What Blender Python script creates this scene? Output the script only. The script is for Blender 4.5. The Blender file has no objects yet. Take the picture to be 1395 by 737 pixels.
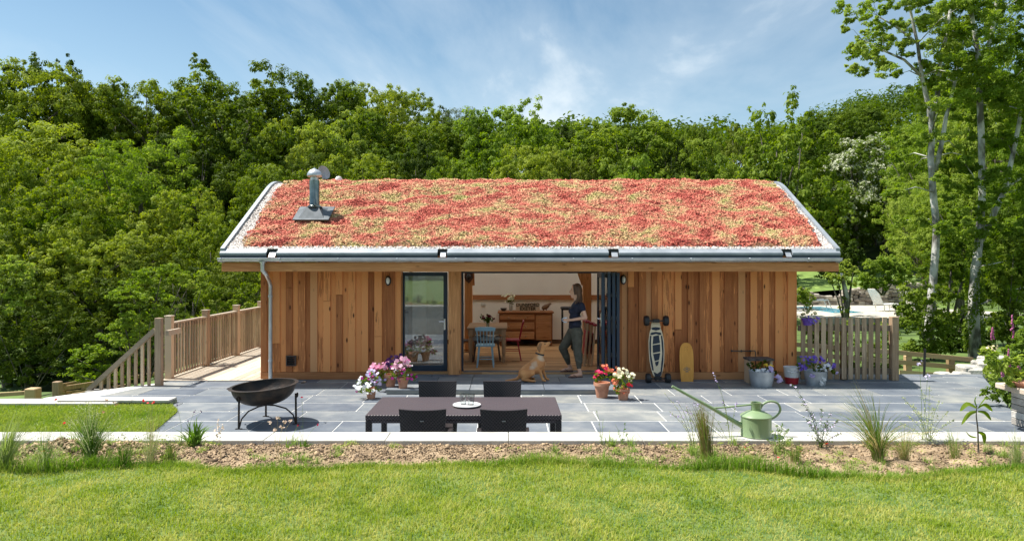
import bpy, bmesh, math, random
import numpy as np
from mathutils import Vector, Matrix, Euler
R = math.radians
rnd = random.Random(7)
SC = bpy.context.scene
COL = SC.collection
F = 950.0
def s_(Y): return F / Y
def PX(px, Y): return (px - 690.0) * Y / F
def PZ(py, Y): return 2.1 - (py - 358.0) * Y / F
def PT(px, py, Y): return Vector((PX(px, Y), Y, PZ(py, Y)))

# ---------------------------------------------------------------- tagging
def tag(o, label=None, cat=None, group=None, kind=None):
    if label: o['label'] = label
    if cat: o['category'] = cat
    if group: o['group'] = group
    if kind: o['kind'] = kind
    return o
def empty(name, loc, label=None, cat=None, group=None, rz=0.0):
    o = bpy.data.objects.new(name, None)
    COL.objects.link(o)
    o.location = loc
    o.rotation_euler = (0, 0, rz)
    o.empty_display_size = 0.1
    return tag(o, label, cat, group)
def children(o): return [c for c in bpy.data.objects if c.parent == o]
def copy_tree(o, parent=None, kids=None):
    if kids is None:
        kids = {}
        for c in bpy.data.objects:
            if c.parent: kids.setdefault(c.parent.name, []).append(c)
    c = o.copy(); COL.objects.link(c); c.parent = parent
    for ch in kids.get(o.name, []):
        copy_tree(ch, c, kids)
    return c
def root_of(o):
    while o.parent: o = o.parent
    return o

# ---------------------------------------------------------------- materials
MATS = {}
def newmat(name):
    m = bpy.data.materials.new(name); m.use_nodes = True
    nt = m.node_tree
    for n in list(nt.nodes): nt.nodes.remove(n)
    return m, nt, nt.nodes, nt.links
def N(nodes, t, **kw):
    n = nodes.new(t)
    for k, v in kw.items():
        if k in n.inputs.keys(): n.inputs[k].default_value = v
        else: setattr(n, k, v)
    return n
def c4(c): return (c[0], c[1], c[2], 1.0)
def ramp(nodes, stops):
    r = nodes.new('ShaderNodeValToRGB')
    e = r.color_ramp.elements
    while len(e) < len(stops): e.new(0.5)
    for el, (p, c) in zip(e, stops):
        el.position = p; el.color = c4(c)
    return r
def simple(name, c1, c2=None, scale=8.0, rough=0.6, metal=0.0, bump=0.0, bscale=None, stretch=(1, 1, 1), spec=0.5, detail=5.0, lo=0.35, hi=0.65, rndmix=0.0, coat=0.0):
    if name in MATS: return MATS[name]
    m, nt, nd, ln = newmat(name)
    out = N(nd, 'ShaderNodeOutputMaterial'); p = N(nd, 'ShaderNodeBsdfPrincipled')
    p.inputs['Roughness'].default_value = rough; p.inputs['Metallic'].default_value = metal
    p.inputs['Specular IOR Level'].default_value = spec
    p.inputs['Coat Weight'].default_value = coat
    ln.new(p.outputs[0], out.inputs[0])
    if c2 is None: c2 = tuple(min(1, x * 0.85) for x in c1)
    tc = N(nd, 'ShaderNodeTexCoord'); mp = N(nd, 'ShaderNodeMapping'); mp.inputs['Scale'].default_value = stretch
    ln.new(tc.outputs['Object'], mp.inputs[0])
    no = N(nd, 'ShaderNodeTexNoise'); no.inputs['Scale'].default_value = scale; no.inputs['Detail'].default_value = detail
    ln.new(mp.outputs[0], no.inputs['Vector'])
    r = ramp(nd, [(lo, c1), (hi, c2)])
    if rndmix:
        at = N(nd, 'ShaderNodeAttribute'); at.attribute_name = 'rnd'
        ma = N(nd, 'ShaderNodeMath', operation='MULTIPLY_ADD'); ma.inputs[1].default_value = rndmix
        ln.new(at.outputs['Fac'], ma.inputs[0]); 
        sb = N(nd, 'ShaderNodeMath', operation='SUBTRACT'); sb.inputs[1].default_value = rndmix * 0.5
        ln.new(no.outputs['Fac'], sb.inputs[0]); ln.new(sb.outputs[0], ma.inputs[2])
        ln.new(ma.outputs[0], r.inputs[0])
    else:
        ln.new(no.outputs['Fac'], r.inputs[0])
    ln.new(r.outputs[0], p.inputs['Base Color'])
    if bump:
        n2 = N(nd, 'ShaderNodeTexNoise'); n2.inputs['Scale'].default_value = bscale or scale * 3; n2.inputs['Detail'].default_value = 4
        ln.new(mp.outputs[0], n2.inputs['Vector'])
        b = N(nd, 'ShaderNodeBump'); b.inputs['Strength'].default_value = bump; b.inputs['Distance'].default_value = 0.02
        ln.new(n2.outputs['Fac'], b.inputs['Height']); ln.new(b.outputs[0], p.inputs['Normal'])
    MATS[name] = m
    return m
def wood(name, dark, light, grain='Z', rough=0.75, knots=0.6, var=0.5, gscale=1.0, grey=None):
    if name in MATS: return MATS[name]
    m, nt, nd, ln = newmat(name)
    out = N(nd, 'ShaderNodeOutputMaterial'); p = N(nd, 'ShaderNodeBsdfPrincipled'); p.inputs['Roughness'].default_value = rough
    p.inputs['Specular IOR Level'].default_value = 0.25
    ln.new(p.outputs[0], out.inputs[0])
    tc = N(nd, 'ShaderNodeTexCoord'); at = N(nd, 'ShaderNodeAttribute'); at.attribute_name = 'rnd'
    off = N(nd, 'ShaderNodeVectorMath', operation='SCALE'); off.inputs['Scale'].default_value = 37.0
    ln.new(at.outputs['Vector'], off.inputs[0])
    add = N(nd, 'ShaderNodeVectorMath', operation='ADD'); ln.new(tc.outputs['Object'], add.inputs[0]); ln.new(off.outputs[0], add.inputs[1])
    st = {'X': (0.06, 1, 1), 'Y': (1, 0.06, 1), 'Z': (1, 1, 0.06)}[grain]
    mp = N(nd, 'ShaderNodeMapping'); mp.inputs['Scale'].default_value = tuple(v * 38 * gscale for v in st)
    ln.new(add.outputs[0], mp.inputs[0])
    n1 = N(nd, 'ShaderNodeTexNoise'); n1.inputs['Scale'].default_value = 1.0; n1.inputs['Detail'].default_value = 6; n1.inputs['Roughness'].default_value = 0.65
    n1.inputs['Distortion'].default_value = 0.6
    ln.new(mp.outputs[0], n1.inputs['Vector'])
    n2 = N(nd, 'ShaderNodeTexNoise'); n2.inputs['Scale'].default_value = 1.3; n2.inputs['Detail'].default_value = 3
    ln.new(add.outputs[0], n2.inputs['Vector'])
    s1 = N(nd, 'ShaderNodeMath', operation='MULTIPLY_ADD'); s1.inputs[1].default_value = var; ln.new(at.outputs['Fac'], s1.inputs[0]); ln.new(n1.outputs['Fac'], s1.inputs[2])
    s2 = N(nd, 'ShaderNodeMath', operation='MULTIPLY_ADD'); s2.inputs[1].default_value = 0.35; ln.new(n2.outputs['Fac'], s2.inputs[0]); ln.new(s1.outputs[0], s2.inputs[2])
    base = 0.5 + 0.175
    stops = [(max(0, base - 0.28 ), dark), (min(1, base + var * 0.5), tuple((a + b) / 2 for a, b in zip(dark, light))), (min(1.0, base + var + 0.12), light)]
    sub = N(nd, 'ShaderNodeMath', operation='MULTIPLY'); sub.inputs[1].default_value = 0.72; ln.new(s2.outputs[0], sub.inputs[0])
    r = ramp(nd, [(a * 0.72, b) for a, b in stops]); ln.new(sub.outputs[0], r.inputs[0])
    col = r.outputs[0]
    if knots:
        st2 = {'X': (0.35, 1, 1), 'Y': (1, 0.35, 1), 'Z': (1, 1, 0.35)}[grain]
        m2 = N(nd, 'ShaderNodeMapping'); m2.inputs['Scale'].default_value = tuple(v * 7.5 for v in st2); ln.new(add.outputs[0], m2.inputs[0])
        vo = N(nd, 'ShaderNodeTexVoronoi'); vo.inputs['Scale'].default_value = 1.0; ln.new(m2.outputs[0], vo.inputs['Vector'])
        kr = ramp(nd, [(0.07, (1, 1, 1)), (0.15, (0, 0, 0))]); ln.new(vo.outputs['Distance'], kr.inputs[0])
        km = N(nd, 'ShaderNodeMath', operation='MULTIPLY'); km.inputs[1].default_value = knots; ln.new(kr.outputs[0], km.inputs[0])
        mx = N(nd, 'ShaderNodeMixRGB'); mx.inputs[2].default_value = c4(tuple(x * 0.3 for x in dark)); ln.new(km.outputs[0], mx.inputs[0]); ln.new(col, mx.inputs[1]); col = mx.outputs[0]
    if grey:
        gt = N(nd, 'ShaderNodeMath', operation='GREATER_THAN'); gt.inputs[1].default_value = 0.92; ln.new(at.outputs['Fac'], gt.inputs[0])
        gm = N(nd, 'ShaderNodeMath', operation='MULTIPLY'); gm.inputs[1].default_value = 0.40; ln.new(gt.outputs[0], gm.inputs[0])
        mx = N(nd, 'ShaderNodeMixRGB'); mx.inputs[2].default_value = c4(grey); ln.new(gm.outputs[0], mx.inputs[0]); ln.new(col, mx.inputs[1]); col = mx.outputs[0]
    ln.new(col, p.inputs['Base Color'])
    b = N(nd, 'ShaderNodeBump'); b.inputs['Strength'].default_value = 0.35; b.inputs['Distance'].default_value = 0.004
    ln.new(n1.outputs['Fac'], b.inputs['Height']); ln.new(b.outputs[0], p.inputs['Normal'])
    MATS[name] = m
    return m
def leafmat(name, c1, c2, c3=None, trans=0.35, scale=0.8, rough=0.5):
    if name in MATS: return MATS[name]
    m, nt, nd, ln = newmat(name)
    out = N(nd, 'ShaderNodeOutputMaterial')
    tc = N(nd, 'ShaderNodeTexCoord'); no = N(nd, 'ShaderNodeTexNoise'); no.inputs['Scale'].default_value = scale; no.inputs['Detail'].default_value = 3
    ln.new(tc.outputs['Object'], no.inputs['Vector'])
    at = N(nd, 'ShaderNodeAttribute'); at.attribute_name = 'rnd'
    oi = N(nd, 'ShaderNodeObjectInfo')
    a = N(nd, 'ShaderNodeMath', operation='MULTIPLY_ADD'); a.inputs[1].default_value = 0.35; ln.new(at.outputs['Fac'], a.inputs[0]); ln.new(no.outputs['Fac'], a.inputs[2])
    b = N(nd, 'ShaderNodeMath', operation='MULTIPLY_ADD'); b.inputs[1].default_value = 0.60; ln.new(oi.outputs['Random'], b.inputs[0]); ln.new(a.outputs[0], b.inputs[2])
    d = N(nd, 'ShaderNodeMath', operation='SUBTRACT'); d.inputs[1].default_value = 0.47; ln.new(b.outputs[0], d.inputs[0])
    c3 = c3 or tuple(min(1, x * 1.15) for x in c2)
    r = ramp(nd, [(0.22, c1), (0.5, c2), (0.82, c3)]); ln.new(d.outputs[0], r.inputs[0])
    p = N(nd, 'ShaderNodeBsdfPrincipled'); p.inputs['Roughness'].default_value = 0.6; p.inputs['Specular IOR Level'].default_value = 0.07
    ln.new(r.outputs[0], p.inputs['Base Color'])
    t = N(nd, 'ShaderNodeBsdfTranslucent')
    hs = N(nd, 'ShaderNodeHueSaturation'); hs.inputs['Saturation'].default_value = 1.15; hs.inputs['Value'].default_value = 1.3
    ln.new(r.outputs[0], hs.inputs['Color']); ln.new(hs.outputs[0], t.inputs['Color'])
    mx = N(nd, 'ShaderNodeMixShader'); mx.inputs[0].default_value = trans
    ln.new(p.outputs[0], mx.inputs[1]); ln.new(t.outputs[0], mx.inputs[2]); ln.new(mx.outputs[0], out.inputs[0])
    MATS[name] = m
    return m
def glassmat(name, tint=(0.9, 0.95, 0.95), refl=1.0, base_refl=0.04, clear=1.0):
    if name in MATS: return MATS[name]
    m, nt, nd, ln = newmat(name)
    out = N(nd, 'ShaderNodeOutputMaterial')
    t = N(nd, 'ShaderNodeBsdfTransparent'); t.inputs[0].default_value = c4(tint)
    g = N(nd, 'ShaderNodeBsdfGlossy'); g.inputs['Roughness'].default_value = 0.01
    lw = N(nd, 'ShaderNodeLayerWeight'); lw.inputs['Blend'].default_value = 0.12
    ma = N(nd, 'ShaderNodeMath', operation='MULTIPLY_ADD'); ma.inputs[1].default_value = refl; ma.inputs[2].default_value = base_refl
    ln.new(lw.outputs['Facing'], ma.inputs[0])
    mx = N(nd, 'ShaderNodeMixShader'); ln.new(ma.outputs[0], mx.inputs[0]); ln.new(t.outputs[0], mx.inputs[1]); ln.new(g.outputs[0], mx.inputs[2])
    ln.new(mx.outputs[0], out.inputs[0])
    MATS[name] = m
    return m

# ---------------------------------------------------------------- mesh builder
class MB:
    def __init__(s, seed=0):
        s.v = []; s.f = []; s.r = []; s.mi = []; s.cur = 0.5; s.m = 0; s.rn = random.Random(seed)
    def rand(s): s.cur = s.rn.random(); return s
    def add(s, vs, fs):
        b = len(s.v)
        s.v.extend([tuple(v) for v in vs])
        for f in fs:
            s.f.append(tuple(b + i for i in f)); s.r.append(s.cur); s.mi.append(s.m)
        return s
    def box(s, c, d, rot=None, taper=1.0, bev=0.0):
        """c = centre, d = full dims; bev chamfers the vertical/long edges slightly"""
        x, y, z = d[0] / 2, d[1] / 2, d[2] / 2
        if bev > 0:
            b = min(bev, x * .9, y * .9, z * .9)
            vs = []
            for sx in (-1, 1):
                for sy in (-1, 1):
                    for sz in (-1, 1):
                        vs += [(sx * (x - b), sy * (y - b), sz * z), (sx * (x - b), sy * y, sz * (z - b)), (sx * x, sy * (y - b), sz * (z - b))]
            idx = lambda sx, sy, sz, k: ((sx > 0) * 4 + (sy > 0) * 2 + (sz > 0)) * 3 + k
            fs = []
            def q(l): fs.append(l)
            for sz in (-1, 1): q([idx(-1, -1, sz, 0), idx(1, -1, sz, 0), idx(1, 1, sz, 0), idx(-1, 1, sz, 0)][::sz])
            for sy in (-1, 1): q([idx(-1, sy, -1, 1), idx(1, sy, -1, 1), idx(1, sy, 1, 1), idx(-1, sy, 1, 1)][::-sy])
            for sx in (-1, 1): q([idx(sx, -1, -1, 2), idx(sx, 1, -1, 2), idx(sx, 1, 1, 2), idx(sx, -1, 1, 2)][::sx])
            for sy in (-1, 1):
                for sz in (-1, 1): q([idx(-1, sy, sz, 0), idx(1, sy, sz, 0), idx(1, sy, sz, 1), idx(-1, sy, sz, 1)][::sy * sz])
            for sx in (-1, 1):
                for sz in (-1, 1): q([idx(sx, -1, sz, 0), idx(sx, 1, sz, 0), idx(sx, 1, sz, 2), idx(sx, -1, sz, 2)][::-sx * sz])
            for sx in (-1, 1):
                for sy in (-1, 1): q([idx(sx, sy, -1, 1), idx(sx, sy, 1, 1), idx(sx, sy, 1, 2), idx(sx, sy, -1, 2)][::-sx * sy])
            for sx in (-1, 1):
                for sy in (-1, 1):
                    for sz in (-1, 1): q([idx(sx, sy, sz, 0), idx(sx, sy, sz, 1), idx(sx, sy, sz, 2)][::-sx * sy * sz])
        else:
            t = taper
            vs = [(-x, -y, -z), (x, -y, -z), (x, y, -z), (-x, y, -z), (-x * t, -y * t, z), (x * t, -y * t, z), (x * t, y * t, z), (-x * t, y * t, z)]
            fs = [(0, 3, 2, 1), (4, 5, 6, 7), (0, 1, 5, 4), (1, 2, 6, 5), (2, 3, 7, 6), (3, 0, 4, 7)]
        M = Euler(rot).to_matrix() if rot else None
        c = Vector(c)
        return s.add([(M @ Vector(v) if M else Vector(v)) + c for v in vs], fs)
    def bb(s, x0, x1, y0, y1, z0, z1, bev=0.0):
        return s.box(((x0 + x1) / 2, (y0 + y1) / 2, (z0 + z1) / 2), (abs(x1 - x0), abs(y1 - y0), abs(z1 - z0)), bev=bev)
    def bar(s, a, b, w, h=None, up=(0, 0, 1), ext=0.0):
        """rectangular bar from a to b; w across, h along 'up'"""
        a = Vector(a); b = Vector(b); h = h or w
        d = (b - a).normalized(); a = a - d * ext; b = b + d * ext
        u = Vector(up); sx = d.cross(u)
        if sx.length < 1e-4: u = Vector((0, 1, 0)); sx = d.cross(u)
        sx.normalize(); u = sx.cross(d).normalized()
        vs = []
        for p in (a, b):
            for i, j in ((-1, -1), (1, -1), (1, 1), (-1, 1)): vs.append(p + sx * (i * w / 2) + u * (j * h / 2))
        return s.add(vs, [(0, 1, 2, 3)[::-1], (4, 5, 6, 7), (0, 1, 5, 4), (1, 2, 6, 5), (2, 3, 7, 6), (3, 0, 4, 7)])
    def tube(s, pts, rad, n=10, cap=True):
        pts = [Vector(p) for p in pts]
        if not hasattr(rad, '__len__'): rad = [rad] * len(pts)
        rings = []; prev = None
        for i, p in enumerate(pts):
            if i == 0: d = pts[1] - pts[0]
            elif i == len(pts) - 1: d = pts[-1] - pts[-2]
            else: d = (pts[i + 1] - pts[i]).normalized() + (pts[i] - pts[i - 1]).normalized()
            if d.length < 1e-9: d = Vector((0, 0, 1))
            d.normalize()
            if prev is None:
                u = Vector((0, 0, 1)) if abs(d.z) < 0.9 else Vector((0, 1, 0))
            else: u = prev
            x = d.cross(u); 
            if x.length < 1e-5: x = d.cross(Vector((1, 0, 0)))
            x.normalize(); y = x.cross(d); y.normalize(); prev = y
            rings.append([p + (x * math.cos(2 * math.pi * k / n) + y * math.sin(2 * math.pi * k / n)) * rad[i] for k in range(n)])
        vs = [v for r in rings for v in r]; fs = []
        for i in range(len(rings) - 1):
            for k in range(n):
                a = i * n + k; b = i * n + (k + 1) % n
                fs.append((a, b, b + n, a + n))
        if cap: fs.append(tuple(range(n))[::-1]); fs.append(tuple(range((len(rings) - 1) * n, len(rings) * n)))
        return s.add(vs, fs)
    def lathe(s, prof, c=(0, 0, 0), n=24, axis=None, cap=True):
        """prof: list of (r, z)"""
        M = Matrix.Identity(3) if axis is None else Vector((0, 0, 1)).rotation_difference(Vector(axis)).to_matrix()
        c = Vector(c); vs = []; fs = []
        for r, z in prof:
            for k in range(n):
                a = 2 * math.pi * k / n
                vs.append(c + M @ Vector((r * math.cos(a), r * math.sin(a), z)))
        for i in range(len(prof) - 1):
            for k in range(n):
                a = i * n + k; b = i * n + (k + 1) % n
                fs.append((a, b, b + n, a + n))
        if cap:
            if prof[0][0] > 1e-5: fs.append(tuple(range(n))[::-1])
            if prof[-1][0] > 1e-5: fs.append(tuple(range((len(prof) - 1) * n, len(prof) * n)))
        return s.add(vs, fs)
    def prism(s, outline, M, t):
        """2-D outline extruded by t along local z, placed with 4x4 matrix M"""
        n = len(outline)
        vs = [M @ Vector((x, y, 0)) for x, y in outline] + [M @ Vector((x, y, t)) for x, y in outline]
        fs = [tuple(range(n))[::-1], tuple(range(n, 2 * n))] + [(k, (k + 1) % n, n + (k + 1) % n, n + k) for k in range(n)]
        return s.add(vs, fs)
    def ell(s, c, r, n=16, m=10, rot=None):
        c = Vector(c); M = Euler(rot).to_matrix() if rot else Matrix.Identity(3)
        if not hasattr(r, '__len__'): r = (r, r, r)
        vs = []; fs = []
        for i in range(m + 1):
            t = math.pi * i / m
            for k in range(n):
                a = 2 * math.pi * k / n
                vs.append(c + M @ Vector((r[0] * math.sin(t) * math.cos(a), r[1] * math.sin(t) * math.sin(a), -r[2] * math.cos(t))))
        for i in range(m):
            for k in range(n):
                a = i * n + k; b = i * n + (k + 1) % n
                fs.append((a, b, b + n, a + n))
        return s.add(vs, fs)
    def cap(s, a, b, ra, rb, n=14):
        """tapered capsule"""
        s.ell(a, ra, n, 8); s.ell(b, rb, n, 8)
        return s.tube([a, b], [ra, rb], n)
    def build(s, name, mat, parent=None, smooth=False, local=False, label=None, clean=False):
        me = bpy.data.meshes.new(name)
        off = Vector((0, 0, 0)) if (parent is None or local) else root_of(parent).location
        me.from_pydata([(v[0] - off[0], v[1] - off[1], v[2] - off[2]) for v in s.v], [], s.f)
        mats = mat if isinstance(mat, (list, tuple)) else [mat]
        for m in mats: me.materials.append(m)
        at = me.attributes.new('rnd', 'FLOAT', 'FACE'); at.data.foreach_set('value', s.r)
        if len(mats) > 1: me.polygons.foreach_set('material_index', s.mi)
        if clean:
            bm = bmesh.new(); bm.from_mesh(me); bmesh.ops.remove_doubles(bm, verts=bm.verts, dist=1e-5); bm.to_mesh(me); bm.free()
        if smooth:
            me.polygons.foreach_set('use_smooth', [True] * len(me.polygons))
            if smooth != 'all':
                try: me.set_sharp_from_angle(angle=R(38))
                except Exception: pass
        me.update()
        o = bpy.data.objects.new(name, me); COL.objects.link(o)
        if parent: o.parent = parent
        if label: o['label'] = label
        return o
    def remesh(s, name, mat, parent=None, voxel=0.012, smooth=4, local=False):
        o = s.build(name, mat, parent, local=local)
        md = o.modifiers.new('r', 'REMESH'); md.mode = 'VOXEL'; md.voxel_size = voxel
        sm = o.modifiers.new('s', 'SMOOTH'); sm.iterations = smooth; sm.factor = 0.5
        bpy.context.view_layer.update()
        dg = bpy.context.evaluated_depsgraph_get()
        me = bpy.data.meshes.new_from_object(o.evaluated_get(dg))
        o.modifiers.clear(); old = o.data; o.data = me; bpy.data.meshes.remove(old)
        me.name = name
        me.polygons.foreach_set('use_smooth', [True] * len(me.polygons))
        if not me.materials: me.materials.append(mat)
        return o

def npmesh(name, V, Fc, mat, parent=None, rndv=None, link=True, smooth=False):
    """V (n,3), Fc (m,k) uniform k"""
    me = bpy.data.meshes.new(name)
    V = np.ascontiguousarray(V, dtype=np.float32); Fc = np.ascontiguousarray(Fc, dtype=np.int32)
    m, k = Fc.shape
    me.vertices.add(len(V)); me.vertices.foreach_set('co', V.ravel())
    me.loops.add(m * k); me.loops.foreach_set('vertex_index', Fc.ravel())
    me.polygons.add(m); me.polygons.foreach_set('loop_start', np.arange(0, m * k, k, dtype=np.int32))
    me.materials.append(mat)
    if rndv is not None:
        at = me.attributes.new('rnd', 'FLOAT', 'FACE'); at.data.foreach_set('value', np.ascontiguousarray(rndv, dtype=np.float32))
    if smooth: me.polygons.foreach_set('use_smooth', [True] * m)
    me.update(calc_edges=True); me.validate()
    if not link: return me
    o = bpy.data.objects.new(name, me); COL.objects.link(o)
    if parent: o.parent = parent
    return o
def instmesh(bv, bf, P, A, B, C):
    """instances of base verts (nv,3) with per-instance origin P and axis vectors A,B,C (already scaled)"""
    bv = np.asarray(bv, float); bf = np.asarray(bf, int); n = len(P)
    V = P[:, None, :] + bv[None, :, 0:1] * A[:, None, :] + bv[None, :, 1:2] * B[:, None, :] + bv[None, :, 2:3] * C[:, None, :]
    Fc = bf[None] + (np.arange(n) * len(bv))[:, None, None]
    return V.reshape(-1, 3), Fc.reshape(-1, bf.shape[1])
def unit(v): return v / np.maximum(np.linalg.norm(v, axis=-1, keepdims=True), 1e-9)
def rdir(rs, n): return unit(rs.normal(size=(n, 3)))
LEAF_V = [(-.5, 0, 0), (-.05, -.3, .06), (.55, 0, -.03), (-.05, .3, .06)]
LEAF_F = [(0, 1, 2, 3)]
def leaves(rs, P, nrm, size, jitter=0.8, droop=0.0, aspect=1.0):
    """one leaf quad at each P, normal roughly nrm"""
    n = len(P)
    Nn = unit(nrm + rdir(rs, n) * jitter)
    T = unit(np.cross(Nn, rdir(rs, n)))
    T[:, 2] -= droop; T = unit(T)
    B = unit(np.cross(Nn, T))
    sz = size * rs.uniform(.65, 1.3, size=(n, 1))
    return instmesh(LEAF_V, LEAF_F, P, T * sz, B * sz * aspect, Nn * sz)
def merge(parts):
    Vs = []; Fs = []; o = 0
    for V, Fc in parts:
        Vs.append(V); Fs.append(Fc + o); o += len(V)
    return np.concatenate(Vs), np.concatenate(Fs)
# ================================================================ CAMERA, WORLD, SUN
cam = bpy.data.cameras.new('camera'); co = bpy.data.objects.new('camera', cam); COL.objects.link(co)
co.location = (0, 0, 2.1); co.rotation_euler = (R(90), 0, 0)
cam.sensor_width = 36; cam.lens = 36 * F / 1395.0; cam.sensor_fit = 'HORIZONTAL'
cam.shift_x = 7.5 / 1395.0; cam.shift_y = -10.5 / 1395.0
cam.clip_start = 0.05; cam.clip_end = 2000
SC.camera = co
SUND = Vector((0.54, -0.10, -1.0)).normalized()
sun = bpy.data.lights.new('sun', 'SUN'); so = bpy.data.objects.new('sun', sun); COL.objects.link(so)
sun.energy = 5.0; sun.angle = R(0.53); sun.color = (1.0, 0.955, 0.88)
so.rotation_euler = SUND.to_track_quat('-Z', 'Y').to_euler(); so.location = (-10, 2, 20)
w = bpy.data.worlds.new('World'); SC.world = w; w.use_nodes = True
nt = w.node_tree; nd = nt.nodes; ln = nt.links
for n in list(nd): nd.remove(n)
wo = N(nd, 'ShaderNodeOutputWorld'); bg = N(nd, 'ShaderNodeBackground')
sky = nd.new('ShaderNodeTexSky'); sky.sky_type = 'NISHITA'; sky.sun_disc = False
sky.sun_elevation = math.asin(-SUND.z); sky.sun_rotation = math.atan2(-SUND.x, -SUND.y) % (2 * math.pi)
sky.air_density = 1.0; sky.dust_density = 0.25; sky.ozone_density = 0.9; sky.altitude = 50
bg.inputs['Strength'].default_value = 0.088
tc = N(nd, 'ShaderNodeTexCoord')
# thin streaked cirrus: project the direction on a high plane, stretch, noise
sep = N(nd, 'ShaderNodeSeparateXYZ'); ln.new(tc.outputs['Generated'], sep.inputs[0])
mz = N(nd, 'ShaderNodeMath', operation='MAXIMUM'); mz.inputs[1].default_value = 0.04; ln.new(sep.outputs['Z'], mz.inputs[0])
az = N(nd, 'ShaderNodeMath', operation='ADD'); az.inputs[1].default_value = 0.12; ln.new(mz.outputs[0], az.inputs[0])
dx = N(nd, 'ShaderNodeMath', operation='DIVIDE'); ln.new(sep.outputs['X'], dx.inputs[0]); ln.new(az.outputs[0], dx.inputs[1])
dy = N(nd, 'ShaderNodeMath', operation='DIVIDE'); ln.new(sep.outputs['Y'], dy.inputs[0]); ln.new(az.outputs[0], dy.inputs[1])
cb = N(nd, 'ShaderNodeCombineXYZ'); ln.new(dx.outputs[0], cb.inputs[0]); ln.new(dy.outputs[0], cb.inputs[1])
mp = N(nd, 'ShaderNodeMapping'); mp.inputs['Rotation'].default_value = (0, 0, R(-38)); mp.inputs['Scale'].default_value = (0.75, 0.24, 1); mp.inputs['Location'].default_value = (5.3, 0.4, 0)
ln.new(cb.outputs[0], mp.inputs[0])
n1 = N(nd, 'ShaderNodeTexNoise'); n1.inputs['Scale'].default_value = 1.0; n1.inputs['Detail'].default_value = 9; n1.inputs['Roughness'].default_value = 0.58; n1.inputs['Distortion'].default_value = 0.9
ln.new(mp.outputs[0], n1.inputs['Vector'])
cr = ramp(nd, [(0.48, (0, 0, 0)), (0.58, (.26, .26, .26)), (0.68, (1, 1, 1))]); ln.new(n1.outputs['Fac'], cr.inputs[0])
# milky veil growing towards the horizon
vr = ramp(nd, [(0.0, (.40, .40, .40)), (0.20, (.13, .13, .13)), (0.33, (.0, .0, .0))]); ln.new(sep.outputs['Z'], vr.inputs[0])
am = N(nd, 'ShaderNodeMath', operation='ADD', use_clamp=True); 
cm = N(nd, 'ShaderNodeMath', operation='MULTIPLY'); cm.inputs[1].default_value = 0.8; ln.new(cr.outputs[0], cm.inputs[0])
ln.new(cm.outputs[0], am.inputs[0]); ln.new(vr.outputs[0], am.inputs[1])
tn = N(nd, 'ShaderNodeMixRGB', blend_type='MULTIPLY'); tn.inputs[0].default_value = 1; tn.inputs[2].default_value = (.90, 1.0, .93, 1); ln.new(sky.outputs[0], tn.inputs[1])
mx = N(nd, 'ShaderNodeMixRGB'); mx.inputs[2].default_value = (5.9, 6.6, 7.1, 1); ln.new(am.outputs[0], mx.inputs[0]); ln.new(tn.outputs[0], mx.inputs[1])
ln.new(mx.outputs[0], bg.inputs[0]); ln.new(bg.outputs[0], wo.inputs[0])
SC.view_settings.view_transform = 'Standard'; SC.view_settings.look = 'None'; SC.view_settings.gamma = 1.0
SC.view_settings.exposure = 0.78
SC.cycles.max_bounces = 7; SC.cycles.transparent_max_bounces = 12; SC.cycles.diffuse_bounces = 4; SC.cycles.glossy_bounces = 3
SC.cycles.use_denoising = True; SC.cycles.caustics_reflective = False; SC.cycles.caustics_refractive = False
try: SC.cycles.denoiser = 'OPENIMAGEDENOISE'
except Exception: pass

# ================================================================ TERRAIN
def sst(a, b, x): 
    t = np.clip((x - a) / (b - a), 0, 1); return t * t * (3 - 2 * t)
def gz(x, y):
    x = np.asarray(x, float); y = np.asarray(y, float)
    z = -0.22 + 0 * x
    left = sst(-6.3, -11, x)
    z = z - 1.1 * left * sst(6, 11, y) - 1.6 * sst(17.5, 23, y) * (1 - sst(4, 9, x)) * 0.8
    z = z - 0.55 * sst(20, 30, y) * sst(4, 9, x)
    rise = np.maximum(0, y - 30) * 0.20 - np.maximum(0, y - 60) * 0.02
    z = z + rise * (1 - 0.9 * np.exp(-((x - 19) / 11.0) ** 2 - ((y - 40) / 16.0) ** 2))
    z = z + 10.5 * np.exp(-((x - 84) / 17.0) ** 2 - ((y - 140) / 45.0) ** 2) + 3 * np.exp(-((x + 30) / 30.0) ** 2 - ((y - 70) / 30.0) ** 2)
    z = z + 0.0 * x
    # behind the photographer the ground keeps climbing
    z = np.where(y < 4.6, -0.3 + 0 * x, z)
    return z
def grid(name, xs, ys, zf, mat, parent=None):
    X, Y = np.meshgrid(xs, ys); Z = zf(X, Y)
    V = np.stack([X, Y, Z], -1).reshape(-1, 3); nx = len(xs); ny = len(ys)
    i = np.arange((ny - 1) * (nx - 1)); r = i // (nx - 1); c = i % (nx - 1); a = r * nx + c
    Fc = np.stack([a, a + 1, a + nx + 1, a + nx], -1)
    return npmesh(name, V, Fc, mat, parent, smooth=True)
g_ground = simple('woodland_ground', (0.045, 0.075, 0.015), (0.12, 0.19, 0.035), scale=0.9, rough=0.95, bump=0.6, bscale=9)
xs = np.concatenate([np.linspace(-700, -60, 12), np.linspace(-55, 95, 151), np.linspace(105, 800, 12)])
ys = np.concatenate([np.linspace(4.7, 60, 70), np.linspace(62, 200, 60), np.linspace(215, 900, 12)])
tag(grid('hillside', xs, ys, lambda x, y: gz(x, np.minimum(y, 165)), g_ground), kind='structure')

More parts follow.
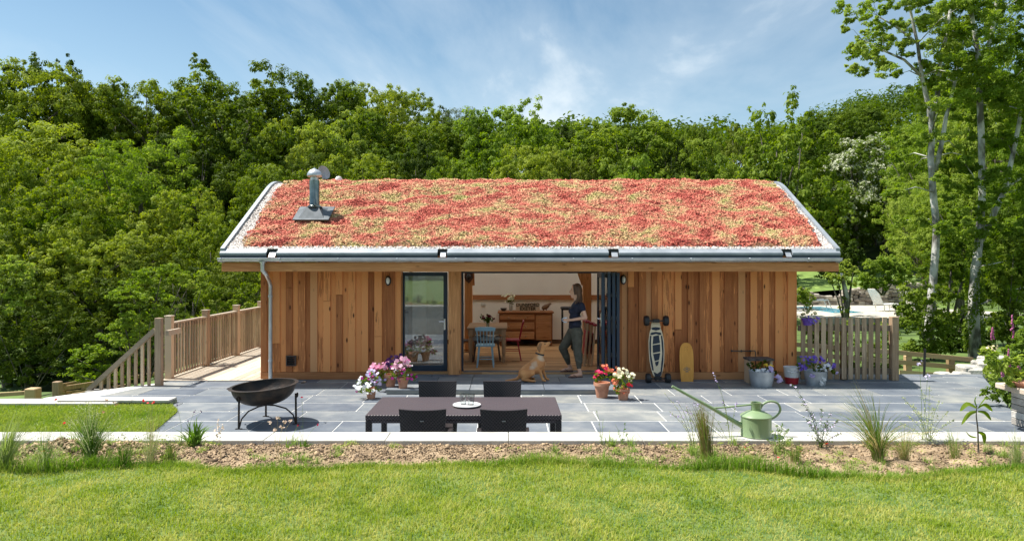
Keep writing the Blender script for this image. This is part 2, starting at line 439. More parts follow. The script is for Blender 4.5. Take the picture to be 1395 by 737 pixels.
# front bank (the lawn the photographer stands on)
LZ = 0.825
def lawn_edge(x):
    return 4.38 + 0.05 * np.sin(x * 1.9 + 1) + 0.04 * np.sin(x * 4.7) - 0.16 * sst(1.2, 1.9, x) + 0.05 * sst(2.6, 3.4, x) - 0.12 * sst(-2.0, -3.2, x)
def bumps(x, y): return 0.012 * np.sin(x * 3.1 + 1.3 * np.sin(y * 2.3)) * np.sin(y * 4.1 + x) + 0.006 * np.sin(x * 11 + y * 7)
def lawn_z(x, y):
    z = LZ + bumps(x, y)
    z = z + 0.20 * np.maximum(0, -23.0 - y)
    return np.where(y > lawn_edge(x) , z - 0.05 * sst(0.0, 0.08, y - lawn_edge(x)), z)
m_lawn = simple('lawn_soil', (0.06, 0.12, 0.02), (0.15, 0.20, 0.05), scale=14, rough=0.95, bump=0.5, bscale=60)
xs = np.concatenate([np.linspace(-60, -7.2, 20), np.linspace(-7, 7, 180), np.linspace(7.2, 60, 20)])
ys = np.concatenate([np.linspace(-45, 0, 40), np.linspace(0.2, 4.97, 110)])
tag(grid('lawn', xs, ys, lawn_z, m_lawn), kind='structure')
m_soil = simple('bed_soil', (0.17, 0.115, 0.065), (0.42, 0.305, 0.19), scale=9, rough=0.97, bump=1.0, bscale=45, detail=8)
def soil_z(x, y):
    e = lawn_edge(x)
    t = np.clip((y - e) / (4.95 - e), 0, 1)
    h = 0.022 * np.sin(x * 7.3 + 2 * np.sin(y * 9)) * np.sin(y * 17 + x * 3) + 0.012 * np.sin(x * 23 + y * 31) + 0.008 * np.sin(x * 47 - y * 19)
    h = h + 0.09 * np.exp(-((x + 2.95) / 0.33) ** 2 - ((y - 4.72) / 0.14) ** 2) + 0.03 * np.exp(-((x + 2.2) / 0.5) ** 2 - ((y - 4.75) / 0.15) ** 2)
    z = LZ - 0.018 + (0.8 * h + 0.012) * np.sin(np.pi * np.clip(t, 0, 1)) ** 0.6
    return np.where(y < e - 0.02, LZ - 0.06, z)
tag(grid('flower_bed_soil', np.linspace(-8, 8, 500), np.linspace(4.0, 4.955, 50), soil_z, m_soil), kind='structure')
# clods and stones
rs = np.random.default_rng(5)
def icoish(rs, n, P, size, flat=0.7):
    # lumpy octahedra-like stones: cube with pushed corners, 6 quads
    cv = np.array([(-1, -1, -1), (1, -1, -1), (1, 1, -1), (-1, 1, -1), (-.7, -.7, 1), (.7, -.7, 1), (.7, .7, 1), (-.7, .7, 1)], float) * 0.5
    cf = np.array([(0, 3, 2, 1), (4, 5, 6, 7), (0, 1, 5, 4), (1, 2, 6, 5), (2, 3, 7, 6), (3, 0, 4, 7)])
    A = rdir(rs, n); B = unit(np.cross(A, rdir(rs, n))); C = np.cross(A, B)
    sz = size.reshape(-1, 1)
    V, Fc = instmesh(cv, cf, P, A * sz * rs.uniform(.7, 1.4, (n, 1)), B * sz * rs.uniform(.6, 1.1, (n, 1)), C * sz * rs.uniform(.4, .9, (n, 1)))
    V = V + rs.normal(size=V.shape) * np.repeat(sz, 8, axis=0) * 0.10
    return V, Fc
n = 42000
x = rs.uniform(-6.5, 6.5, n); e = lawn_edge(x); y = e + 0.03 + (4.93 - e) * rs.random(n) ** 0.9
k = rs.random(n) < np.where(x < 2.0, 1.0, 0.55); x = x[k]; y = y[k]; n = len(x)
P = np.stack([x, y, soil_z(x, y) + 0.002], -1)
sz = np.exp(rs.normal(-5.05, 0.5, n)) * np.where((x > -3.5) & (x < -2.2), 1.5, 1.0); sz = np.clip(sz, 0.003, 0.034)
V, Fc = icoish(rs, n, P, sz)
m_clod = simple('soil_clods', (0.10, 0.065, 0.038), (0.44, 0.315, 0.19), scale=6, rough=0.95, rndmix=0.8)
o = npmesh('soil_clods', V, Fc, m_clod, rndv=np.repeat(rs.random(n), 6)); tag(o, 'crumbly brown clods and small stones lying along the flower bed', 'soil', kind='stuff')

# grass
def blades(rs, P, h, wd, lean=0.5, curl=0.4):
    n = len(P)
    h = np.broadcast_to(h, (n,)).reshape(-1, 1) * rs.uniform(.55, 1.25, (n, 1)); 
    d = rdir(rs, n); d[:, 2] = 0; d = unit(d); sd = np.stack([-d[:, 1], d[:, 0], np.zeros(n)], -1)
    # face the blade width roughly anywhere
    L = rs.uniform(0.1, 1, (n, 1)) * lean
    up = np.array([[0, 0, 1.0]])
    p0 = P; p1 = P + (up + d * L * 0.5) * h * 0.55; p2 = P + (up * (1 - curl * L * L) + d * L * 1.3) * h
    w = wd * rs.uniform(.6, 1.3, (n, 1))
    V = np.stack([p0 - sd * w, p0 + sd * w, p1 + sd * w * .8, p1 - sd * w * .8, p2 + sd * w * .12, p2 - sd * w * .12], 1).reshape(-1, 3)
    b = np.arange(n)[:, None] * 6
    Fc = np.stack([b + [0, 1, 2, 3], b + [3, 2, 4, 5]], 1).reshape(-1, 4)
    return V, Fc
m_grass = leafmat('lawn_grass', (0.125, 0.20, 0.014), (0.265, 0.35, 0.032), (0.52, 0.50, 0.15), trans=0.4, scale=3.5, rough=0.6)
def grass_field(name, n, x0, x1, y0, y1, keep, zf, h, wd, lab, mat=None, seed=1, lean=0.9):
    rs = np.random.default_rng(seed)
    x = rs.uniform(x0, x1, n); y = rs.uniform(y0, y1, n); k = keep(x, y); x = x[k]; y = y[k]
    patch = 0.5 + 0.5 * np.sin(x * 2.3 + 2 * np.sin(y * 1.7)) * np.sin(y * 3.1 + x)
    hh = h * (0.55 + 0.55 * patch) * np.where(rs.random(len(x)) < .06, 1.6, 1.0)
    P = np.stack([x, y, zf(x, y)], -1)
    V, Fc = blades(rs, P, hh, wd, lean)
    o = npmesh(name, V, Fc, mat or m_grass, rndv=np.repeat(rs.random(len(x)), 2))
    return tag(o, lab, 'grass', kind='stuff')
grass_field('lawn_grass', 210000, -4.6, 4.6, 2.75, 4.5, lambda x, y: (y < lawn_edge(x) + 0.03) & (np.abs(x) < y * 0.80 + 0.5), lambda x, y: lawn_z(x, y) - 0.004, 0.030, 0.0020, 'sunlit short lawn grass growing on the bank in front of the flower bed')
# longer fringe along the bed
def edge_n(rs, n):
    x = rs.uniform(-4.6, 4.6, n); y = lawn_edge(x) + rs.normal(0, 0.035, n) - 0.02
    return x, y
rs = np.random.default_rng(8); x, y = edge_n(rs, 15000); P = np.stack([x, y, lawn_z(x, y) - 0.01], -1)
h = 0.045 + 0.03 * np.clip(np.sin(x * 1.7) + np.sin(x * 4.3 + 1), 0, 2) 
h = h + 0.03 * (x > 1.1) * np.exp(-((x - 1.5) / .5) ** 2)
V, Fc = blades(rs, P, h, 0.0016, 0.8)
m_grass2 = leafmat('fringe_grass', (0.07, 0.15, 0.015), (0.15, 0.27, 0.03), (0.30, 0.38, 0.08), trans=0.4, scale=2, rough=0.6)
tag(npmesh('long_grass', V, Fc, m_grass2, rndv=np.repeat(rs.random(len(x)), 2)), 'longer uncut grass fringing the flower bed', 'grass', kind='stuff')

# coping of the retaining wall
m_coping = simple('pale_coping', (0.42, 0.40, 0.36), (0.56, 0.54, 0.49), scale=7, rough=0.85, bump=0.3, bscale=70)
m_block = simple('block_wall', (0.3, 0.29, 0.27), (0.42, 0.41, 0.38), scale=9, rough=0.9, bump=0.3)
t = empty('retaining_wall', (0, 5.1, 0), 'long low wall with pale stone coping between the flower bed and patio', 'wall')
mb = MB(3); x = -8.0
while x < 8.0:
    l = rnd.uniform(0.86, 0.98); mb.rand()
    if x < 2.7: mb.bb(x, x + l - 0.004, 4.955 + rnd.uniform(-.003, .003), 5.205, 0.795, 0.84 + rnd.uniform(-.001, .001), bev=0.004)
    else:
        mb.bb(x, x + l - 0.006, 4.96 + rnd.uniform(-.008, .008), 5.195, 0.79, 0.838 + rnd.uniform(-.002, .002), bev=0.006)
    x += l
mb.build('coping', m_coping, t)
MB().bb(-8, 8, 4.985, 5.17, -0.3, 0.795).build('wall', m_block, t)

# ================================================================ PATIO
def clip(poly, a, b):
    """keep the part of poly left of a->b"""
    out = []
    for i in range(len(poly)):
        p = poly[i]; q = poly[(i + 1) % len(poly)]
        f = lambda r: (b[0] - a[0]) * (r[1] - a[1]) - (b[1] - a[1]) * (r[0] - a[0])
        fp, fq = f(p), f(q)
        if fp >= 0: out.append(p)
        if (fp >= 0) != (fq >= 0):
            t = fp / (fp - fq); out.append((p[0] + (q[0] - p[0]) * t, p[1] + (q[1] - p[1]) * t))
    return out
OUT = [(-7.2, 5.2), (4.6, 5.2), (8.95, 13.15), (-5.75, 13.15), (-6.0, 12.35), (-7.2, 10.9)]
def slab_mat():
    m, nt, nd, ln = newmat('patio_slate')
    out = N(nd, 'ShaderNodeOutputMaterial'); p = N(nd, 'ShaderNodeBsdfPrincipled'); p.inputs['Roughness'].default_value = 0.62; ln.new(p.outputs[0], out.inputs[0])
    p.inputs['Specular IOR Level'].default_value = 0.35
    tc = N(nd, 'ShaderNodeTexCoord'); at = N(nd, 'ShaderNodeAttribute'); at.attribute_name = 'rnd'
    off = N(nd, 'ShaderNodeVectorMath', operation='SCALE'); off.inputs['Scale'].default_value = 50; ln.new(at.outputs['Vector'], off.inputs[0])
    ad = N(nd, 'ShaderNodeVectorMath', operation='ADD'); ln.new(tc.outputs['Object'], ad.inputs[0]); ln.new(off.outputs[0], ad.inputs[1])
    n1 = N(nd, 'ShaderNodeTexNoise'); n1.inputs['Scale'].default_value = 2.2; n1.inputs['Detail'].default_value = 8; n1.inputs['Roughness'].default_value = 0.6; ln.new(ad.outputs[0], n1.inputs['Vector'])
    r1 = ramp(nd, [(0.28, (0.095, 0.110, 0.135)), (0.50, (0.140, 0.156, 0.178)), (0.66, (0.20, 0.21, 0.22)), (0.78, (0.27, 0.265, 0.25))]); ln.new(n1.outputs['Fac'], r1.inputs[0])
    r2 = ramp(nd, [(0.0, (.72, .76, .83)), (0.4, (.95, .97, 1.0)), (0.8, (1.15, 1.13, 1.08)), (1.0, (1.32, 1.24, 1.08))]); ln.new(at.outputs['Fac'], r2.inputs[0])
    mx = N(nd, 'ShaderNodeMixRGB', blend_type='MULTIPLY'); mx.inputs[0].default_value = 1; ln.new(r1.outputs[0], mx.inputs[1]); ln.new(r2.outputs[0], mx.inputs[2])
    n3 = N(nd, 'ShaderNodeTexNoise'); n3.inputs['Scale'].default_value = 0.45; n3.inputs['Detail'].default_value = 4; ln.new(tc.outputs['Object'], n3.inputs['Vector'])
    r3 = ramp(nd, [(0.4, (1, 1, 1)), (0.65, (1.35, 1.32, 1.24))]); ln.new(n3.outputs['Fac'], r3.inputs[0])
    m2 = N(nd, 'ShaderNodeMixRGB', blend_type='MULTIPLY'); m2.inputs[0].default_value = 1; ln.new(mx.outputs[0], m2.inputs[1]); ln.new(r3.outputs[0], m2.inputs[2])
    ln.new(m2.outputs[0], p.inputs['Base Color'])
    n2 = N(nd, 'ShaderNodeTexNoise'); n2.inputs['Scale'].default_value = 9; n2.inputs['Detail'].default_value = 6; ln.new(ad.outputs[0], n2.inputs['Vector'])
    b = N(nd, 'ShaderNodeBump'); b.inputs['Strength'].default_value = 0.35; b.inputs['Distance'].default_value = 0.012; ln.new(n2.outputs['Fac'], b.inputs['Height']); ln.new(b.outputs[0], p.inputs['Normal'])
    return m
m_slab = slab_mat()
m_mortar = simple('pale_mortar', (0.60, 0.59, 0.56), (0.78, 0.77, 0.73), scale=5, rough=0.95)
mb = MB(11); rr = random.Random(21)
y = 5.2 - 0.13; row = 0
while y < 13.2:
    x = -7.6 + rr.uniform(0, 0.8); h = 0.6
    while x < 9.2:
        l = rr.choice([0.6, 0.9, 0.9, 0.9, 1.05])
        g = 0.008
        gy = 0.019; poly = [(x + g, y + gy), (x + l - g, y + gy), (x + l - g, y + h - gy), (x + g, y + h - gy)]
        for i in range(len(OUT)):
            if len(poly) < 3: break
            poly = clip(poly, OUT[i], OUT[(i + 1) % len(OUT)])
        if len(poly) >= 3 and x < -4.43 and y + h > 12.38: poly = clip(poly, (10, 12.38), (-10, 12.38))
        if len(poly) >= 3:
            mb.rand(); n = len(poly); dz = rr.uniform(-.0012, .0012)
            mb.add([(a, b, -0.03) for a, b in poly] + [(a, b, dz) for a, b in poly], [tuple(range(n, 2 * n))] + [(k, (k + 1) % n, n + (k + 1) % n, n + k) for k in range(n)])
        x += l
    y += h
tag(mb.build('patio', m_slab), kind='structure')
n = len(OUT)
tag(MB().add([(a, b, -0.005) for a, b in OUT] + [(a, b, -0.4) for a, b in OUT], [tuple(range(n))] + [(k, (k + 1) % n, n + (k + 1) % n, n + k) for k in range(n)]).build('patio_mortar_bed', m_mortar), kind='structure')
# low raised landing in front of the doors
mb = MB(12); rr = random.Random(4)
mb.cur = 1.0; mb.bb(-1.92, 1.85, 11.145, 12.6, 0.004, 0.055)
x = -1.94; 
for yy, dd in ((11.13, 0.62), (11.76, 0.6), (12.37, 0.42)):
    x = -1.94
    while x < 1.86:
        l = min(rr.choice([0.6, 0.9, 0.75]), 1.87 - x); mb.rand()
        if l > .1: mb.bb(x + .005, x + l - .005, yy + .005, yy + dd - .005, 0.055, 0.078 + rr.uniform(-.001, .001), bev=0.003)
        x += l
tag(mb.build('patio_landing', m_slab), kind='structure')

# side lawn
SL = [(-9.5, 5.2), (-4.25, 5.2), (-4.35, 8.5), (-4.62, 9.75), (-4.95, 10.24), (-9.5, 10.24)]
tag(MB().add([(a, b, 0.012) for a, b in SL] + [(a, b, -0.3) for a, b in SL], [tuple(range(6))] + [(k, (k + 1) % 6, 6 + (k + 1) % 6, 6 + k) for k in range(6)]).build('side_lawn', m_lawn), kind='structure')
def insl(x, y):
    ok = np.ones_like(x, bool)
    for i in range(len(SL)):
        a = SL[i]; b = SL[(i + 1) % len(SL)]
        ok &= ((b[0] - a[0]) * (y - a[1]) - (b[1] - a[1]) * (x - a[0])) > -0.02
    return ok
grass_field('side_lawn_grass', 120000, -8.8, -4.2, 5.25, 10.26, insl, lambda x, y: 0.01 + 0 * x, 0.055, 0.0035, 'small strip of bright lawn grass beside the left end of the patio', seed=3, mat=leafmat('side_grass', (0.075, 0.16, 0.012), (0.15, 0.27, 0.022), (0.32, 0.38, 0.07), trans=.4, scale=1.2, rough=.6))
m_white = simple('white_render', (0.72, 0.72, 0.70), (0.82, 0.82, 0.80), scale=3, rough=0.85, bump=0.1)
# low walls at the left
t = empty('low_wall', (-5.5, 10.4, 0), 'short low block wall with pale coping stones at the corner of the side lawn', 'wall')
MB().bb(-6.62, -4.96, 10.30, 10.50, -0.2, 0.045).build('wall', simple('mossy_block', (0.16, 0.18, 0.12), (0.27, 0.28, 0.2), scale=12, rough=0.9, bump=.4), t)
mb = MB(2)
for i in range(3): mb.rand().bb(-6.62 + i * .55, -6.62 + i * .55 + .545, 10.27, 10.53, 0.045, 0.078, bev=.004)
mb.build('coping', m_coping, t)
tag(MB().bb(-12, -5.72, 10.16, 10.26, -0.5, 0.055, bev=.005).bb(-12, -5.72, 10.26, 10.64, -0.5, 0.03).build('kerb_wall', m_coping), 'long low pale wall along the back edge of side lawn', 'wall')
# ================================================================ TREES
def crown_mesh(name, seed, mat, npuff=125, npl=380, leaf=0.155, Rr=3.9, zc=5.9, rz=3.8, puff=(0.65, 1.2), shell=3.4, aspect=1.0, flat=0.8, jitter=0.38, zlow=-1.0):
    rs = np.random.default_rng(seed)
    D = rdir(rs, npuff * 3); D = D[D[:, 2] > zlow][:npuff]
    lob = rdir(rs, 7); amp = rs.uniform(.08, .26, 7)
    f = 1 + sum(amp[i] * np.clip(D @ lob[i], 0, 1) ** 3 for i in range(7)) - 0.12
    r = rs.random(len(D)) ** (1 / shell)
    Cc = D * (f * r)[:, None] * np.array([Rr, Rr, rz]) + np.array([0, 0, zc])
    pr = rs.uniform(puff[0], puff[1], len(D))
    parts = []; rv = []
    n = npl * len(D)
    idx = np.repeat(np.arange(len(D)), npl)
    nsub = 8; S = rdir(rs, len(D) * nsub); S[:, 2] = np.where(rs.random(len(S)) < .4, np.abs(S[:, 2]), S[:, 2])
    sr = rs.uniform(.22, .44, len(S)); sub = idx * nsub + rs.integers(0, nsub, n)
    U = rdir(rs, n); rad = rs.random(n) ** .4
    off = S[sub] * rs.uniform(.5, 1.0, len(S))[sub][:, None] + U * (rad * sr[sub])[:, None] * np.array([1, 1, .75])
    P = Cc[idx] + off * pr[idx][:, None] * np.array([1, 1, flat])
    Nn = unit(U * 1.0 + S[sub] * .5 + np.array([0, 0, 0.45]) + D[idx] * 0.2)
    V, Fc = leaves(rs, P, Nn, leaf, jitter, aspect=aspect)
    rv = np.clip(rs.random(len(D))[idx] * .6 + rs.random(n) * .4, 0, 1)
    return npmesh(name, V, Fc, mat, rndv=rv, link=False), Cc, D
m_leafA = leafmat('oak_leaf', (0.060, 0.10, 0.012), (0.165, 0.225, 0.024), (0.30, 0.355, 0.055), trans=0.42, scale=0.5)
m_leafB = leafmat('beech_leaf', (0.09, 0.145, 0.015), (0.185, 0.26, 0.032), (0.32, 0.385, 0.07), trans=0.42, scale=0.5)
m_leafC = leafmat('ash_leaf', (0.11, 0.18, 0.02), (0.22, 0.31, 0.045), (0.37, 0.44, 0.10), trans=0.48, scale=0.6)
m_leafD = leafmat('dark_leaf', (0.045, 0.075, 0.010), (0.09, 0.13, 0.016), (0.17, 0.21, 0.03), trans=0.3, scale=0.6)  # darker leaf colour; also stands in for shade within the wood
m_leafW = leafmat('grey_willow_leaf', (0.12, 0.15, 0.07), (0.22, 0.26, 0.15), (0.33, 0.36, 0.24), trans=0.35)
m_bark = simple('bark', (0.06, 0.05, 0.04), (0.17, 0.15, 0.12), scale=6, rough=0.9, bump=0.6, stretch=(1, 1, .3))
m_bark2 = simple('pale_bark', (0.12, 0.11, 0.09), (0.62, 0.60, 0.56), scale=5, rough=0.85, bump=0.6, stretch=(1, 1, .45), lo=.38, hi=.58)
def trunk_mb(Cc, seed, r0=0.32, n=14, zfork=2.6):
    rr = random.Random(seed); mb = MB()
    top = Vector((rr.uniform(-.3, .3), rr.uniform(-.3, .3), 7.6))
    mb.tube([(0, 0, -0.6), (0, 0, .0), (.05, .03, zfork), (top.x * .6, top.y * .6, 5), top], [r0 * 1.5, r0 * 1.15, r0 * .8, r0 * .5, r0 * .12], 9)
    for i in rr.sample(range(len(Cc)), min(n, len(Cc))):
        c = Vector(Cc[i]); z = rr.uniform(zfork * .8, 5.6); z = min(z, max(1.5, c.z - .3))
        a = Vector((0, 0, z)); mid = a.lerp(c, .5) + Vector((rr.uniform(-.3, .3), rr.uniform(-.3, .3), rr.uniform(-.1, .5)))
        q = a.lerp(mid, .5) + Vector((0, 0, .1))
        mb.tube([a, q, mid, c], [r0 * .36, r0 * .28, r0 * .18, r0 * .06], 6)
    return mb
VAR = {}
def variant(key, mat, bark=None, **kw):
    me, Cc, D = crown_mesh('crown', sum(map(ord, key)) * 7, mat, **kw)
    tb = trunk_mb(Cc, sum(map(ord, key)), r0=kw.get('r0', .3)) if False else trunk_mb(Cc, sum(map(ord, key)))
    to = tb.build('trunk', bark or m_bark, None, smooth='all')
    tm = to.data; bpy.data.objects.remove(to)
    VAR[key] = (me, tm)
variant('oa', m_leafA); variant('ca', m_leafC, npuff=130, puff=(.6, 1.1), npl=340, shell=4.0)
variant('db', m_leafD, npuff=120, puff=(.65, 1.1))
variant('ob', m_leafA, npuff=140, puff=(.6, 1.05), npl=320)
variant('ba', m_leafB); variant('bb', m_leafB, npuff=130, puff=(.6, 1.1), npl=340, rz=4.1)
variant('aa', m_leafC, npuff=110, leaf=.17, aspect=.6, jitter=.8, shell=2.4)
variant('da', m_leafD, npuff=110, zc=5.0, rz=4.8)
variant('sp', m_leafB, npuff=170, puff=(.35, .8), npl=110, leaf=.21, rz=4.4, shell=1.6)   # loose crown with gaps
variant('bu', m_leafC, npuff=90, zc=4.6, rz=5.0, puff=(.7, 1.3), leaf=.24, npl=240)       # bush-like, leafy to the ground
variant('wi', m_leafW, npuff=90, npl=160, aspect=.5, leaf=.2)
def tree(px, ytop, Y, hw, key, name, label, cat='tree', group=None, base=None, rz=None):
    me, tm = VAR[key]
    x = PX(px, Y); zb = float(gz(x, Y)) if base is None else base
    H = PZ(ytop, Y) - zb
    e = empty(name, (x, Y, zb), label, cat, group, rz=rnd.uniform(0, 6.28) if rz is None else rz)
    sx = hw * Y / F / 4.1 * (1.45 if Y > 40 and ytop < 170 else 1.15)
    for nm, m in (('trunk', tm), ('crown', me)):
        o = bpy.data.objects.new(nm, m); COL.objects.link(o); o.parent = e
        o.scale = (sx, sx * rnd.uniform(.9, 1.1), H / 10.0)
    return e
G1 = ('broadleaf tree among the mixed green wood left of the cabin', 'trees in the wood left of the cabin')
G2 = ('broadleaf tree in the wood on the slope behind cabin roof', 'trees in the wood behind the roof')
G3 = ('broadleaf tree in the wood to the right of the cabin roof', 'trees in the wood right of the roof')
for a in [(18, 82, 44, 62, 'oa'), (72, 84, 46, 48, 'ob'), (112, 108, 48, 42, 'db'), (155, 116, 47, 42, 'oa'), (212, 112, 47, 50, 'oa'), (262, 120, 50, 40, 'ob'),
          (60, 165, 36, 85, 'oa'), (5, 195, 30, 70, 'oa'), (190, 168, 34, 85, 'aa'), (120, 220, 30, 75, 'aa'), (265, 190, 38, 60, 'db'), (60, 250, 27, 75, 'ob'),
          (180, 265, 29, 70, 'ob'), (245, 255, 30, 60, 'ob'), (10, 320, 25, 60, 'da'), (110, 310, 26, 70, 'oa'), (290, 290, 27, 50, 'oa'), (210, 345, 25, 55, 'da'), (40, 390, 24, 60, 'da'), (140, 385, 25, 60, 'da'), (265, 372, 24, 50, 'da'), (335, 330, 25, 45, 'da')]:  # dark-leaf trees low at left put the wood's self-shadow into leaf colour
    tree(*a, name='broadleaf_tree', label=G1[0], group=G1[1])
for a in [(330, 90, 44, 78, 'ob'), (300, 110, 47, 40, 'oa'), (400, 100, 47, 55, 'oa'), (446, 108, 50, 42, 'ob'), (492, 115, 52, 46, 'oa'), (540, 124, 55, 42, 'ob'), (580, 138, 58, 36, 'da'),
          (350, 165, 38, 55, 'ob'), (410, 165, 40, 55, 'ob'), (465, 150, 42, 50, 'bb'), (512, 158, 43, 52, 'ba'), (560, 165, 44, 45, 'ob'), (605, 165, 45, 45, 'bb'),
          (370, 225, 32, 55, 'oa'), (440, 215, 34, 50, 'db'), (510, 210, 34, 55, 'oa'), (575, 200, 34, 46, 'db'), (635, 162, 47, 38, 'oa'), (772, 168, 48, 34, 'db'),
          (620, 215, 32, 45, 'bb'), (715, 200, 36, 55, 'oa'), (795, 175, 60, 36, 'db'),
          (775, 205, 36, 40, 'db'), (812, 200, 44, 36, 'db'), (900, 175, 52, 42, 'bb'), (948, 170, 48, 36, 'oa'),
          (915, 190, 40, 40, 'db'), (965, 190, 38, 45, 'ba'), (1003, 170, 44, 34, 'db'), (830, 222, 33, 40, 'bb')]:  # dark-leaf crowns among these paint shadowy gaps between the lighter domes
    tree(*a, name='broadleaf_tree', label=G2[0], group=G2[1])
for a in [(1135, 150, 60, 45, 'oa'), (1180, 150, 62, 40, 'ob'), (1100, 215, 50, 50, 'ob'), (1150, 255, 52, 42, 'oa'), (1105, 300, 50, 40, 'da'), (1150, 300, 54, 36, 'da'), (1205, 245, 53, 40, 'ba'), (1190, 285, 55, 40, 'oa'),
          (1240, 180, 50, 45, 'bb'), (1235, 300, 53, 30, 'da'), (1290, 150, 42, 55, 'aa'), (1345, 70, 38, 60, 'bb'), (1410, 40, 36, 70, 'aa'), (1300, 120, 44, 50, 'aa'), (1400, 200, 26, 55, 'aa'), (1260, 230, 33, 45, 'aa'), (1310, 235, 28, 50, 'ba'), (1375, 260, 24, 50, 'ba'), (1265, 290, 44, 40, 'oa')]:
    tree(*a, name='broadleaf_tree', label=G3[0], group=G3[1])
tree(703, 126, 40, 78, 'ca', 'broadleaf_tree', 'bright green round-topped tree standing highest behind the middle of the roof', rz=1)
tree(852, 144, 42, 64, 'ba', 'broadleaf_tree', 'broad rounded tree behind the roof, right of its middle', rz=2)
tree(1062, 124, 31, 74, 'sp', 'broadleaf_tree', 'loose-crowned tree with spiky top above the right end of roof', rz=0.4)
tree(872, 212, 26, 45, 'bu', 'hazel_bush', 'low bright bush peeping over the roof ridge right of middle', 'bush')
tree(612, 148, 60, 26, 'wi', 'willow_tree', 'small greyish tree on the skyline between the higher green trees', rz=3)
tree(650, 145, 66, 16, 'wi', 'willow_tree', 'thin grey half-bare treetop poking above the wood behind roof', rz=1)
# far woods on the ridge
rs = np.random.default_rng(77)
n = 900
X = rs.uniform(-110, 135, n); Y = rs.uniform(78, 160, n)
Cc = np.stack([X, Y, gz(X, Y) + rs.uniform(4.5, 7.5, n)], -1)
pr = rs.uniform(2.6, 4.6, n); npl = 230; idx = np.repeat(np.arange(n), npl); U = rdir(rs, n * npl); U[:, 2] = np.abs(U[:, 2]) * 1.1 - .25
P = Cc[idx] + U * (pr[idx] * rs.random(n * npl) ** .35)[:, None]
V, Fc = leaves(rs, P, unit(U + np.array([0, 0, .5])), 0.62, .7)
tag(npmesh('far_wood', V, Fc, m_leafA, rndv=np.clip(rs.random(n)[idx] * .7 + rs.random(n * npl) * .3, 0, 1)), 'distant closed wood covering the far ridge', 'wood', kind='stuff')
# white-blossomed tree
def blossom_on(e, me_key, mat, n=2600, size=.24, top=True, seed=3):
    pass
e = tree(1165, 188, 50, 50, 'ba', 'hawthorn_tree', 'tree covered in white blossom right of the roof end', rz=.5)
rs = np.random.default_rng(12); cr = [c for c in bpy.data.objects if c.parent == e and c.name.startswith('crown')][0]
co_ = np.zeros(len(cr.data.vertices) * 3, np.float32); cr.data.vertices.foreach_get('co', co_); co_ = co_.reshape(-1, 3)
k = rs.choice(len(co_), 16000, replace=False); Pq = co_[k]; dn = np.sin(Pq[:, 0] * 1.3) * np.sin(Pq[:, 1] * 1.1 + 1) * np.sin(Pq[:, 2] * 1.2); Pq = Pq[(dn > -0.12)] 
ctr = np.array([0, 0, 5.0]); Pq = ctr + (Pq - ctr) * 1.02
V, Fc = leaves(rs, Pq, unit(Pq - ctr), .22, .8)
m_blos = leafmat('blossom', (0.36, 0.38, 0.24), (0.50, 0.52, 0.36), (0.62, 0.63, 0.50), trans=.25)
b = npmesh('blossom', V, Fc, m_blos, e, rndv=rs.random(len(Pq))); b.scale = cr.scale
# ================================================================ NEARER TREES AND SHRUBS (own shapes)
def puffs(rs, L, npl, leaf, flat=0.75, aspect=1.0, jitter=.8, up=.5, depth=1.0, droop=0):
    """L: list of (x,y,z,r)"""
    L = np.array(L, float); n = len(L) * npl; idx = np.repeat(np.arange(len(L)), npl)
    nsub = 8; S = rdir(rs, len(L) * nsub); sr = rs.uniform(.22, .45, len(S)); sub = idx * nsub + rs.integers(0, nsub, n)
    U = rdir(rs, n); rad = rs.random(n) ** .45
    off = S[sub] * rs.uniform(.4, 1.05, len(S))[sub][:, None] + U * (rad * sr[sub])[:, None]
    P = L[idx, :3] + off * L[idx, 3][:, None] * np.array([1, depth, flat])
    V, Fc = leaves(rs, P, unit(U * .8 + S[sub] * .5 + np.array([0, 0, up])), leaf, jitter * .8, aspect=aspect, droop=droop)
    rv = np.clip(rs.random(len(L))[idx] * .6 + rs.random(n) * .4, 0, 1)
    return V, Fc, rv
def shrub(name, px, py_base, Y, puffs_px, mat, label, cat, leaf=.05, npl=120, seed=0, stems=6, group=None, flat=.8, aspect=.8, stem_mat=None, extra=None, zbase=None, up=.5, stem_r=.012):
    """puffs_px: list (px, py, r_px, dY)"""
    rs = np.random.default_rng(seed + 100)
    zb = PZ(py_base, Y) if zbase is None else zbase
    e = empty(name, (PX(px, Y), Y, zb), label, cat, group)
    L = []
    for a in puffs_px:
        y = Y + (a[3] if len(a) > 3 else rs.uniform(-.5, .5) * a[2] * Y / F)
        L.append((PX(a[0], y) - e.location.x, y - Y, PZ(a[1], y) - zb, a[2] * y / F))
    V, Fc, rv = puffs(rs, L, npl, leaf, flat, aspect, up=up)
    npmesh('foliage', V, Fc, mat, e, rndv=rv)
    if stems:
        mb = MB(seed)
        for i in range(stems):
            c = Vector(L[int(rs.integers(len(L)))][:3]); a = Vector((rs.uniform(-.1, .1) * 0.5, rs.uniform(-.05, .05), -.05))
            m = a.lerp(c, .5) + Vector((0, 0, abs(c.z) * .08))
            mb.tube([a, m, c], [stem_r, stem_r * .7, stem_r * .4], 6)
        mb.build('stem', stem_mat or m_bark, e, local=True, smooth='all')
    return e
def px_tube(mb, pts, w, Y, e, n=9):
    P_ = [PT(a, b, (c[0] if c else Y)) - e.location for a, b, *c in pts]
    mb.tube(P_, [v * Y / F / 2 for v in w], n)
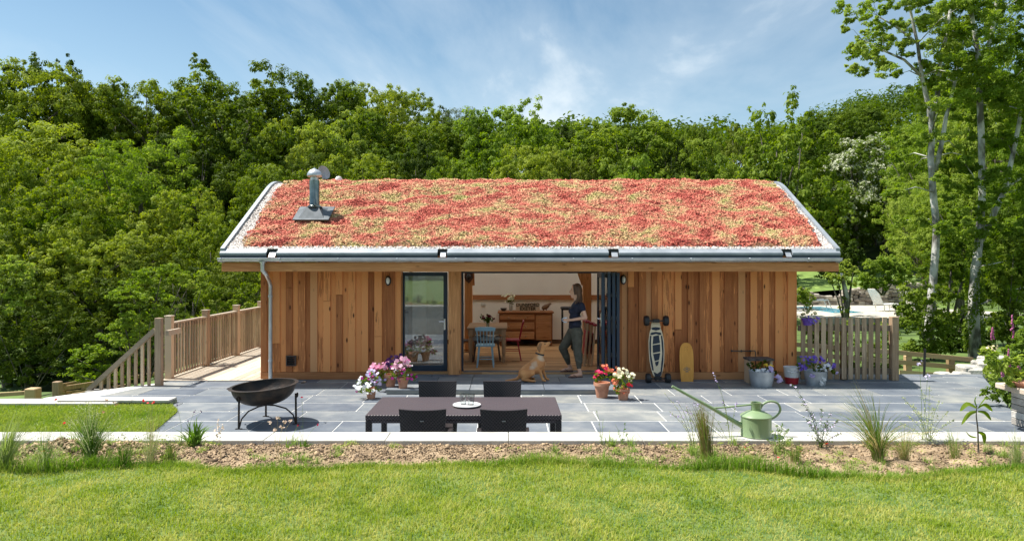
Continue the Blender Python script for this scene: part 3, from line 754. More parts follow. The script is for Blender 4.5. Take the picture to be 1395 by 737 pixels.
# ivy-clad pale-barked tree at the far right
YB = 17.0
def fillp(rs, n, x0, x1, y0, y1, r0, r1, dy=1.6, Y=YB, keep=None):
    out = []
    while len(out) < n:
        a = rs.uniform(x0, x1); b = rs.uniform(y0, y1)
        if keep and not keep(a, b): continue
        y = Y + rs.uniform(-dy, dy); r = rs.uniform(r0, r1)
        out.append((a, b, y, r))
    return out
def ptree(name, base, trunks, plist, mat, label, npl, leaf, seed, bark, branches=20, aspect=.6, cat='tree', flat=.65):
    rs = np.random.default_rng(seed)
    zb = float(gz(PX(base[0], YB), YB)); e = empty(name, (PX(base[0], YB), YB, zb), label, cat)
    mb = MB(seed)
    nodes = []
    for pts, w in trunks:
        P_ = [PT(a, b, YB) - e.location for a, b in pts]
        if pts is trunks[0][0]: P_ = [Vector((P_[0].x, 0, -0.3))] + P_; w = [w[0] * 1.25] + list(w)
        rr_ = [v * YB / F / 2 for v in w]
        mb.tube(P_, rr_, 10); nodes += list(zip(P_[1:], rr_[1:]))
    L = [(PX(a, y) - e.location.x, y - YB, PZ(b, y) - zb, r * y / F) for a, b, y, r in plist]
    order = rs.permutation(len(L))[:branches]
    for i in order:
        c = Vector(L[i][:3]); cand = [(n_, r_) for n_, r_ in nodes if n_.z < c.z + 0.2] or nodes
        n_, r_ = min(cand, key=lambda q: (q[0] - c).length)
        m = n_.lerp(c, .5) + Vector((0, 0, .12)); rb = min(r_ * .4, .018)
        mb.tube([n_, m, c], [rb, rb * .6, rb * .25], 6)
    mb.build('trunk', bark, e, local=True, smooth='all')
    V, Fc, rv = puffs(rs, L, npl, leaf, flat, aspect, jitter=1.0)
    npmesh('crown', V, Fc, mat, e, rndv=rv)
    return e
rs = np.random.default_rng(31)
L1 = fillp(rs, 120, 1292, 1450, -90, 150, 14, 27) + fillp(rs, 80, 1345, 1450, 110, 400, 12, 24) + fillp(rs, 22, 1285, 1345, 150, 320, 9, 16)
t1 = ptree('ash_tree', (1329, 470), [
    ([(1328, 470), (1326, 420), (1329, 365), (1333, 335), (1338, 270), (1337, 190), (1334, 120), (1332, 70), (1322, 10), (1315, -70)], [15, 13, 12, 10, 8.5, 8, 7.5, 7, 5, 3.5]),
    ([(1333, 335), (1350, 300), (1368, 262), (1380, 210), (1392, 150), (1412, 90)], [8, 7.5, 7, 6, 5, 3]),
    ([(1334, 100), (1345, 70), (1356, 20), (1364, -60)], [6, 5.5, 5, 3]), ([(1372, 255), (1400, 236), (1430, 200)], [4, 3.5, 2])],
    L1, m_leafC, 'tall pale-barked ash with ivy low on its trunk, right of the other ash', 380, .095, 41, m_bark2, 34)
# ivy on its trunk
rs2 = np.random.default_rng(3); n = 2600
tt = rs2.random(n); py = 480 - tt * 150; cx = np.interp(py, [330, 365, 420, 480], [1334, 1329, 1326, 1328]); an = rs2.uniform(0, 6.28, n)
keepm = (np.sin(an * 2 + py * .06) > -.3)
py = py[keepm]; cx = cx[keepm]; an = an[keepm]; n = len(py); rad = 0.17 + rs2.uniform(0, .07, n)
P = np.stack([(cx - 690) * YB / F + np.cos(an) * rad, YB + np.sin(an) * rad, 2.1 - (py - 358) * YB / F], -1) - np.array(t1.location)
V, Fc = leaves(rs2, P, unit(np.stack([np.cos(an), np.sin(an), .4 + 0 * an], -1)), .07, .6)
npmesh('ivy', V, Fc, m_leafB, t1, rndv=rs2.random(n))
L2 = [(1158, 22, 17, 13), (1172, 10, 17.3, 14), (1190, 28, 16.7, 15), (1150, 40, 17, 9), (1165, 62, 17.2, 12), (1185, 75, 16.8, 14), (1160, 92, 17, 10), (1178, 98, 17.2, 10), (1205, 92, 16.9, 12), (1210, 55, 17, 12),
      (1215, 12, 17, 15), (1235, 38, 17.4, 14), (1240, 5, 16.8, 15), (1232, 72, 17, 12), (1222, 102, 17, 9), (1250, 92, 17.2, 10), (1262, 30, 17, 14), (1262, 62, 17.5, 10), (1285, 12, 17, 14), (1290, 75, 16.8, 12), (1305, 40, 17.3, 15), (1280, 110, 17.3, 12), (1308, 95, 17.2, 13)] + fillp(rs, 34, 1150, 1320, -100, 10, 12, 22) + fillp(rs, 30, 1150, 1320, 0, 105, 9, 17) + fillp(rs, 34, 1255, 1330, 0, 120, 12, 20) + fillp(rs, 34, 1212, 1330, 110, 330, 10, 18)
L2 += [(1300, 130, 17.5, 13), (1288, 150, 17.6, 12), (1310, 160, 17.7, 14), (1240, 190, 18, 14), (1225, 215, 18.2, 14), (1245, 230, 18, 13)]
ptree('ash_tree', (1270, 440), [
    ([(1266, 445), (1270, 395), (1274, 350), (1276, 310), (1271, 262), (1268, 215), (1270, 180), (1266, 150), (1256, 105), (1250, 60), (1238, 5), (1228, -60)], [12, 10.5, 9.5, 9, 8.5, 8, 7.5, 6.5, 5, 4, 3.2, 2.5]),
    ([(1268, 165), (1277, 130), (1280, 90), (1290, 45), (1300, -20), (1305, -70)], [6.5, 6, 5.5, 4.5, 3.5, 2]),
    ([(1275, 232), (1283, 195), (1289, 160), (1301, 112), (1312, 60)], [6, 6, 5, 4, 3]),
    ([(1256, 105), (1232, 82), (1205, 70), (1175, 55)], [4, 3.4, 2.6, 1.6]), ([(1250, 60), (1222, 38), (1195, 22)], [3.4, 2.6, 1.6])],
    L2, m_leafC, 'tall slender forked ash, left of the two, with airy crown against the sky', 300, .09, 43, m_bark2, 40)
# evergreen-like dark branches under the ashes
def ztree(*a, **k): return shrub(*a, **k)
rs = np.random.default_rng(9)
def cloud(n, x0, x1, y0, y1, r0, r1, keep=None, seed=1):
    r_ = np.random.default_rng(seed); out = []
    while len(out) < n:
        a = r_.uniform(x0, x1); b = r_.uniform(y0, y1)
        if keep and not keep(a, b): continue
        out.append((a, b, r_.uniform(r0, r1)))
    return out
shrub('yew_tree', 1290, 475, 19.5, cloud(70, 1245, 1345, 300, 470, 10, 20, lambda a, b: abs(a - 1295) < 18 + (b - 290) * .28, 1), m_leafB, 'layered bushy evergreen between the two pale ash trunks', 'tree', leaf=.1, npl=170, seed=1, flat=.35, aspect=.5, stem_r=.05)
shrub('laurel_bush', 1270, 490, 16.5, cloud(40, 1232, 1300, 395, 480, 10, 19, None, 2), m_leafB, 'large bright green bush behind the fence, just right of the pickets', 'bush', leaf=.075, npl=190, seed=2)
shrub('evergreen_bush', 1370, 480, 15.5, cloud(60, 1345, 1420, 320, 480, 10, 20, None, 3), m_leafA, 'dark bushy shrub right of the ivy-clad trunk', 'bush', leaf=.08, npl=190, seed=3)
shrub('evergreen_bush', 1310, 485, 18, cloud(26, 1285, 1350, 440, 485, 9, 14, None, 33), m_leafD, 'dark low bush at the foot of ivy-clad trunk', 'bush', leaf=.08, npl=190, seed=33)
shrub('foxglove_bush', 1375, 560, 10.2, cloud(56, 1340, 1430, 428, 545, 8, 15, lambda a, b: b > 560 - (a - 1335) * 2.1, 4), m_leafC, 'bright leafy bush at right edge dotted with tall pink foxgloves', 'bush', leaf=.05, npl=150, seed=4)
m_pink = simple('foxglove_pink', (.30, .05, .14), (.50, .14, .30), scale=9, rough=.6)
rq = random.Random(5); SPK = []
for (fx, fy, h) in ((1379, 432, 28), (1352, 448, 14), (1374, 478, 24), (1388, 492, 18), (1366, 502, 12)):
    mb = MB(4); SPK.append(mb)
    for k in range(18):
        t_ = k / 16; y = 9.9
        mb.ell(PT(fx + rq.uniform(-2.5, 2.5) * (1.2 - t_), fy + h - t_ * h, y), (.012, .012, .017), 6, 4)
fb = [o for o in bpy.data.objects if o.get('label') == 'bright leafy bush at right edge dotted with tall pink foxgloves'][0]
for mb in SPK: mb.build('flower_spike', m_pink, fb, smooth='all')
# small ivy-trunked tree near the pool and the broad bush beside it
e = shrub('small_tree', 1152, 445, 19, [(1140, 372, 13), (1152, 362, 13), (1131, 380, 9), (1162, 372, 10), (1147, 384, 11), (1160, 388, 8), (1152, 408, 6), (1150, 422, 7), (1153, 437, 9)], m_leafB, 'small tree with ivy-wrapped trunk beside the blue pool', 'tree', leaf=.07, npl=260, seed=5, stems=7, stem_r=.03)
mb = MB(1); px_tube(mb, [(1152, 446), (1151, 425), (1154, 405), (1150, 388), (1146, 372)], [8, 6.5, 6, 5, 3], 19, e); mb.build('trunk', m_bark2, e, local=True, smooth='all')
shrub('hawthorn_bush', 1203, 400, 24, cloud(44, 1172, 1238, 352, 388, 7, 12, lambda a, b: ((a - 1205) / 36) ** 2 + ((b - 372) / 21) ** 2 < 1, 6), m_leafC, 'wide rounded bush on the grass above the pool', 'bush', leaf=.085, npl=200, seed=6, stems=8, stem_r=.03)
shrub('small_bush', 1098, 420, 26, cloud(14, 1086, 1108, 395, 412, 6, 9, None, 7), m_leafB, 'small round bush showing just right of the cabin wall', 'bush', leaf=.08, npl=160, seed=7)
for i, (px_, pb, c) in enumerate(((1115, 470, cloud(22, 1095, 1150, 440, 480, 8, 12, None, 8)), (1190, 480, cloud(30, 1150, 1225, 445, 500, 8, 13, None, 9)))):
    shrub('garden_shrub', px_, 505, 15 + i * .4, c, m_leafB, ['leafy shrub seen through the left pickets of the fence', 'leafy shrub seen through the right pickets of the fence'][i], 'shrub', leaf=.06, npl=150, seed=8 + i)
# sprawling light shrub beside the deck steps, and undergrowth at left
shrub('hazel_shrub', 190, 540, 14.5, cloud(80, 95, 290, 360, 520, 8, 17, lambda a, b: abs(a - (215 - (b - 360) * .12)) < 28 + (b - 355) * .55 and a < 262 - max(0, b - 400) * .3, 10), m_leafC, 'sprawling pale green shrub behind the deck railing and steps', 'shrub', leaf=.065, npl=150, seed=10, stems=26, stem_r=.014, flat=.45)
shrub('hazel_shrub', 245, 520, 18, cloud(22, 170, 278, 368, 400, 7, 13, None, 21), m_leafB, 'dark green shrub overhanging behind the pale one by the deck', 'shrub', leaf=.075, npl=150, seed=21, flat=.5)
shrub('undergrowth_bush', 40, 540, 16, cloud(90, -40, 150, 375, 530, 9, 17, None, 11), m_leafD, 'dark undergrowth behind the long pale wall at far left', 'bush', leaf=.07, npl=170, seed=11)
shrub('undergrowth_bush', 310, 500, 20, cloud(26, 262, 372, 385, 440, 9, 15, None, 12), m_leafA, 'leafy undergrowth above the far end of the deck railing', 'bush', leaf=.08, npl=150, seed=12)
shrub('undergrowth_bush', 330, 440, 22.5, cloud(40, 285, 420, 340, 430, 12, 18, None, 13), m_leafD, 'dark shaded bush behind the left cabin corner', 'bush', leaf=.09, npl=150, seed=13)
shrub('elder_bush', -12, 470, 19, cloud(30, -40, 40, 350, 420, 10, 16, None, 14), m_leafC, 'light leafy bush at the left picture edge', 'bush', leaf=.09, npl=110, seed=14, flat=.4)
shrub('undergrowth_bush', 1130, 380, 27, cloud(26, 1080, 1175, 330, 372, 9, 14, None, 15), m_leafD, 'dark bush under the right roof corner', 'bush', leaf=.11, npl=150, seed=15)

# ================================================================ POOL TERRACE
m_pave = simple('pool_paving', (.42, .38, .31), (.55, .51, .43), scale=2, rough=.9)
m_lawn2 = simple('meadow', (.10, .17, .03), (.20, .29, .06), scale=1.2, rough=.95, bump=.6, bscale=14)
zt = float(gz(17, 36)) + .12
tag(MB().bb(13.6, 24.5, 31, 40.6, zt - .5, zt).build('pool_terrace', m_pave), kind='structure')
yp = 36.5
mwat = simple('pool_water', (.01, .32, .48), (.03, .45, .62), scale=3, rough=.08, spec=.5)
tag(MB().bb(PX(1108, yp), PX(1146, yp), 34.2, 38.8, zt + .004, zt + .02).build('pool_water', mwat), kind='structure')
def zface(x): return zt + .9
tag(grid('pool_bank', np.linspace(11, 27, 40), np.linspace(40.9, 54, 30), lambda x, y: zt + .75 + .15 * np.sin(x * .7) + (y - 40.9) * .16, m_lawn2), kind='structure')
m_stone = simple('rubble_stone', (.20, .17, .14), (.46, .41, .34), scale=5, rough=.92, bump=.5, rndmix=.9)
mb = MB(5); rq = random.Random(8)
def stonewall(x0, x1, y0, hfun):
    x = x0
    while x < x1:
        z = zt
        while z < zt + hfun(x):
            w_ = rq.uniform(.25, .5); h_ = rq.uniform(.13, .24); mb.rand()
            mb.box((x + rq.uniform(-.08, .08), y0 + rq.uniform(-.06, .06), z + h_ / 2), (w_, .45, h_ * .97), rot=(rq.uniform(-.1, .1), rq.uniform(-.12, .12), rq.uniform(-.15, .15)), bev=.04)
            z += h_
        x += .33
stonewall(13.4, 26, 40.7, lambda x: .7 + .3 * math.sin(x * .9) + .35 * (x > 19.5))
tag(mb.build('stone_wall', m_stone), 'rough rubble stone wall behind the pool terrace', 'wall')
m_plast = simple('white_plastic', (.75, .75, .73), (.82, .82, .80), rough=.4)
def lounger(px_, py_, Y, lab, flip=1):
    e = empty('sun_lounger', (PX(px_, Y), Y, zt), lab, 'sun lounger', 'white sun loungers by the pool')
    mb = MB()
    for i in range(11): mb.box((-.75 * flip + i * .11 * flip, 0, .36), (.09, .6, .03))
    mb.bar((-.8 * flip, -.3, .34), (.4 * flip, -.3, .34), .04, .06).bar((-.8 * flip, .3, .34), (.4 * flip, .3, .34), .04, .06)
    mb.build('seat', m_plast, e, local=True)
    mb = MB()
    for i in range(7): mb.box((.42 * flip + i * .065 * flip, 0, .42 + i * .11), (.03, .6, .1), rot=(0, .5 * flip, 0))
    mb.build('backrest', m_plast, e, local=True)
    for a in (-.6, .3):
        for b in (-.27, .27): MB().bar((a * flip, b, 0), (a * flip * 1.08, b, .34), .04).build('leg', m_plast, e, local=True)
    return e
lounger(1205, 425, 35.6, 'white slatted sun lounger with raised back left of the other one', -1).rotation_euler[2] = .35
lounger(1250, 424, 36, 'white sun lounger half hidden behind green shrubs', -1)
shrub('garden_shrub', 1235, 440, 30, cloud(16, 1222, 1262, 412, 440, 6, 10, None, 17), m_leafC, 'low shrub in front of the right sun lounger', 'shrub', leaf=.09, npl=130, seed=17)
m_metal = simple('brushed_metal', (.5, .51, .52), (.62, .63, .64), rough=.35, metal=.9, scale=3)
mb = MB()
for dx_ in (0, .5): mb.tube([(PX(1101, 35), 35 + dx_, zt), (PX(1103, 35), 35 + dx_, zt + .55), (PX(1128, 35), 35 + dx_, zt + .6), (PX(1134, 35), 35 + dx_, zt + .05)], .03, 6)
tag(mb.build('pool_handrail', m_metal), 'pale metal handrail at the near edge of the pool', 'handrail')

# ================================================================ FENCES, DECK
m_wold = wood('weathered_wood', (.20, .125, .07), (.56, .41, .27), 'Z', knots=.5, var=.5)
m_woldx = wood('weathered_rail_wood', (.12, .09, .06), (.34, .27, .20), 'X', knots=.3, var=.5)
m_pale = wood('new_fence_wood', (.30, .20, .10), (.56, .42, .24), 'X', knots=.3, var=.5)
m_palez = wood('new_post_wood', (.24, .16, .08), (.50, .36, .20), 'Z', knots=.3, var=.5)
# picket fence
YF = 12.47
e = empty('picket_fence', (PX(1155, YF), YF, 0), 'grey weathered vertical picket fence joining the cabin corner on the right', 'fence')
px_ = 1094.0; i = 0; rq = random.Random(6)
while px_ < 1214:
    w_ = .082
    top = PZ(432.5 + rq.uniform(-.6, .6), YF); mb = MB(i + 3); mb.rand()
    x = PX(px_, YF)
    mb.box((x, YF, top / 2 + .01), (w_, .02, top - .02), rot=(0, rq.uniform(-.006, .006), 0), bev=.003); mb.build('picket', m_wold, e)
    px_ += 9.25; i += 1
for z in (.16, .93): MB(int(z * 9)).rand().bb(PX(1088.5, YF), PX(1214, YF), YF + .012, YF + .062, z - .05, z + .05).build('rail', m_woldx, e)
for p_ in (1218.5,): MB(7).rand().bb(PX(p_ - 4.6, YF), PX(p_ + 4.6, YF), YF - .04, YF + .08, 0, PZ(431.5, YF), bev=.006).build('post', m_wold, e)
MB(8).rand().bb(PX(1150, YF), PX(1157, YF), YF + .065, YF + .155, 0, .98).build('post', m_wold, e)
# post and rail fence to the right
e = empty('rail_fence', (PX(1260, 14), 14, -.2), 'new pale wooden post and rail fence sloping down behind the right end of patio', 'fence')
def rl(a, b, w_=.09, m=m_pale): MB(int(a.x * 7)).rand().bar(a, b, .04, w_).build('rail', m, e)
for (a, b, c, d) in ((1080, 469, 1235, 481), (1080, 481, 1235, 494), (1235, 481.5, 1325, 490), (1235, 494, 1325, 502)):
    rl(PT(a, b, 14.2), PT(c, d, 14.2))
rl(PT(1226, 507, 14.2), PT(1325, 514, 14.2))
for p_ in (1120, 1180, 1235, 1293): MB(p_).rand().bb(PX(p_, 14.3) - .06, PX(p_, 14.3) + .06, 14.2, 14.32, -.35, PZ(484 if p_ > 1200 else 468, 14.3), bev=.01).build('post', m_palez, e)
m_black = simple('black_paint', (.012, .012, .013), (.02, .02, .021), rough=.5)
tag(MB().tube([(PX(1259, 12.9), 12.9, 0), (PX(1260, 12.9), 12.9, PZ(475, 12.9))], .022, 8).build('garden_stake', m_black), 'thin black stake standing by the rail fence', 'stake')
# white rock steps at the right
mb = MB(9); rq = random.Random(3)
for i, (px_, py_, w_) in enumerate(((1300, 506, 26), (1318, 500, 26), (1330, 495, 22), (1344, 490, 20), (1352, 484, 16))):
    p = PT(px_, py_, 13.45 + i * .16)
    for q in range(4): mb.rand(); h_ = p.z + .35 + rq.uniform(-.05, .02); mb.box((p.x + rq.uniform(-.2, .2), p.y + rq.uniform(-.12, .12), -.35 + h_ / 2), (rq.uniform(.14, .3), rq.uniform(.14, .3), h_), rot=(rq.uniform(-.06, .06), rq.uniform(-.08, .08), rq.uniform(-.6, .6)), bev=.03)
tag(mb.build('rock_steps', simple('chalk_rock', (.36, .34, .30), (.52, .50, .45), scale=8, rough=.95, bump=.6)), 'chalky white rocks heaped as steps beyond the right end of patio', 'rocks')
# deck
m_deck = wood('deck_boards', (.34, .28, .21), (.60, .53, .43), 'Y', knots=.2, var=.5)
e = empty('timber_deck', (-5.25, 15, 0), 'pale timber deck running along the left side of the cabin', 'deck')
mb = MB(4); x = -6.19
while x < -4.44:
    mb.rand().bb(x, x + .134, 12.42, 18.4, -.03, .010, bev=.003); x += .14
mb.build('boards', m_deck, e)
MB().bb(-6.19, -4.43, 12.385, 12.415, -.16, .008).bb(-6.19, -4.43, 12.6, 18.4, -.25, -.04).build('joist_frame', m_black, e)
# deck railing
m_rail = wood('railing_wood', (.24, .165, .11), (.56, .43, .30), 'Z', knots=.35, var=.6)
m_raily = wood('handrail_wood', (.20, .15, .11), (.46, .38, .29), 'Y', knots=.2, var=.6)
e = empty('deck_railing', (-6.1, 15, 0), 'wooden railing with close upright balusters along the outer side of deck', 'railing')
XR = -6.1; ys_ = [12.62, 14.15, 15.75, 17.3, 18.4]
for i, y in enumerate(ys_):
    mb = MB(i + 20).rand(); mb.bb(XR - .06, XR + .06, y - .06, y + .06, -.3, 1.12, bev=.006); o = mb.build('post', m_rail, e)
    MB().bb(XR - .07, XR + .07, y - .07, y + .07, 1.123, 1.15, bev=.01).build('post_cap', m_raily, o)
for a, b in zip(ys_[:-1], ys_[1:]):
    MB(int(a * 5)).rand().bb(XR - .05, XR + .05, a + .061, b - .061, .985, 1.02, bev=.008).bb(XR - .02, XR + .02, a + .061, b - .061, .89, .983).build('handrail', m_raily, e)
    MB(int(a * 5 + 1)).rand().bb(XR - .02, XR + .02, a + .061, b - .061, .05, .09).build('bottom_rail', m_raily, e)
    n = int((b - a - .12) / .115)
    for k in range(n):
        y = a + .06 + (k + .5) * (b - a - .12) / n
        MB(int(y * 50)).rand().bb(XR + .03, XR + .06, y - .016, y + .016, .05, .985).build('baluster', m_rail, e)
# step railing
e = empty('step_railing', (-6.0, 11.95, 0), 'sloping wooden handrail with balusters going down to the left from deck', 'railing')
YS = 11.95
MB(1).rand().bb(PX(212.5, YS), PX(221, YS), YS - .055, YS + .055, -.2, PZ(433, YS), bev=.006).build('newel_post', m_rail, e)
MB(2).rand().bb(PX(221.5, YS), PX(226, YS), YS + .1, 12.5, .84, .93).build('top_rail', m_raily, e)
a = PT(212, 449, YS); b = PT(121, 531, YS)
MB(3).rand().bar(a, b, .09, .075).build('handrail', wood('step_rail_wood', (.20, .15, .11), (.46, .38, .29), 'X', knots=.2, var=.6), e)
for k, p_ in enumerate((138, 148, 157.5, 166.5, 175.5, 185, 194, 203)):
    t_ = (p_ - 121) / 91; yt = 531 - t_ * 82 + 2
    MB(k + 40).rand().bb(PX(p_ - 1.7, YS), PX(p_ + 1.7, YS), YS - .02, YS + .02, PZ(531.5, YS), PZ(yt, YS)).build('baluster', m_rail, e)
tag(MB(3).bb(PX(121, YS), -6.05, YS - .12, YS + .12, -.6, PZ(531, YS), bev=.01).build('step_wall', simple('grey_stone', (.2, .19, .17), (.36, .34, .31), scale=6, rough=.9, bump=.4)), 'low grey stone plinth under the sloping step handrail', 'wall')
# rail fences at the left
e = empty('rail_fence', (PX(20, 13), 13, -.8), 'rough wooden fence rail and stout square post at far left edge', 'fence')
MB(1).rand().bar(PT(-60, 541, 13), PT(37, 535, 13), .07, .07).build('rail', m_pale, e)
MB(2).rand().bb(PX(35, 13), PX(50, 13), 12.95, 13.15, -1.3, PZ(529, 13), bev=.015).build('post', m_palez, e)
e = empty('rail_fence', (PX(110, 13.5), 13.5, -.8), 'brown post and rail fence running back from stout post to the deck steps', 'fence')
MB(3).rand().bb(PX(73, 12.6), PX(82.5, 12.6), 12.55, 12.67, -1.3, PZ(519.5, 12.6), bev=.01).build('post', m_wold, e)
MB(4).rand().bb(PX(84, 13.2), PX(90, 13.2), 13.1, 13.2, -1.3, PZ(526, 13.2)).build('post', m_palez, e)
MB(5).rand().bb(PX(111, 16), PX(115, 16), 16, 16.1, -1.6, PZ(516, 16)).build('post', m_wold, e)
for a, b in ((PT(86, 529, 13.1), PT(240, 505, 17.5)), (PT(86, 541, 13.1), PT(240, 514, 17.5)), (PT(82, 526, 12.7), PT(113, 520, 16)), (PT(82, 537, 12.7), PT(113, 533, 16))):
    MB(int(a.z * 99)).rand().bar(a, b, .04, .085).build('rail', m_palez, e)
# ================================================================ CABIN
YW = 12.55; XL = -4.43; XRt = 5.24; YBK = 17.35
m_clad = wood('larch_cladding', (.24, .066, .022), (.78, .32, .115), 'Z', knots=1.0, var=.75, grey=(.42, .29, .17))
m_cladx = wood('larch_base_board', (.28, .10, .035), (.56, .26, .11), 'X', knots=.5, var=.4)
m_beam = wood('eaves_beam', (.38, .145, .05), (.68, .33, .135), 'X', knots=.5, var=.25)
m_post = wood('oak_post', (.38, .145, .05), (.76, .38, .16), 'Z', knots=.7, var=.3)
m_iwall = simple('interior_plaster', (.86, .82, .74), (.89, .85, .77), scale=2, rough=.9)
m_ifloor = wood('interior_floorboards', (.30, .15, .06), (.55, .32, .15), 'X', knots=.3, var=.5)
m_pine2 = wood('pine_fronts', (.34, .15, .065), (.60, .32, .15), 'X', knots=.4, var=.3)
m_navy = simple('dark_blue_frame', (.013, .028, .052), (.019, .037, .066), scale=3, rough=.42)
m_zinc = simple('zinc', (.46, .48, .50), (.58, .60, .62), scale=5, rough=.42, metal=.75)
m_flash = simple('grey_flashing', (.26, .29, .32), (.36, .39, .42), scale=4, rough=.5, metal=.25)
m_dflash = simple('dark_flashing', (.055, .075, .10), (.075, .10, .13), scale=4, rough=.5)
m_glass = glassmat('window_glass', (.62, .72, .78), refl=1.0, base_refl=.24)
cab = empty('cabin', (0.4, YW, 0), 'wooden cabin with vertical boards, red sedum roof and folding glass doors', 'cabin')
def boards(name, x0, x1, y, z0, z1, seed, ztop_fn=None):
    mb = MB(seed); rq = random.Random(seed); x = x0; front = True
    while x < x1 - .01:
        w_ = rq.uniform(.115, .15) if front else rq.uniform(.075, .105)
        if x + w_ > x1 - .04: w_ = x1 - x
        mb.rand()
        if front:
            cut = rq.uniform(z0 + .5, z1 - .4) if rq.random() < .28 else None
            a, b = x + .0045, x + w_ - .0045
            if cut:
                mb.bb(a, b, y, y + .033, z0, cut - .003, bev=.004); mb.rand(); mb.bb(a, b, y, y + .033, cut + .003, z1, bev=.004)
            else: dy_ = rq.uniform(0, .008); mb.bb(a, b, y + dy_, y + .033, z0, z1, bev=.004)
        else:
            mb.bb(max(x0, x - .03), min(x1, x + w_ + .03), y + .035, y + .049, z0, z1, bev=.002)
        x += w_; front = not front
    return mb.build(name, m_clad, cab)
PWL = PX(545.5, YW)   # right end of left wall
PWR = PX(838.5, YW)
wl = boards('front_wall_left', XL, PWL, YW, .135, 2.06, 3)
wr = boards('front_wall_right', PWR, XRt, YW, .135, 2.06, 8)
for nm, w_ in (('front_wall', wl), ('front_wall', wr)): w_.name = nm; w_.data.name = nm
MB(1).rand().bb(XL, PWL, YW + .01, YW + .05, 0, .132, bev=.004).build('base_board', m_cladx, cab)
MB(2).rand().bb(PWR, XRt, YW + .01, YW + .05, 0, .132, bev=.004).build('base_board', m_cladx, cab)
# solid wall cores, side and rear walls with boards
mb = MB(5)
mb.bb(PWR, XRt - .03, YW + .05, YW + .30, 0, 2.06)
mb.build('wall_core', m_post, cab); MB().bb(XL + .03, PWL, YW + .05, YW + .30, 0, 2.06).build('wall_core', m_post, cab)
def zr(Y):
    u = min(Y, 2 * 14.95 - Y) - 11.95
    if u <= 2.25: return 2.30 + .565 * u
    q = u - 2.25
    return 2.30 + .565 * 2.25 + .565 * q - .565 * q * q / 1.5
def sideboards(name, x, sgn, seed, gap=None):
    mb = MB(seed); rq = random.Random(seed); y = YW + .05; front = True
    while y < YBK:
        w_ = rq.uniform(.115, .15) if front else rq.uniform(.075, .105)
        y1 = min(YBK, y + w_); mb.rand(); off = 0 if front else -.024 * sgn
        z1 = max(zr(min(max(y, 12), 17.9)), 2.0) - .22
        segs = [(0.02, z1)]
        if gap and y1 > gap[0] and y < gap[1]: segs = [(0.02, gap[2]), (gap[3], z1)]
        for a, b in segs:
            if b > a: mb.bb(min(x, x - .022 * sgn) + off, max(x, x - .022 * sgn) + off, y, y1 + (.01 if front else 0), a, b)
        y = y1; front = not front
    return mb.build(name, m_clad, cab)
sideboards('side_wall', XL, -1, 14, gap=(13.6, 16.4, .5, 2.6)); sideboards('side_wall', XRt, 1, 15)
# unseen left gable window frame, unglazed, added to let light into the room
gw = MB().bb(XL + .01, XL + .07, 13.6, 13.68, .5, 2.6).bb(XL + .01, XL + .07, 16.32, 16.4, .5, 2.6).bb(XL + .01, XL + .07, 13.681, 16.319, .5, .58).bb(XL + .01, XL + .07, 13.681, 16.319, 2.52, 2.6).bb(XL + .01, XL + .07, 14.96, 15.04, .581, 2.519).build('added_side_window', m_navy, cab)
mb = MB().bb(XL, XRt, YBK - .03, YBK, 0, 2.25); mb.build('rear_wall', m_cladx, cab)
# interior
MB().bb(XL + .05, XRt - .05, YBK - .15, YBK - .1, .1, 2.5).build('interior_back_wall', m_iwall, cab)
mb = MB(); mb.bb(XRt - .15, XRt - .1, YW + .31, YBK - .151, .1, 2.35); mb.build('interior_side_wall', m_iwall, cab); mb = MB(); mb.bb(-2.05, -1.97, 14.6, YBK - .151, .1, 2.3); mb.build('interior_side_wall', m_iwall, cab)
mb = MB(6); y = YW + .12
while y < YBK - .1:
    x = XL + .05; 
    while x < XRt - .06:
        l = min(mb.rn.uniform(1.2, 2.4), XRt - .05 - x); mb.rand(); mb.bb(x, x + l - .002, y, y + .118, .06, .11); x += l
    y += .12
mb.build('interior_floor', m_ifloor, cab)
# ceiling
mb = MB()
for ya, yb in ((12.7, 15.5), (16.8, 17.2)):
    pf = [(Y, zr(Y) - .24) for Y in np.linspace(ya, yb, 16)]; V_ = [(XL + .06, a, b) for a, b in pf] + [(XRt - .12, a, b) for a, b in pf]; n = len(pf)
    mb.add(V_, [(i, i + 1, n + i + 1, n + i) for i in range(n - 1)])
mb.build('ceiling', m_iwall, cab)
MB(1).rand().bb(PX(643, 17), XRt - .2, YBK - .185, YBK - .151, PZ(408.5, 17.1), PZ(402, 17.1)).build('picture_rail', m_cladx, cab)
m_brownd = simple('dark_skirting', (.10, .05, .03), (.14, .08, .04), rough=.6)
MB().bb(-1.96, XRt - .2, YBK - .175, YBK - .151, .111, .21).build('skirting', m_brownd, cab)
MB(2).rand().bb(PX(633, 15.6), PX(643.5, 15.6), 15.55, 15.71, .111, 3.4, bev=.006).build('interior_post', m_post, cab)
MB(3).rand().bb(PX(794, 14.6), PX(805, 14.6), 14.52, 14.68, .111, 3.2, bev=.006).bar(PT(795, 388, 14.6), PT(786, 360, 14.6), .09, .09).build('interior_post', m_post, cab)
MB(4).rand().bar(PT(644, 389, 15.62), PT(643, 360, 15.62), .03, .09).build('brace', m_post, cab)
m_wp = simple('white_plate', (.7, .68, .63), rough=.4)
MB().bb(PX(655, 17.15), PX(661.5, 17.15), YBK - .17, YBK - .152, PZ(417, 17.15), PZ(412.5, 17.15), bev=.003).build('wall_socket', m_wp, cab)
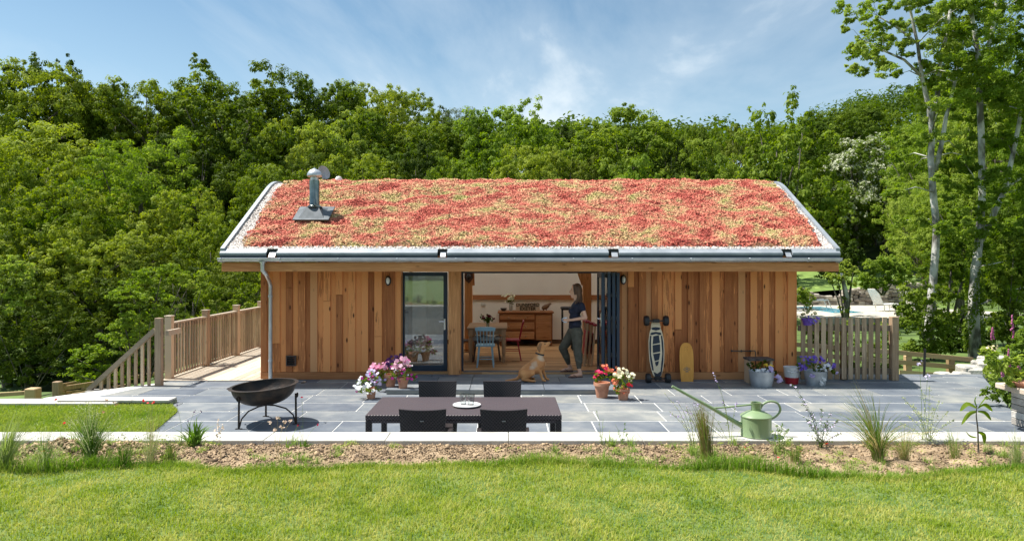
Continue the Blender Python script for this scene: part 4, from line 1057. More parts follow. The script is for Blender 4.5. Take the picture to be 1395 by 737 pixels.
# eaves beam, soffit
EX0, EX1 = PX(302, 11.95), PX(1143, 11.95)
MB(7).rand().bb(EX0, EX1, 11.95, 12.05, PZ(370, 11.95), PZ(357.5, 11.95), bev=.006).build('eaves_beam', m_beam, cab)
MB(8).rand().bb(EX0, EX1, 12.051, 12.60, 2.06, 2.085).build('soffit', m_cladx, cab)
MB(9).rand().bb(EX0, EX1, 11.97, 12.04, 2.113, 2.22).build('fascia_board', m_cladx, cab)
# posts and doors
MB(11).rand().bb(PX(611, 12.6), PX(627.5, 12.6), 12.58, 12.80, .079, 2.06, bev=.006).build('door_post', m_post, cab)
MB(12).rand().bb(PX(838.5, 12.6) - .06, PX(838.5, 12.6), 12.6, 12.85, .079, 2.06, bev=.006).build('door_post', m_post, cab)
YD = 12.85
x0, x1 = PX(546, YD) , PX(609.5, YD)
gd = MB()
zt_, zb_ = PZ(371, YD), .09
fw = PX(690 + 5.2, YD)
gd.bb(x0, x0 + fw, YD - .03, YD + .04, zb_, zt_, bev=.004).bb(x1 - fw, x1, YD - .03, YD + .04, zb_, zt_, bev=.004).bb(x0 + fw, x1 - fw, YD - .03, YD + .04, zt_ - .065, zt_, bev=.004).bb(x0 + fw, x1 - fw, YD - .03, YD + .04, zb_, zb_ + .12, bev=.004)
gdo = gd.build('glass_door', m_navy, cab)
MB().bb(x0 + fw, x1 - fw, YD, YD + .012, zb_ + .12, zt_ - .065).build('pane', m_glass, gdo)
m_steel = simple('steel_handle', (.7, .7, .7), (.75, .75, .75), rough=.25, metal=1.0)
MB().bb(PX(604.5, YD) , PX(607.3, YD), YD - .045, YD - .031, PZ(449, YD), PZ(434, YD), bev=.003).tube([PT(606, 438, YD - .035), PT(606, 438, YD - .085), PT(598, 438, YD - .085)], .009, 8).build('handle', m_steel, gdo, smooth=True)
MB().bb(PWL + .002, PX(611, 12.6), 12.72, 12.95, .0, .089).build('door_sill', m_navy, cab)
bf = MB(); bx0, bx1 = PX(628, YD), PX(838.5, 12.6) - .062
bf.bb(bx0, bx0 + .045, YD - .03, YD + .05, .09, 2.0, bev=.003).bb(bx0 + .045, bx1, YD - .03, YD + .05, PZ(372.3, YD), 2.0, bev=.003).bb(bx0 + .045, bx1, 12.70, YD + .06, .079, .112, bev=.003)
bf.build('folding_door_frame', m_navy, cab)
# folded door leaves
m_pane2 = glassmat('door_glass', (.75, .82, .85), refl=1.4, base_refl=.12)
bxx = PX(813, YD)
for k in range(4):
    a = bxx + k * .079 + (.03 if k else 0); b = a + .052; mb = MB()
    ya, yb = 12.20 + (k % 2) * .01, 12.83
    mb.bb(a, b, ya, ya + .085, .12, 1.925, bev=.003).bb(a, b, yb - .085, yb, .12, 1.925, bev=.003).bb(a, b, ya + .085, yb - .085, .12, .22, bev=.003).bb(a, b, ya + .085, yb - .085, 1.835, 1.925, bev=.003)
    lf = mb.build('door_leaf', m_navy, cab)
    MB().bb((a + b) / 2 - .012, (a + b) / 2 + .012, ya + .085, yb - .085, .22, 1.835).build('pane', m_pane2, lf)
    if k:
        for z in (.45, .95, 1.10, 1.5, 1.88): MB().tube([((a - .012), ya - .006, z), ((a - .012), ya - .006, z + .07)], .013, 8).build('hinge', m_black, lf)
    if k == 0:
        MB().bb(a - .012, a, ya + .02, ya + .05, .98, 1.22, bev=.003).tube([(a - .01, ya + .035, 1.12), (a - .06, ya + .035, 1.12), (a - .06, ya + .13, 1.12)], .01, 8).build('handle', m_steel, lf, smooth=True)
    if k == 2: MB().bb(a - .02, a, ya - .03, ya - .002, .85, 1.08, bev=.006).build('handle', m_black, lf)
# wall lamps, vent, gutters
m_opal = simple('opal_glass', (.78, .78, .74), (.82, .82, .78), rough=.3)
def walllamp(px_, py_):
    c = PT(px_, py_, YW - .03); mb = MB(); mb.ell((c.x, YW - .012, c.z), (.055, .03, .09), 18, 12); o = mb.build('wall_lamp', m_black, cab, smooth='all')
    MB().ell((c.x, YW - .035, c.z), (.034, .035, .062), 16, 12).build('lens', m_opal, o, smooth='all')
walllamp(528.5, 382.5); walllamp(849.5, 381)
o = MB().lathe([(0.0, .06), (.06, .06), (.07, .02), (.05, 0), (0, 0)], (PX(983, 12.3), 12.3, 2.0), 20).build('soffit_lamp', m_opal, cab, smooth=True)
vx0, vx1, vz0, vz1 = PX(390.5, YW), PX(404, YW), PZ(498, YW), PZ(484, YW)
vo = MB().bb(vx0, vx0 + .02, YW - .05, YW - .002, vz0, vz1).bb(vx1 - .02, vx1, YW - .05, YW - .002, vz0, vz1).bb(vx0 + .02, vx1 - .02, YW - .05, YW - .002, vz1 - .02, vz1).bb(vx0 + .02, vx1 - .02, YW - .05, YW - .002, vz0, vz0 + .015).build('wall_vent', simple('brown_plastic', (.06, .035, .03), rough=.5), cab)
mb = MB()
for i in range(5): mb.box(((vx0 + vx1) / 2, YW - .025, vz0 + .03 + i * .03), (vx1 - vx0 - .04, .03, .008), rot=(.5, 0, 0))
mb.build('grille', m_black, vo)
# gutter: half-round trough
def trough(mb, x0, x1, cy, cz, r, t=.004, n=10):
    V_ = []
    for x in (x0, x1):
        for rr_ in (r, r - t):
            for i in range(n + 1):
                a = math.pi + math.pi * i / n; V_.append((x, cy + rr_ * math.cos(a), cz + rr_ * math.sin(a)))
    m = n + 1; fs = []
    for i in range(n): fs += [(i, i + 1, 2 * m + i + 1, 2 * m + i), (m + i + 1, m + i, 3 * m + i, 3 * m + i + 1), (i + 1, i, m + i, m + i + 1), (2 * m + i, 2 * m + i + 1, 3 * m + i + 1, 3 * m + i)]
    fs += [(0, 2 * m, 3 * m, m), (n, m + n, 3 * m + n, 2 * m + n)]
    mb.add(V_, fs); 
    # rolled front lip and end caps
    mb.tube([(x0, cy - r, cz), (x1, cy - r, cz)], .008, 8)
    for x in (x0, x1): mb.add([(x, cy + r * math.cos(math.pi + math.pi * i / n), cz + r * math.sin(math.pi + math.pi * i / n)) for i in range(m)], [tuple(range(m))])
GY, GZ, GR = 11.885, PZ(352.3, 11.83), .055
gx0, gx1 = PX(296.5, 11.85), PX(1147, 11.85)
mb = MB(); trough(mb, gx0, gx1, GY, GZ, GR); gut = mb.build('gutter', m_zinc, cab)
for px_ in range(301, 1150, 80):
    x = PX(px_ + .5, 11.85); mb = MB(); mb.bb(x - .013, x + .013, GY - GR - .012, GY + GR + .005, GZ + .004, GZ + .012); 
    for i in range(6):
        a0 = math.pi + math.pi * i / 6; a1 = math.pi + math.pi * (i + 1) / 6
        mb.bar((x, GY + (GR + .004) * math.cos(a0), GZ + (GR + .004) * math.sin(a0)), (x, GY + (GR + .004) * math.cos(a1), GZ + (GR + .004) * math.sin(a1)), .024, .004)
    mb.ell((x, GY - GR - .014, GZ - .006), (.018, .01, .018), 8, 6)
    mb.build('bracket', m_zinc, gut)
dpx = PX(357.5, 11.88)
mb = MB(); mb.lathe([(.034, -.10), (.036, -.05), (.06, -.01), (.06, 0)], (dpx, GY, GZ - .045), 16)
mb.tube([(dpx, GY, GZ - .13), (dpx, GY, GZ - .20), (dpx + .04, GY + .06, GZ - .27), (PX(367, 12.4), 12.38, 1.79), (PX(368.5, 12.47), 12.47, 1.70), (PX(368.5, 12.47), 12.47, .02)], .034, 14)
dp = mb.build('downpipe', m_zinc, cab, smooth=True)
for z in (1.5, .35): MB().lathe([(.039, -.02), (.042, 0), (.039, .02)], (PX(368.5, 12.47), 12.47, z), 14).bb(PX(368.5, 12.47) - .012, PX(368.5, 12.47) + .012, 12.5, 12.55, z - .012, z + .012).build('clip', m_zinc, dp)
# ---- roof
RX0, RX1 = PX(300, 11.95), PX(1144.5, 11.95)
m_deckroof = simple('roof_membrane', (.10, .10, .10), rough=.9)
Ys = np.linspace(11.95, 17.95, 61)
def roofsheet(mb, x0, x1, top, bot, Ya=Ys):
    n = len(Ya); V_ = []
    for x in (x0, x1):
        for d in (top, bot): V_ += [(x, y, zr(y) + d) for y in Ya]
    fs = []
    for i in range(n - 1):
        fs += [(i, 2 * n + i, 2 * n + i + 1, i + 1), (n + i, n + i + 1, 3 * n + i + 1, 3 * n + i), (i, i + 1, n + i + 1, n + i), (2 * n + i + 1, 2 * n + i, 3 * n + i, 3 * n + i + 1)]
    fs += [(0, n, 3 * n, 2 * n), (n - 1, 3 * n - 1, 4 * n - 1, 2 * n - 1)]
    mb.add(V_, fs)
RLa, RLb = 15.5, 16.8
mb = MB(); roofsheet(mb, RX0 + .075, RX1 - .075, -.03, -.17, np.linspace(12.06, RLa, 40)); roofsheet(mb, RX0 + .075, RX1 - .075, -.03, -.17, np.linspace(RLb, 17.84, 14))
roofsheet(mb, RX0 + .075, -3.9, -.031, -.171, np.linspace(RLa, RLb, 14)); roofsheet(mb, 4.7, RX1 - .075, -.031, -.171, np.linspace(RLa, RLb, 14)); roof = mb.build('roof', m_deckroof, cab)
def opalmat():  # diffusing panes for the added rooflights
    m, nt, nd, ln = newmat('added_opal_glazing'); out = N(nd, 'ShaderNodeOutputMaterial'); a = N(nd, 'ShaderNodeBsdfTranslucent'); a.inputs[0].default_value = (.9, .9, .88, 1)
    b = N(nd, 'ShaderNodeBsdfGlossy'); b.inputs[0].default_value = (.8, .8, .8, 1); b.inputs['Roughness'].default_value = .1
    x = N(nd, 'ShaderNodeMixShader'); x.inputs[0].default_value = .06; ln.new(a.outputs[0], x.inputs[1]); ln.new(b.outputs[0], x.inputs[2]); ln.new(x.outputs[0], out.inputs[0]); return m
m_og = opalmat()
for k in range(6):  # unseen rear-slope rooflights, added to brighten the interior
    xa = -3.9 + k * 8.6 / 6; xb = xa + 8.6 / 6; mb = MB(); roofsheet(mb, xa, xa + .05, .03, -.17, np.linspace(RLa, RLb, 8)); roofsheet(mb, xb - .05, xb, .03, -.17, np.linspace(RLa, RLb, 8)); rl_ = mb.build('added_rooflight', m_dflash, roof)
    ya = np.linspace(RLa, RLb, 8); V_ = [(x_, y_, zr(y_)) for x_ in (xa + .05, xb - .05) for y_ in ya]; MB().add(V_, [(i, i + 1, 9 + i, 8 + i) for i in range(7)]).build('pane', m_og, rl_)
mb = MB(); roofsheet(mb, RX0, RX0 + .07, .05, -.20); mb.build('verge_trim', m_flash, roof)
mb = MB(); roofsheet(mb, RX1 - .07, RX1, .05, -.20); mb.build('verge_trim', m_flash, roof)
# gravel margins
m_gravel = simple('gravel_margin', (.40, .36, .33), (.72, .67, .63), scale=30, rough=.95, rndmix=.9)
rs = np.random.default_rng(17)
def zrv(y):
    u = np.minimum(y, 29.9 - y) - 11.95; q = np.maximum(u - 2.25, 0)
    return 2.30 + .565 * u - .565 * q * q / 1.5
SX0, SX1 = PX(331, 12.05), PX(1121, 12.05)
n = 30000
x = np.concatenate([rs.uniform(RX0 + .07, SX0 + .12, n // 3), rs.uniform(SX1 - .12, RX1 - .07, n // 3), rs.uniform(RX0 + .07, RX1 - .07, n // 3)])
y = np.concatenate([rs.uniform(12.03, 17.8, 2 * (n // 3)), rs.uniform(12.02, 12.2, n // 3)])
# margins taper slightly towards the ridge, as the sedum spreads
sp = np.clip((y - 12) / 3, 0, 1) * 0.2
k = (x < SX0 + .12 - sp) | (x > SX1 - .12 + sp) | (y < 12.13); x = x[k]; y = y[k]
P = np.stack([x, y, zrv(y) - .012], -1); V, Fc = icoish(rs, len(x), P, rs.uniform(.016, .038, len(x)))
g_ = npmesh('gravel_margin', V, Fc, m_gravel, roof, rndv=np.repeat(rs.random(len(x)), 6)); g_['kind'] = 'stuff'
# sedum mat
def sed_mat():
    m, nt, nd, ln = newmat('sedum')
    out = N(nd, 'ShaderNodeOutputMaterial'); p = N(nd, 'ShaderNodeBsdfPrincipled'); p.inputs['Roughness'].default_value = .9; p.inputs['Specular IOR Level'].default_value = .15; ln.new(p.outputs[0], out.inputs[0])
    tc = N(nd, 'ShaderNodeTexCoord'); mp = N(nd, 'ShaderNodeMapping'); mp.inputs['Scale'].default_value = (.62, 1.0, 1.0); ln.new(tc.outputs['Object'], mp.inputs[0])
    at = N(nd, 'ShaderNodeAttribute'); at.attribute_name = 'rnd'
    n1 = N(nd, 'ShaderNodeTexNoise'); n1.inputs['Scale'].default_value = 2.7; n1.inputs['Detail'].default_value = 8; n1.inputs['Roughness'].default_value = .62; n1.inputs['Distortion'].default_value = .5; ln.new(mp.outputs[0], n1.inputs['Vector'])
    a = N(nd, 'ShaderNodeMath', operation='MULTIPLY_ADD'); a.inputs[1].default_value = .08; ln.new(at.outputs['Fac'], a.inputs[0]); ln.new(n1.outputs['Fac'], a.inputs[2])
    r = ramp(nd, [(.31, (.24, .05, .04)), (.42, (.44, .105, .08)), (.50, (.54, .185, .13)), (.56, (.55, .27, .165)), (.62, (.51, .37, .19)), (.72, (.37, .36, .12))]); ln.new(a.outputs[0], r.inputs[0])
    n2 = N(nd, 'ShaderNodeTexNoise'); n2.inputs['Scale'].default_value = 26; n2.inputs['Detail'].default_value = 3; ln.new(tc.outputs['Object'], n2.inputs['Vector'])
    r2 = ramp(nd, [(.35, (.80, .80, .80)), (.62, (1.15, 1.1, 1.08))]); ln.new(n2.outputs['Fac'], r2.inputs[0])
    mx = N(nd, 'ShaderNodeMixRGB', blend_type='MULTIPLY'); mx.inputs[0].default_value = .8; ln.new(r.outputs[0], mx.inputs[1]); ln.new(r2.outputs[0], mx.inputs[2])
    ln.new(mx.outputs[0], p.inputs['Base Color'])
    return m
m_sed = sed_mat()
def hnoise(x, y):
    return (.5 + .5 * np.sin(x * 5.1 + 1.7 * np.sin(y * 4.3 + .6)) * np.sin(y * 7.7 + 1.3 * np.sin(x * 3.7))) * .065 + (.5 + .5 * np.sin(x * 17 + 2 * np.sin(y * 13)) * np.sin(y * 21 + x * 5)) * .025
xs = np.linspace(SX0, SX1, 420); ys = np.linspace(12.10, 17.8, 200)
def sz_(x, y):
    ed = np.minimum(np.minimum(x - SX0 + .05 + np.clip((y - 12) / 3, 0, 1) * .12, SX1 + .05 - x + np.clip((y - 12) / 3, 0, 1) * .12), (y - 12.07) * 1.5)
    return zrv(y) + (hnoise(x, y) + .01) * sst(0, .12, ed) - .02 * (1 - sst(0, .05, ed))
grid('sedum_mat', xs, np.linspace(12.09, RLa - .02, 130), sz_, m_sed, roof); grid('sedum_mat', xs, np.linspace(RLb + .02, 17.8, 30), sz_, m_sed, roof)
n = 290000
x = rs.uniform(SX0 - .09, SX1 + .09, n); y = rs.uniform(12.06, 17.78, n); y = np.where(rs.random(n) < .75, 12.1 + (y - 12.1) * .55, y)
sp = np.clip((y - 12) / 3, 0, 1) * .2
wob = .05 * np.sin(y * 7) + .03 * np.sin(y * 19)
k = ((y < RLa - .01) | (y > RLb + .01)) & (x > SX0 - sp + wob * .8) & (x < SX1 + sp + wob * .8) & (y > 12.075 + .02 * np.sin(x * 9) + .02 * np.sin(x * 23)); x = x[k]; y = y[k]; n = len(x)
P = np.stack([x, y, sz_(np.clip(x, SX0 + .05, SX1 - .05), y) + rs.uniform(-.004, .012, n)], -1)
big = (rs.random(n) < .1)
sz = np.where(big, rs.uniform(.026, .045, n), rs.uniform(.010, .020, n))
Vt = [(-.5, -.5, 0), (.5, -.5, 0), (.5, .5, 0), (-.5, .5, 0), (0, 0, .75)]
A = rdir(rs, n); A[:, 2] *= .3; A = unit(A); Up = unit(np.array([[0, -.35, 1.0]]) + rs.normal(size=(n, 3)) * .3); B = unit(np.cross(Up, A)); A = np.cross(B, Up)
s1 = sz[:, None]
V, Fc = instmesh([(-.5, -.4, 0), (.5, -.4, 0), (.25, .1, .6), (-.25, .1, .6), (.5, .4, 0), (-.5, .4, 0)], [(0, 1, 2, 3), (4, 5, 3, 2), (1, 4, 2, 2), (5, 0, 3, 3)][:2], P, A * s1, B * s1, Up * s1)
st_ = npmesh('sedum_plants', V - np.array([0.4, YW, 0]), Fc, m_sed, roof, rndv=np.repeat(rs.random(n), 2)); st_['kind'] = 'stuff'
# npmesh objects above are in world coordinates: shift them into the cabin's frame
for o in (g_,) + tuple(o for o in bpy.data.objects if o.name.startswith('sedum_mat')):
    c_ = np.zeros(len(o.data.vertices) * 3, np.float32); o.data.vertices.foreach_get('co', c_); c_ = c_.reshape(-1, 3) - np.array([0.4, YW, 0], np.float32); o.data.vertices.foreach_set('co', c_.ravel()); o.data.update()
# front flashing in segments with outlet gaps
gaps = [(363, 377), (596, 609), (829, 843), (1066, 1079)]
edges = [300] + [v for g2 in gaps for v in g2] + [1144]
for a, b in zip(edges[::2], edges[1::2]):
    x0, x1 = PX(a, 11.93), PX(b, 11.93)
    mb = MB(); mb.add([(x, y, z) for x in (x0, x1) for y, z in ((12.03, 2.345), (12.02, 2.345), (11.90, 2.27), (11.90, 2.232), (11.915, 2.232), (12.03, 2.30))],
           [(0, 1, 7, 6), (1, 2, 8, 7), (2, 3, 9, 8), (3, 4, 10, 9), (4, 5, 11, 10), (5, 0, 6, 11), (0, 5, 4, 3, 2, 1), (6, 7, 8, 9, 10, 11)])
    mb.build('edge_flashing', m_flash, roof)
    MB().bb(x0, x1, 11.922, 11.968, 2.175, 2.235).build('edge_strip', m_dflash, roof)
for a, b in gaps:
    x0, x1 = PX(a, 11.93), PX(b, 11.93)
    mb = MB(); mb.bb(x0 + .004, x1 - .004, 11.95, 12.03, 2.29, 2.335); mb.build('outlet_mouth', m_black, roof)
    MB().add([(x0 + .05, 11.96, 2.29), (x1 - .02, 11.96, 2.29), (x1 - .02, 11.88, 2.20), (x0 + .05, 11.88, 2.20), (x0 + .05, 11.96, 2.28), (x1 - .02, 11.96, 2.28), (x1 - .02, 11.89, 2.20), (x0 + .05, 11.89, 2.20)], [(0, 1, 2, 3), (7, 6, 5, 4), (0, 3, 7, 4), (1, 5, 6, 2)]).build('outlet_chute', m_zinc, roof)
# flue
YFl = 13.05; fx = PX(428.5, YFl); zb = zr(YFl)
m_mirror = simple('polished_steel', (.14, .16, .14), (.22, .24, .22), rough=.10, metal=1.0)
sl = math.atan(.565)
mb = MB(); zc_ = zb + .045
mb.box((fx, YFl - .03, zr(YFl - .03) + .115), (.66, .56, .02), rot=(sl, 0, 0))
mb.add([(fx - .24, YFl - .24, zr(YFl - .24) + .12), (fx + .24, YFl - .24, zr(YFl - .24) + .12), (fx + .24, YFl + .16, zr(YFl + .16) + .12), (fx - .24, YFl + .16, zr(YFl + .16) + .12),
        (fx - .10, YFl - .10, zb + .22), (fx + .10, YFl - .10, zb + .22), (fx + .10, YFl + .10, zb + .22), (fx - .10, YFl + .10, zb + .22)], [(4, 5, 6, 7), (0, 1, 5, 4), (1, 2, 6, 5), (2, 3, 7, 6), (3, 0, 4, 7)])
fl = mb.build('flue', simple('lead_flashing', (.07, .085, .095), (.12, .135, .15), rough=.55, metal=.3), roof)
zt2 = PZ(246, YFl)
MB().lathe([(.14, zb + .20), (.15, zb + .215), (.10, zb + .25), (.093, zb + .27), (.093, zt2)], (fx, YFl, 0), 32).build('pipe', m_mirror, fl, smooth=True)
MB().lathe([(.075, zt2), (.075, zt2 + .07), (.115, zt2 + .06), (.135, zt2 + .075), (.14, zt2 + .09), (.125, zt2 + .14), (.09, zt2 + .185), (.04, zt2 + .21), (.015, zt2 + .22), (.015, zt2 + .24), (.0, zt2 + .24)], (fx, YFl, 0), 32).build('cowl', m_zinc, fl, smooth=True)
yd = 15.2; d = PT(440, 236, yd)
sd_ = MB().lathe([(0, .0), (.09, .012), (.15, .04), (.155, .04), (.155, .045), (.09, .02), (0, .008)], d, 28, axis=(.75, -.55, .25)).build('satellite_dish', m_flash, roof, smooth=True)
MB().tube([(d.x - .01, d.y + .03, d.z), (d.x - .01, d.y + .05, zr(yd) - .05)], .015, 8).build('mast', m_zinc, sd_)
vv = PT(461.5, 250, 14.9)
MB().lathe([(.05, -.12), (.05, .05), (.075, .05), (.075, .10), (.05, .14), (0, .155)], (vv.x, 14.9, vv.z), 18).build('roof_vent', m_white, roof, smooth=True)
# outside tap with pipe on the right wall
mb = MB(); mb.tube([PT(996, 478, YW - .03), PT(1020, 478, YW - .03), PT(1028, 477.5, YW - .03), PT(1029.5, 480, YW - .03), PT(1029.5, 500, YW - .03)], .009, 8)
for a in (997, 1010, 1022): mb.ell(PT(a, 478, YW - .03), (.02, .02, .02), 8, 6)
mb.build('water_pipe', simple('dark_pipe', (.05, .045, .04), (.12, .11, .10), rough=.5, metal=.5), cab, smooth=True)

# ================================================================ INTERIOR THINGS
m_pine = wood('antique_pine', (.20, .075, .035), (.38, .17, .075), 'X', knots=.5, var=.3)
m_table = wood('rustic_table', (.25, .14, .07), (.48, .31, .18), 'X', knots=.5, var=.4)
m_tleg = wood('rustic_leg', (.25, .14, .07), (.45, .29, .17), 'Z', knots=.4, var=.4)
FZ = .11
# sideboard
YSB = 16.65; e = empty('sideboard', (PX(716, YSB), 16.9, FZ), 'carved antique pine sideboard standing against the interior back wall', 'sideboard')
a0, a1 = PX(678, YSB), PX(754.5, YSB); zt3 = PZ(424.5, YSB)
MB(1).rand().bb(a0 + .03, a1 - .03, YSB, 17.15, FZ + .16, zt3 - .04).build('carcass', m_pine, e)
MB(2).rand().bb(a0, a1, YSB - .03, 17.16, zt3 - .038, zt3, bev=.008).build('top', m_pine, e)
ax = PX(729, YSB)
for i, (p, q) in enumerate(((429, 437), (440, 450), (453, 463))):
    d_ = MB(i + 3).rand().bb(a0 + .06, ax - .02, YSB - .018, YSB - .001, PZ(q - 1.5, YSB), PZ(p - 1.0, YSB), bev=.01).build('drawer', m_pine2, e)
    for kx in (.25, .75): MB().ell((a0 + .06 + (ax - a0 - .08) * kx, YSB - .03, PZ((p + q) / 2, YSB)), .022, 10, 8).build('knob', m_table, d_, smooth='all')
d_ = MB(9).rand().bb(ax + .02, a1 - .06, YSB - .015, YSB - .001, PZ(463, YSB), PZ(429, YSB), bev=.006).bb(ax + .07, a1 - .11, YSB - .025, YSB - .016, PZ(459, YSB), PZ(433, YSB), bev=.004).build('door', m_pine2, e)
MB().ell((ax + .05, YSB - .03, PZ(446, YSB)), .014, 10, 8).build('knob', m_pine, d_, smooth='all')
for x in (a0 + .08, a1 - .08):
    for y in (YSB + .05, 17.08): MB().lathe([(.02, 0), (.045, .03), (.05, .08), (.03, .12), (.04, .16)], (x, y, FZ), 12).build('foot', m_pine, e, smooth=True)
# lettered board
zt4 = zt3
e = empty('letter_sign', (PX(719, 16.85), 16.85, zt4), 'wooden board with two rows of dark capital letters on the sideboard', 'sign')
MB(3).rand().box((PX(719, 16.85), 16.87, zt4 + .10), (.58, .02, .2), bev=.003).build('board', wood('sign_wood', (.58, .46, .32), (.76, .64, .48), 'X', knots=.1, var=.3), e)
def text(s, size, loc, mat, parent, name='lettering', rot=(R(90), 0, 0), ext=.004, align='CENTER', sx=1.0):
    cu = bpy.data.curves.new(name, 'FONT'); cu.body = s; cu.size = size; cu.extrude = ext; cu.align_x = align; cu.align_y = 'CENTER'; cu.offset = size * .018
    ob = bpy.data.objects.new(name + '_tmp', cu); COL.objects.link(ob); bpy.context.view_layer.update()
    me = bpy.data.meshes.new_from_object(ob.evaluated_get(bpy.context.evaluated_depsgraph_get())); bpy.data.objects.remove(ob)
    me.name = name; me.materials.clear(); me.materials.append(mat)
    o = bpy.data.objects.new(name, me); COL.objects.link(o); o.parent = parent
    o.location = Vector(loc) - root_of(parent).location; o.rotation_euler = rot; o.scale = (sx, 1, 1); return o
text('DUNSFORD', .115, (PX(719, 16.85), 16.855, zt4 + .146), m_black, e, sx=.92)
text('EXETER', .115, (PX(719, 16.85), 16.855, zt4 + .052), m_black, e, sx=1.0)
# vase of cream flowers
e = empty('flower_vase', (PX(696, 16.85), 16.85, zt4), 'pale jug of cream flowers on the sideboard beside the lettered board', 'vase')
MB().lathe([(.035, 0), (.045, .05), (.05, .12), (.035, .19), (.045, .22), (.04, .22), (.03, .2)], e.location, 18).build('jug', simple('cream_pot', (.5, .47, .4), rough=.4), e, smooth=True)
rs = np.random.default_rng(2)
def blooms(rs, parent, C_, size, mat, name='blooms', per=5, aspect=1.0, face=(0, -.7, .6), jit=.5):
    """each bloom: a cup of petals around its centre"""
    C_ = np.asarray(C_, float); n = len(C_); idx = np.repeat(np.arange(n), per)
    Nn = unit(np.array(face)[None] + rdir(rs, n) * jit)[idx]
    T = unit(np.cross(Nn, rdir(rs, n)[idx])); B = np.cross(Nn, T); an = np.tile(np.arange(per) * 2 * np.pi / per, n)[:, None]
    D = T * np.cos(an) + B * np.sin(an); S = np.cross(Nn, D)
    sz = (size * rs.uniform(.7, 1.25, n))[idx][:, None]
    V, Fc = instmesh([(0, 0, 0), (.32, -.30, .05), (.58, 0, .02), (.32, .30, .05)], [(0, 1, 2, 3)], C_[idx], D * sz, S * sz, Nn * sz)
    o = npmesh(name, V, Fc, mat, parent, rndv=np.repeat(rs.random(n), per)); o['kind'] = 'stuff'; return o
def petal(name, c1, c2): return leafmat(name, c1, c2, tuple(min(1, v * 1.1) for v in c2), trans=.25, scale=6)
C_ = rs.normal(size=(26, 3)) * np.array([.085, .05, .05]) + np.array([0, 0, .31])
blooms(rs, e, C_, .055, petal('cream_petal', (.55, .52, .36), (.72, .70, .52)), per=6)
V, Fc = leaves(rs, rs.normal(size=(60, 3)) * np.array([.05, .03, .04]) + np.array([0, 0, .26]), rdir(rs, 60), .05); npmesh('foliage', V, Fc, m_leafA, e)
tag(MB().lathe([(.03, 0), (.06, .03), (.085, .075), (.08, .075), (.055, .035), (0, .01)], (PX(686, 16.8), 16.8, zt4), 20).build('bowl', simple('dark_ceramic', (.08, .09, .09), (.14, .15, .15), rough=.35), None, smooth=True), 'small dark bowl at the left end of sideboard', 'bowl')
dk = MB(); dp0 = PT(742, 419, 16.85)
dk.ell(dp0 + Vector((.02, 0, .02)), (.11, .05, .06), rot=(0, -.45, 0)); dk.cap(dp0 + Vector((.08, 0, .07)), dp0 + Vector((.14, 0, .10)), .03, .025); dk.cap(dp0 + Vector((-.02, 0, -.02)), dp0 + Vector((-.03, 0, -.08)), .015, .012); dk.cap(dp0 + Vector((.04, 0, -.02)), dp0 + Vector((.05, 0, -.08)), .015, .012)
o = dk.remesh('wooden_bird', simple('carved_wood', (.14, .07, .035), (.22, .12, .06), rough=.5), voxel=.012); tag(o, 'carved wooden bird figure at the right end of the sideboard', 'figurine')
o.location.z += max(0, 0)
# shield plaque on interior post
c = PT(638.5, 378, 15.5)
ol = [(-.09, .10), (.09, .10), (.10, 0), (.06, -.08), (0, -.13), (-.06, -.08), (-.10, 0)]
e = empty('shield_plaque', (c.x, 15.53, c.z), 'dark carved shield plaque hanging on the interior timber post', 'plaque')
MB().prism(ol, Matrix.Translation((c.x, 15.545, c.z)) @ Matrix.Rotation(R(90), 4, 'X'), .025).build('backing', simple('mahogany', (.10, .035, .02), (.16, .06, .03), rough=.4), e)
MB().ell((c.x, 15.50, c.z + .01), (.05, .05, .07), 14, 10).build('boss', m_black, e, smooth='all')
# dining table
e = empty('dining_table', (PX(664, 14.3), 14.4, FZ), 'rustic wooden dining table just inside the open folding doors', 'table')
tz = .80; tx0, tx1 = PX(636, 13.9), PX(691, 13.9)
mb = MB(4)
for i in range(5): mb.rand().bb(tx0, tx1, 13.9 + i * .25, 13.9 + i * .25 + .247, tz - .035, tz, bev=.004)
mb.build('top', m_table, e); MB(3).rand().bb(tx0 + .06, tx1 - .06, 13.95, 15.08, tz - .14, tz - .036).build('apron', m_table, e)
for x in (tx0 + .07, tx1 - .07):
    for y in (13.96, 15.06): MB(int(x * 9)).rand().lathe([(.03, 0), (.035, .1), (.028, .14), (.04, .2), (.045, .45), (.032, .5), (.045, .53)], (x, y, FZ), 14).bb(x - .045, x + .045, y - .045, y + .045, FZ + .53, tz - .036).build('leg', m_tleg, e)
# vase with dark flowers
e = empty('flower_vase', (PX(664.5, 14.1), 14.1, tz), 'small glass jar of dark red flowers on the dining table', 'vase')
MB().lathe([(.03, 0), (.035, .02), (.035, .09), (.03, .1), (.028, .09), (.03, .02), (0, .01)], e.location, 16).build('jar', glassmat('jar_glass', (.8, .86, .84), 1, .05), e, smooth=True)
V, Fc = leaves(rs, rs.normal(size=(140, 3)) * np.array([.05, .04, .04]) + np.array([0, 0, .17]), rdir(rs, 140), .05); npmesh('foliage', V, Fc, m_leafA, e)
blooms(rs, e, rs.normal(size=(16, 3)) * np.array([.06, .05, .04]) + np.array([0, -.02, .20]), .045, petal('dark_red_petal', (.12, .02, .03), (.28, .05, .09)))
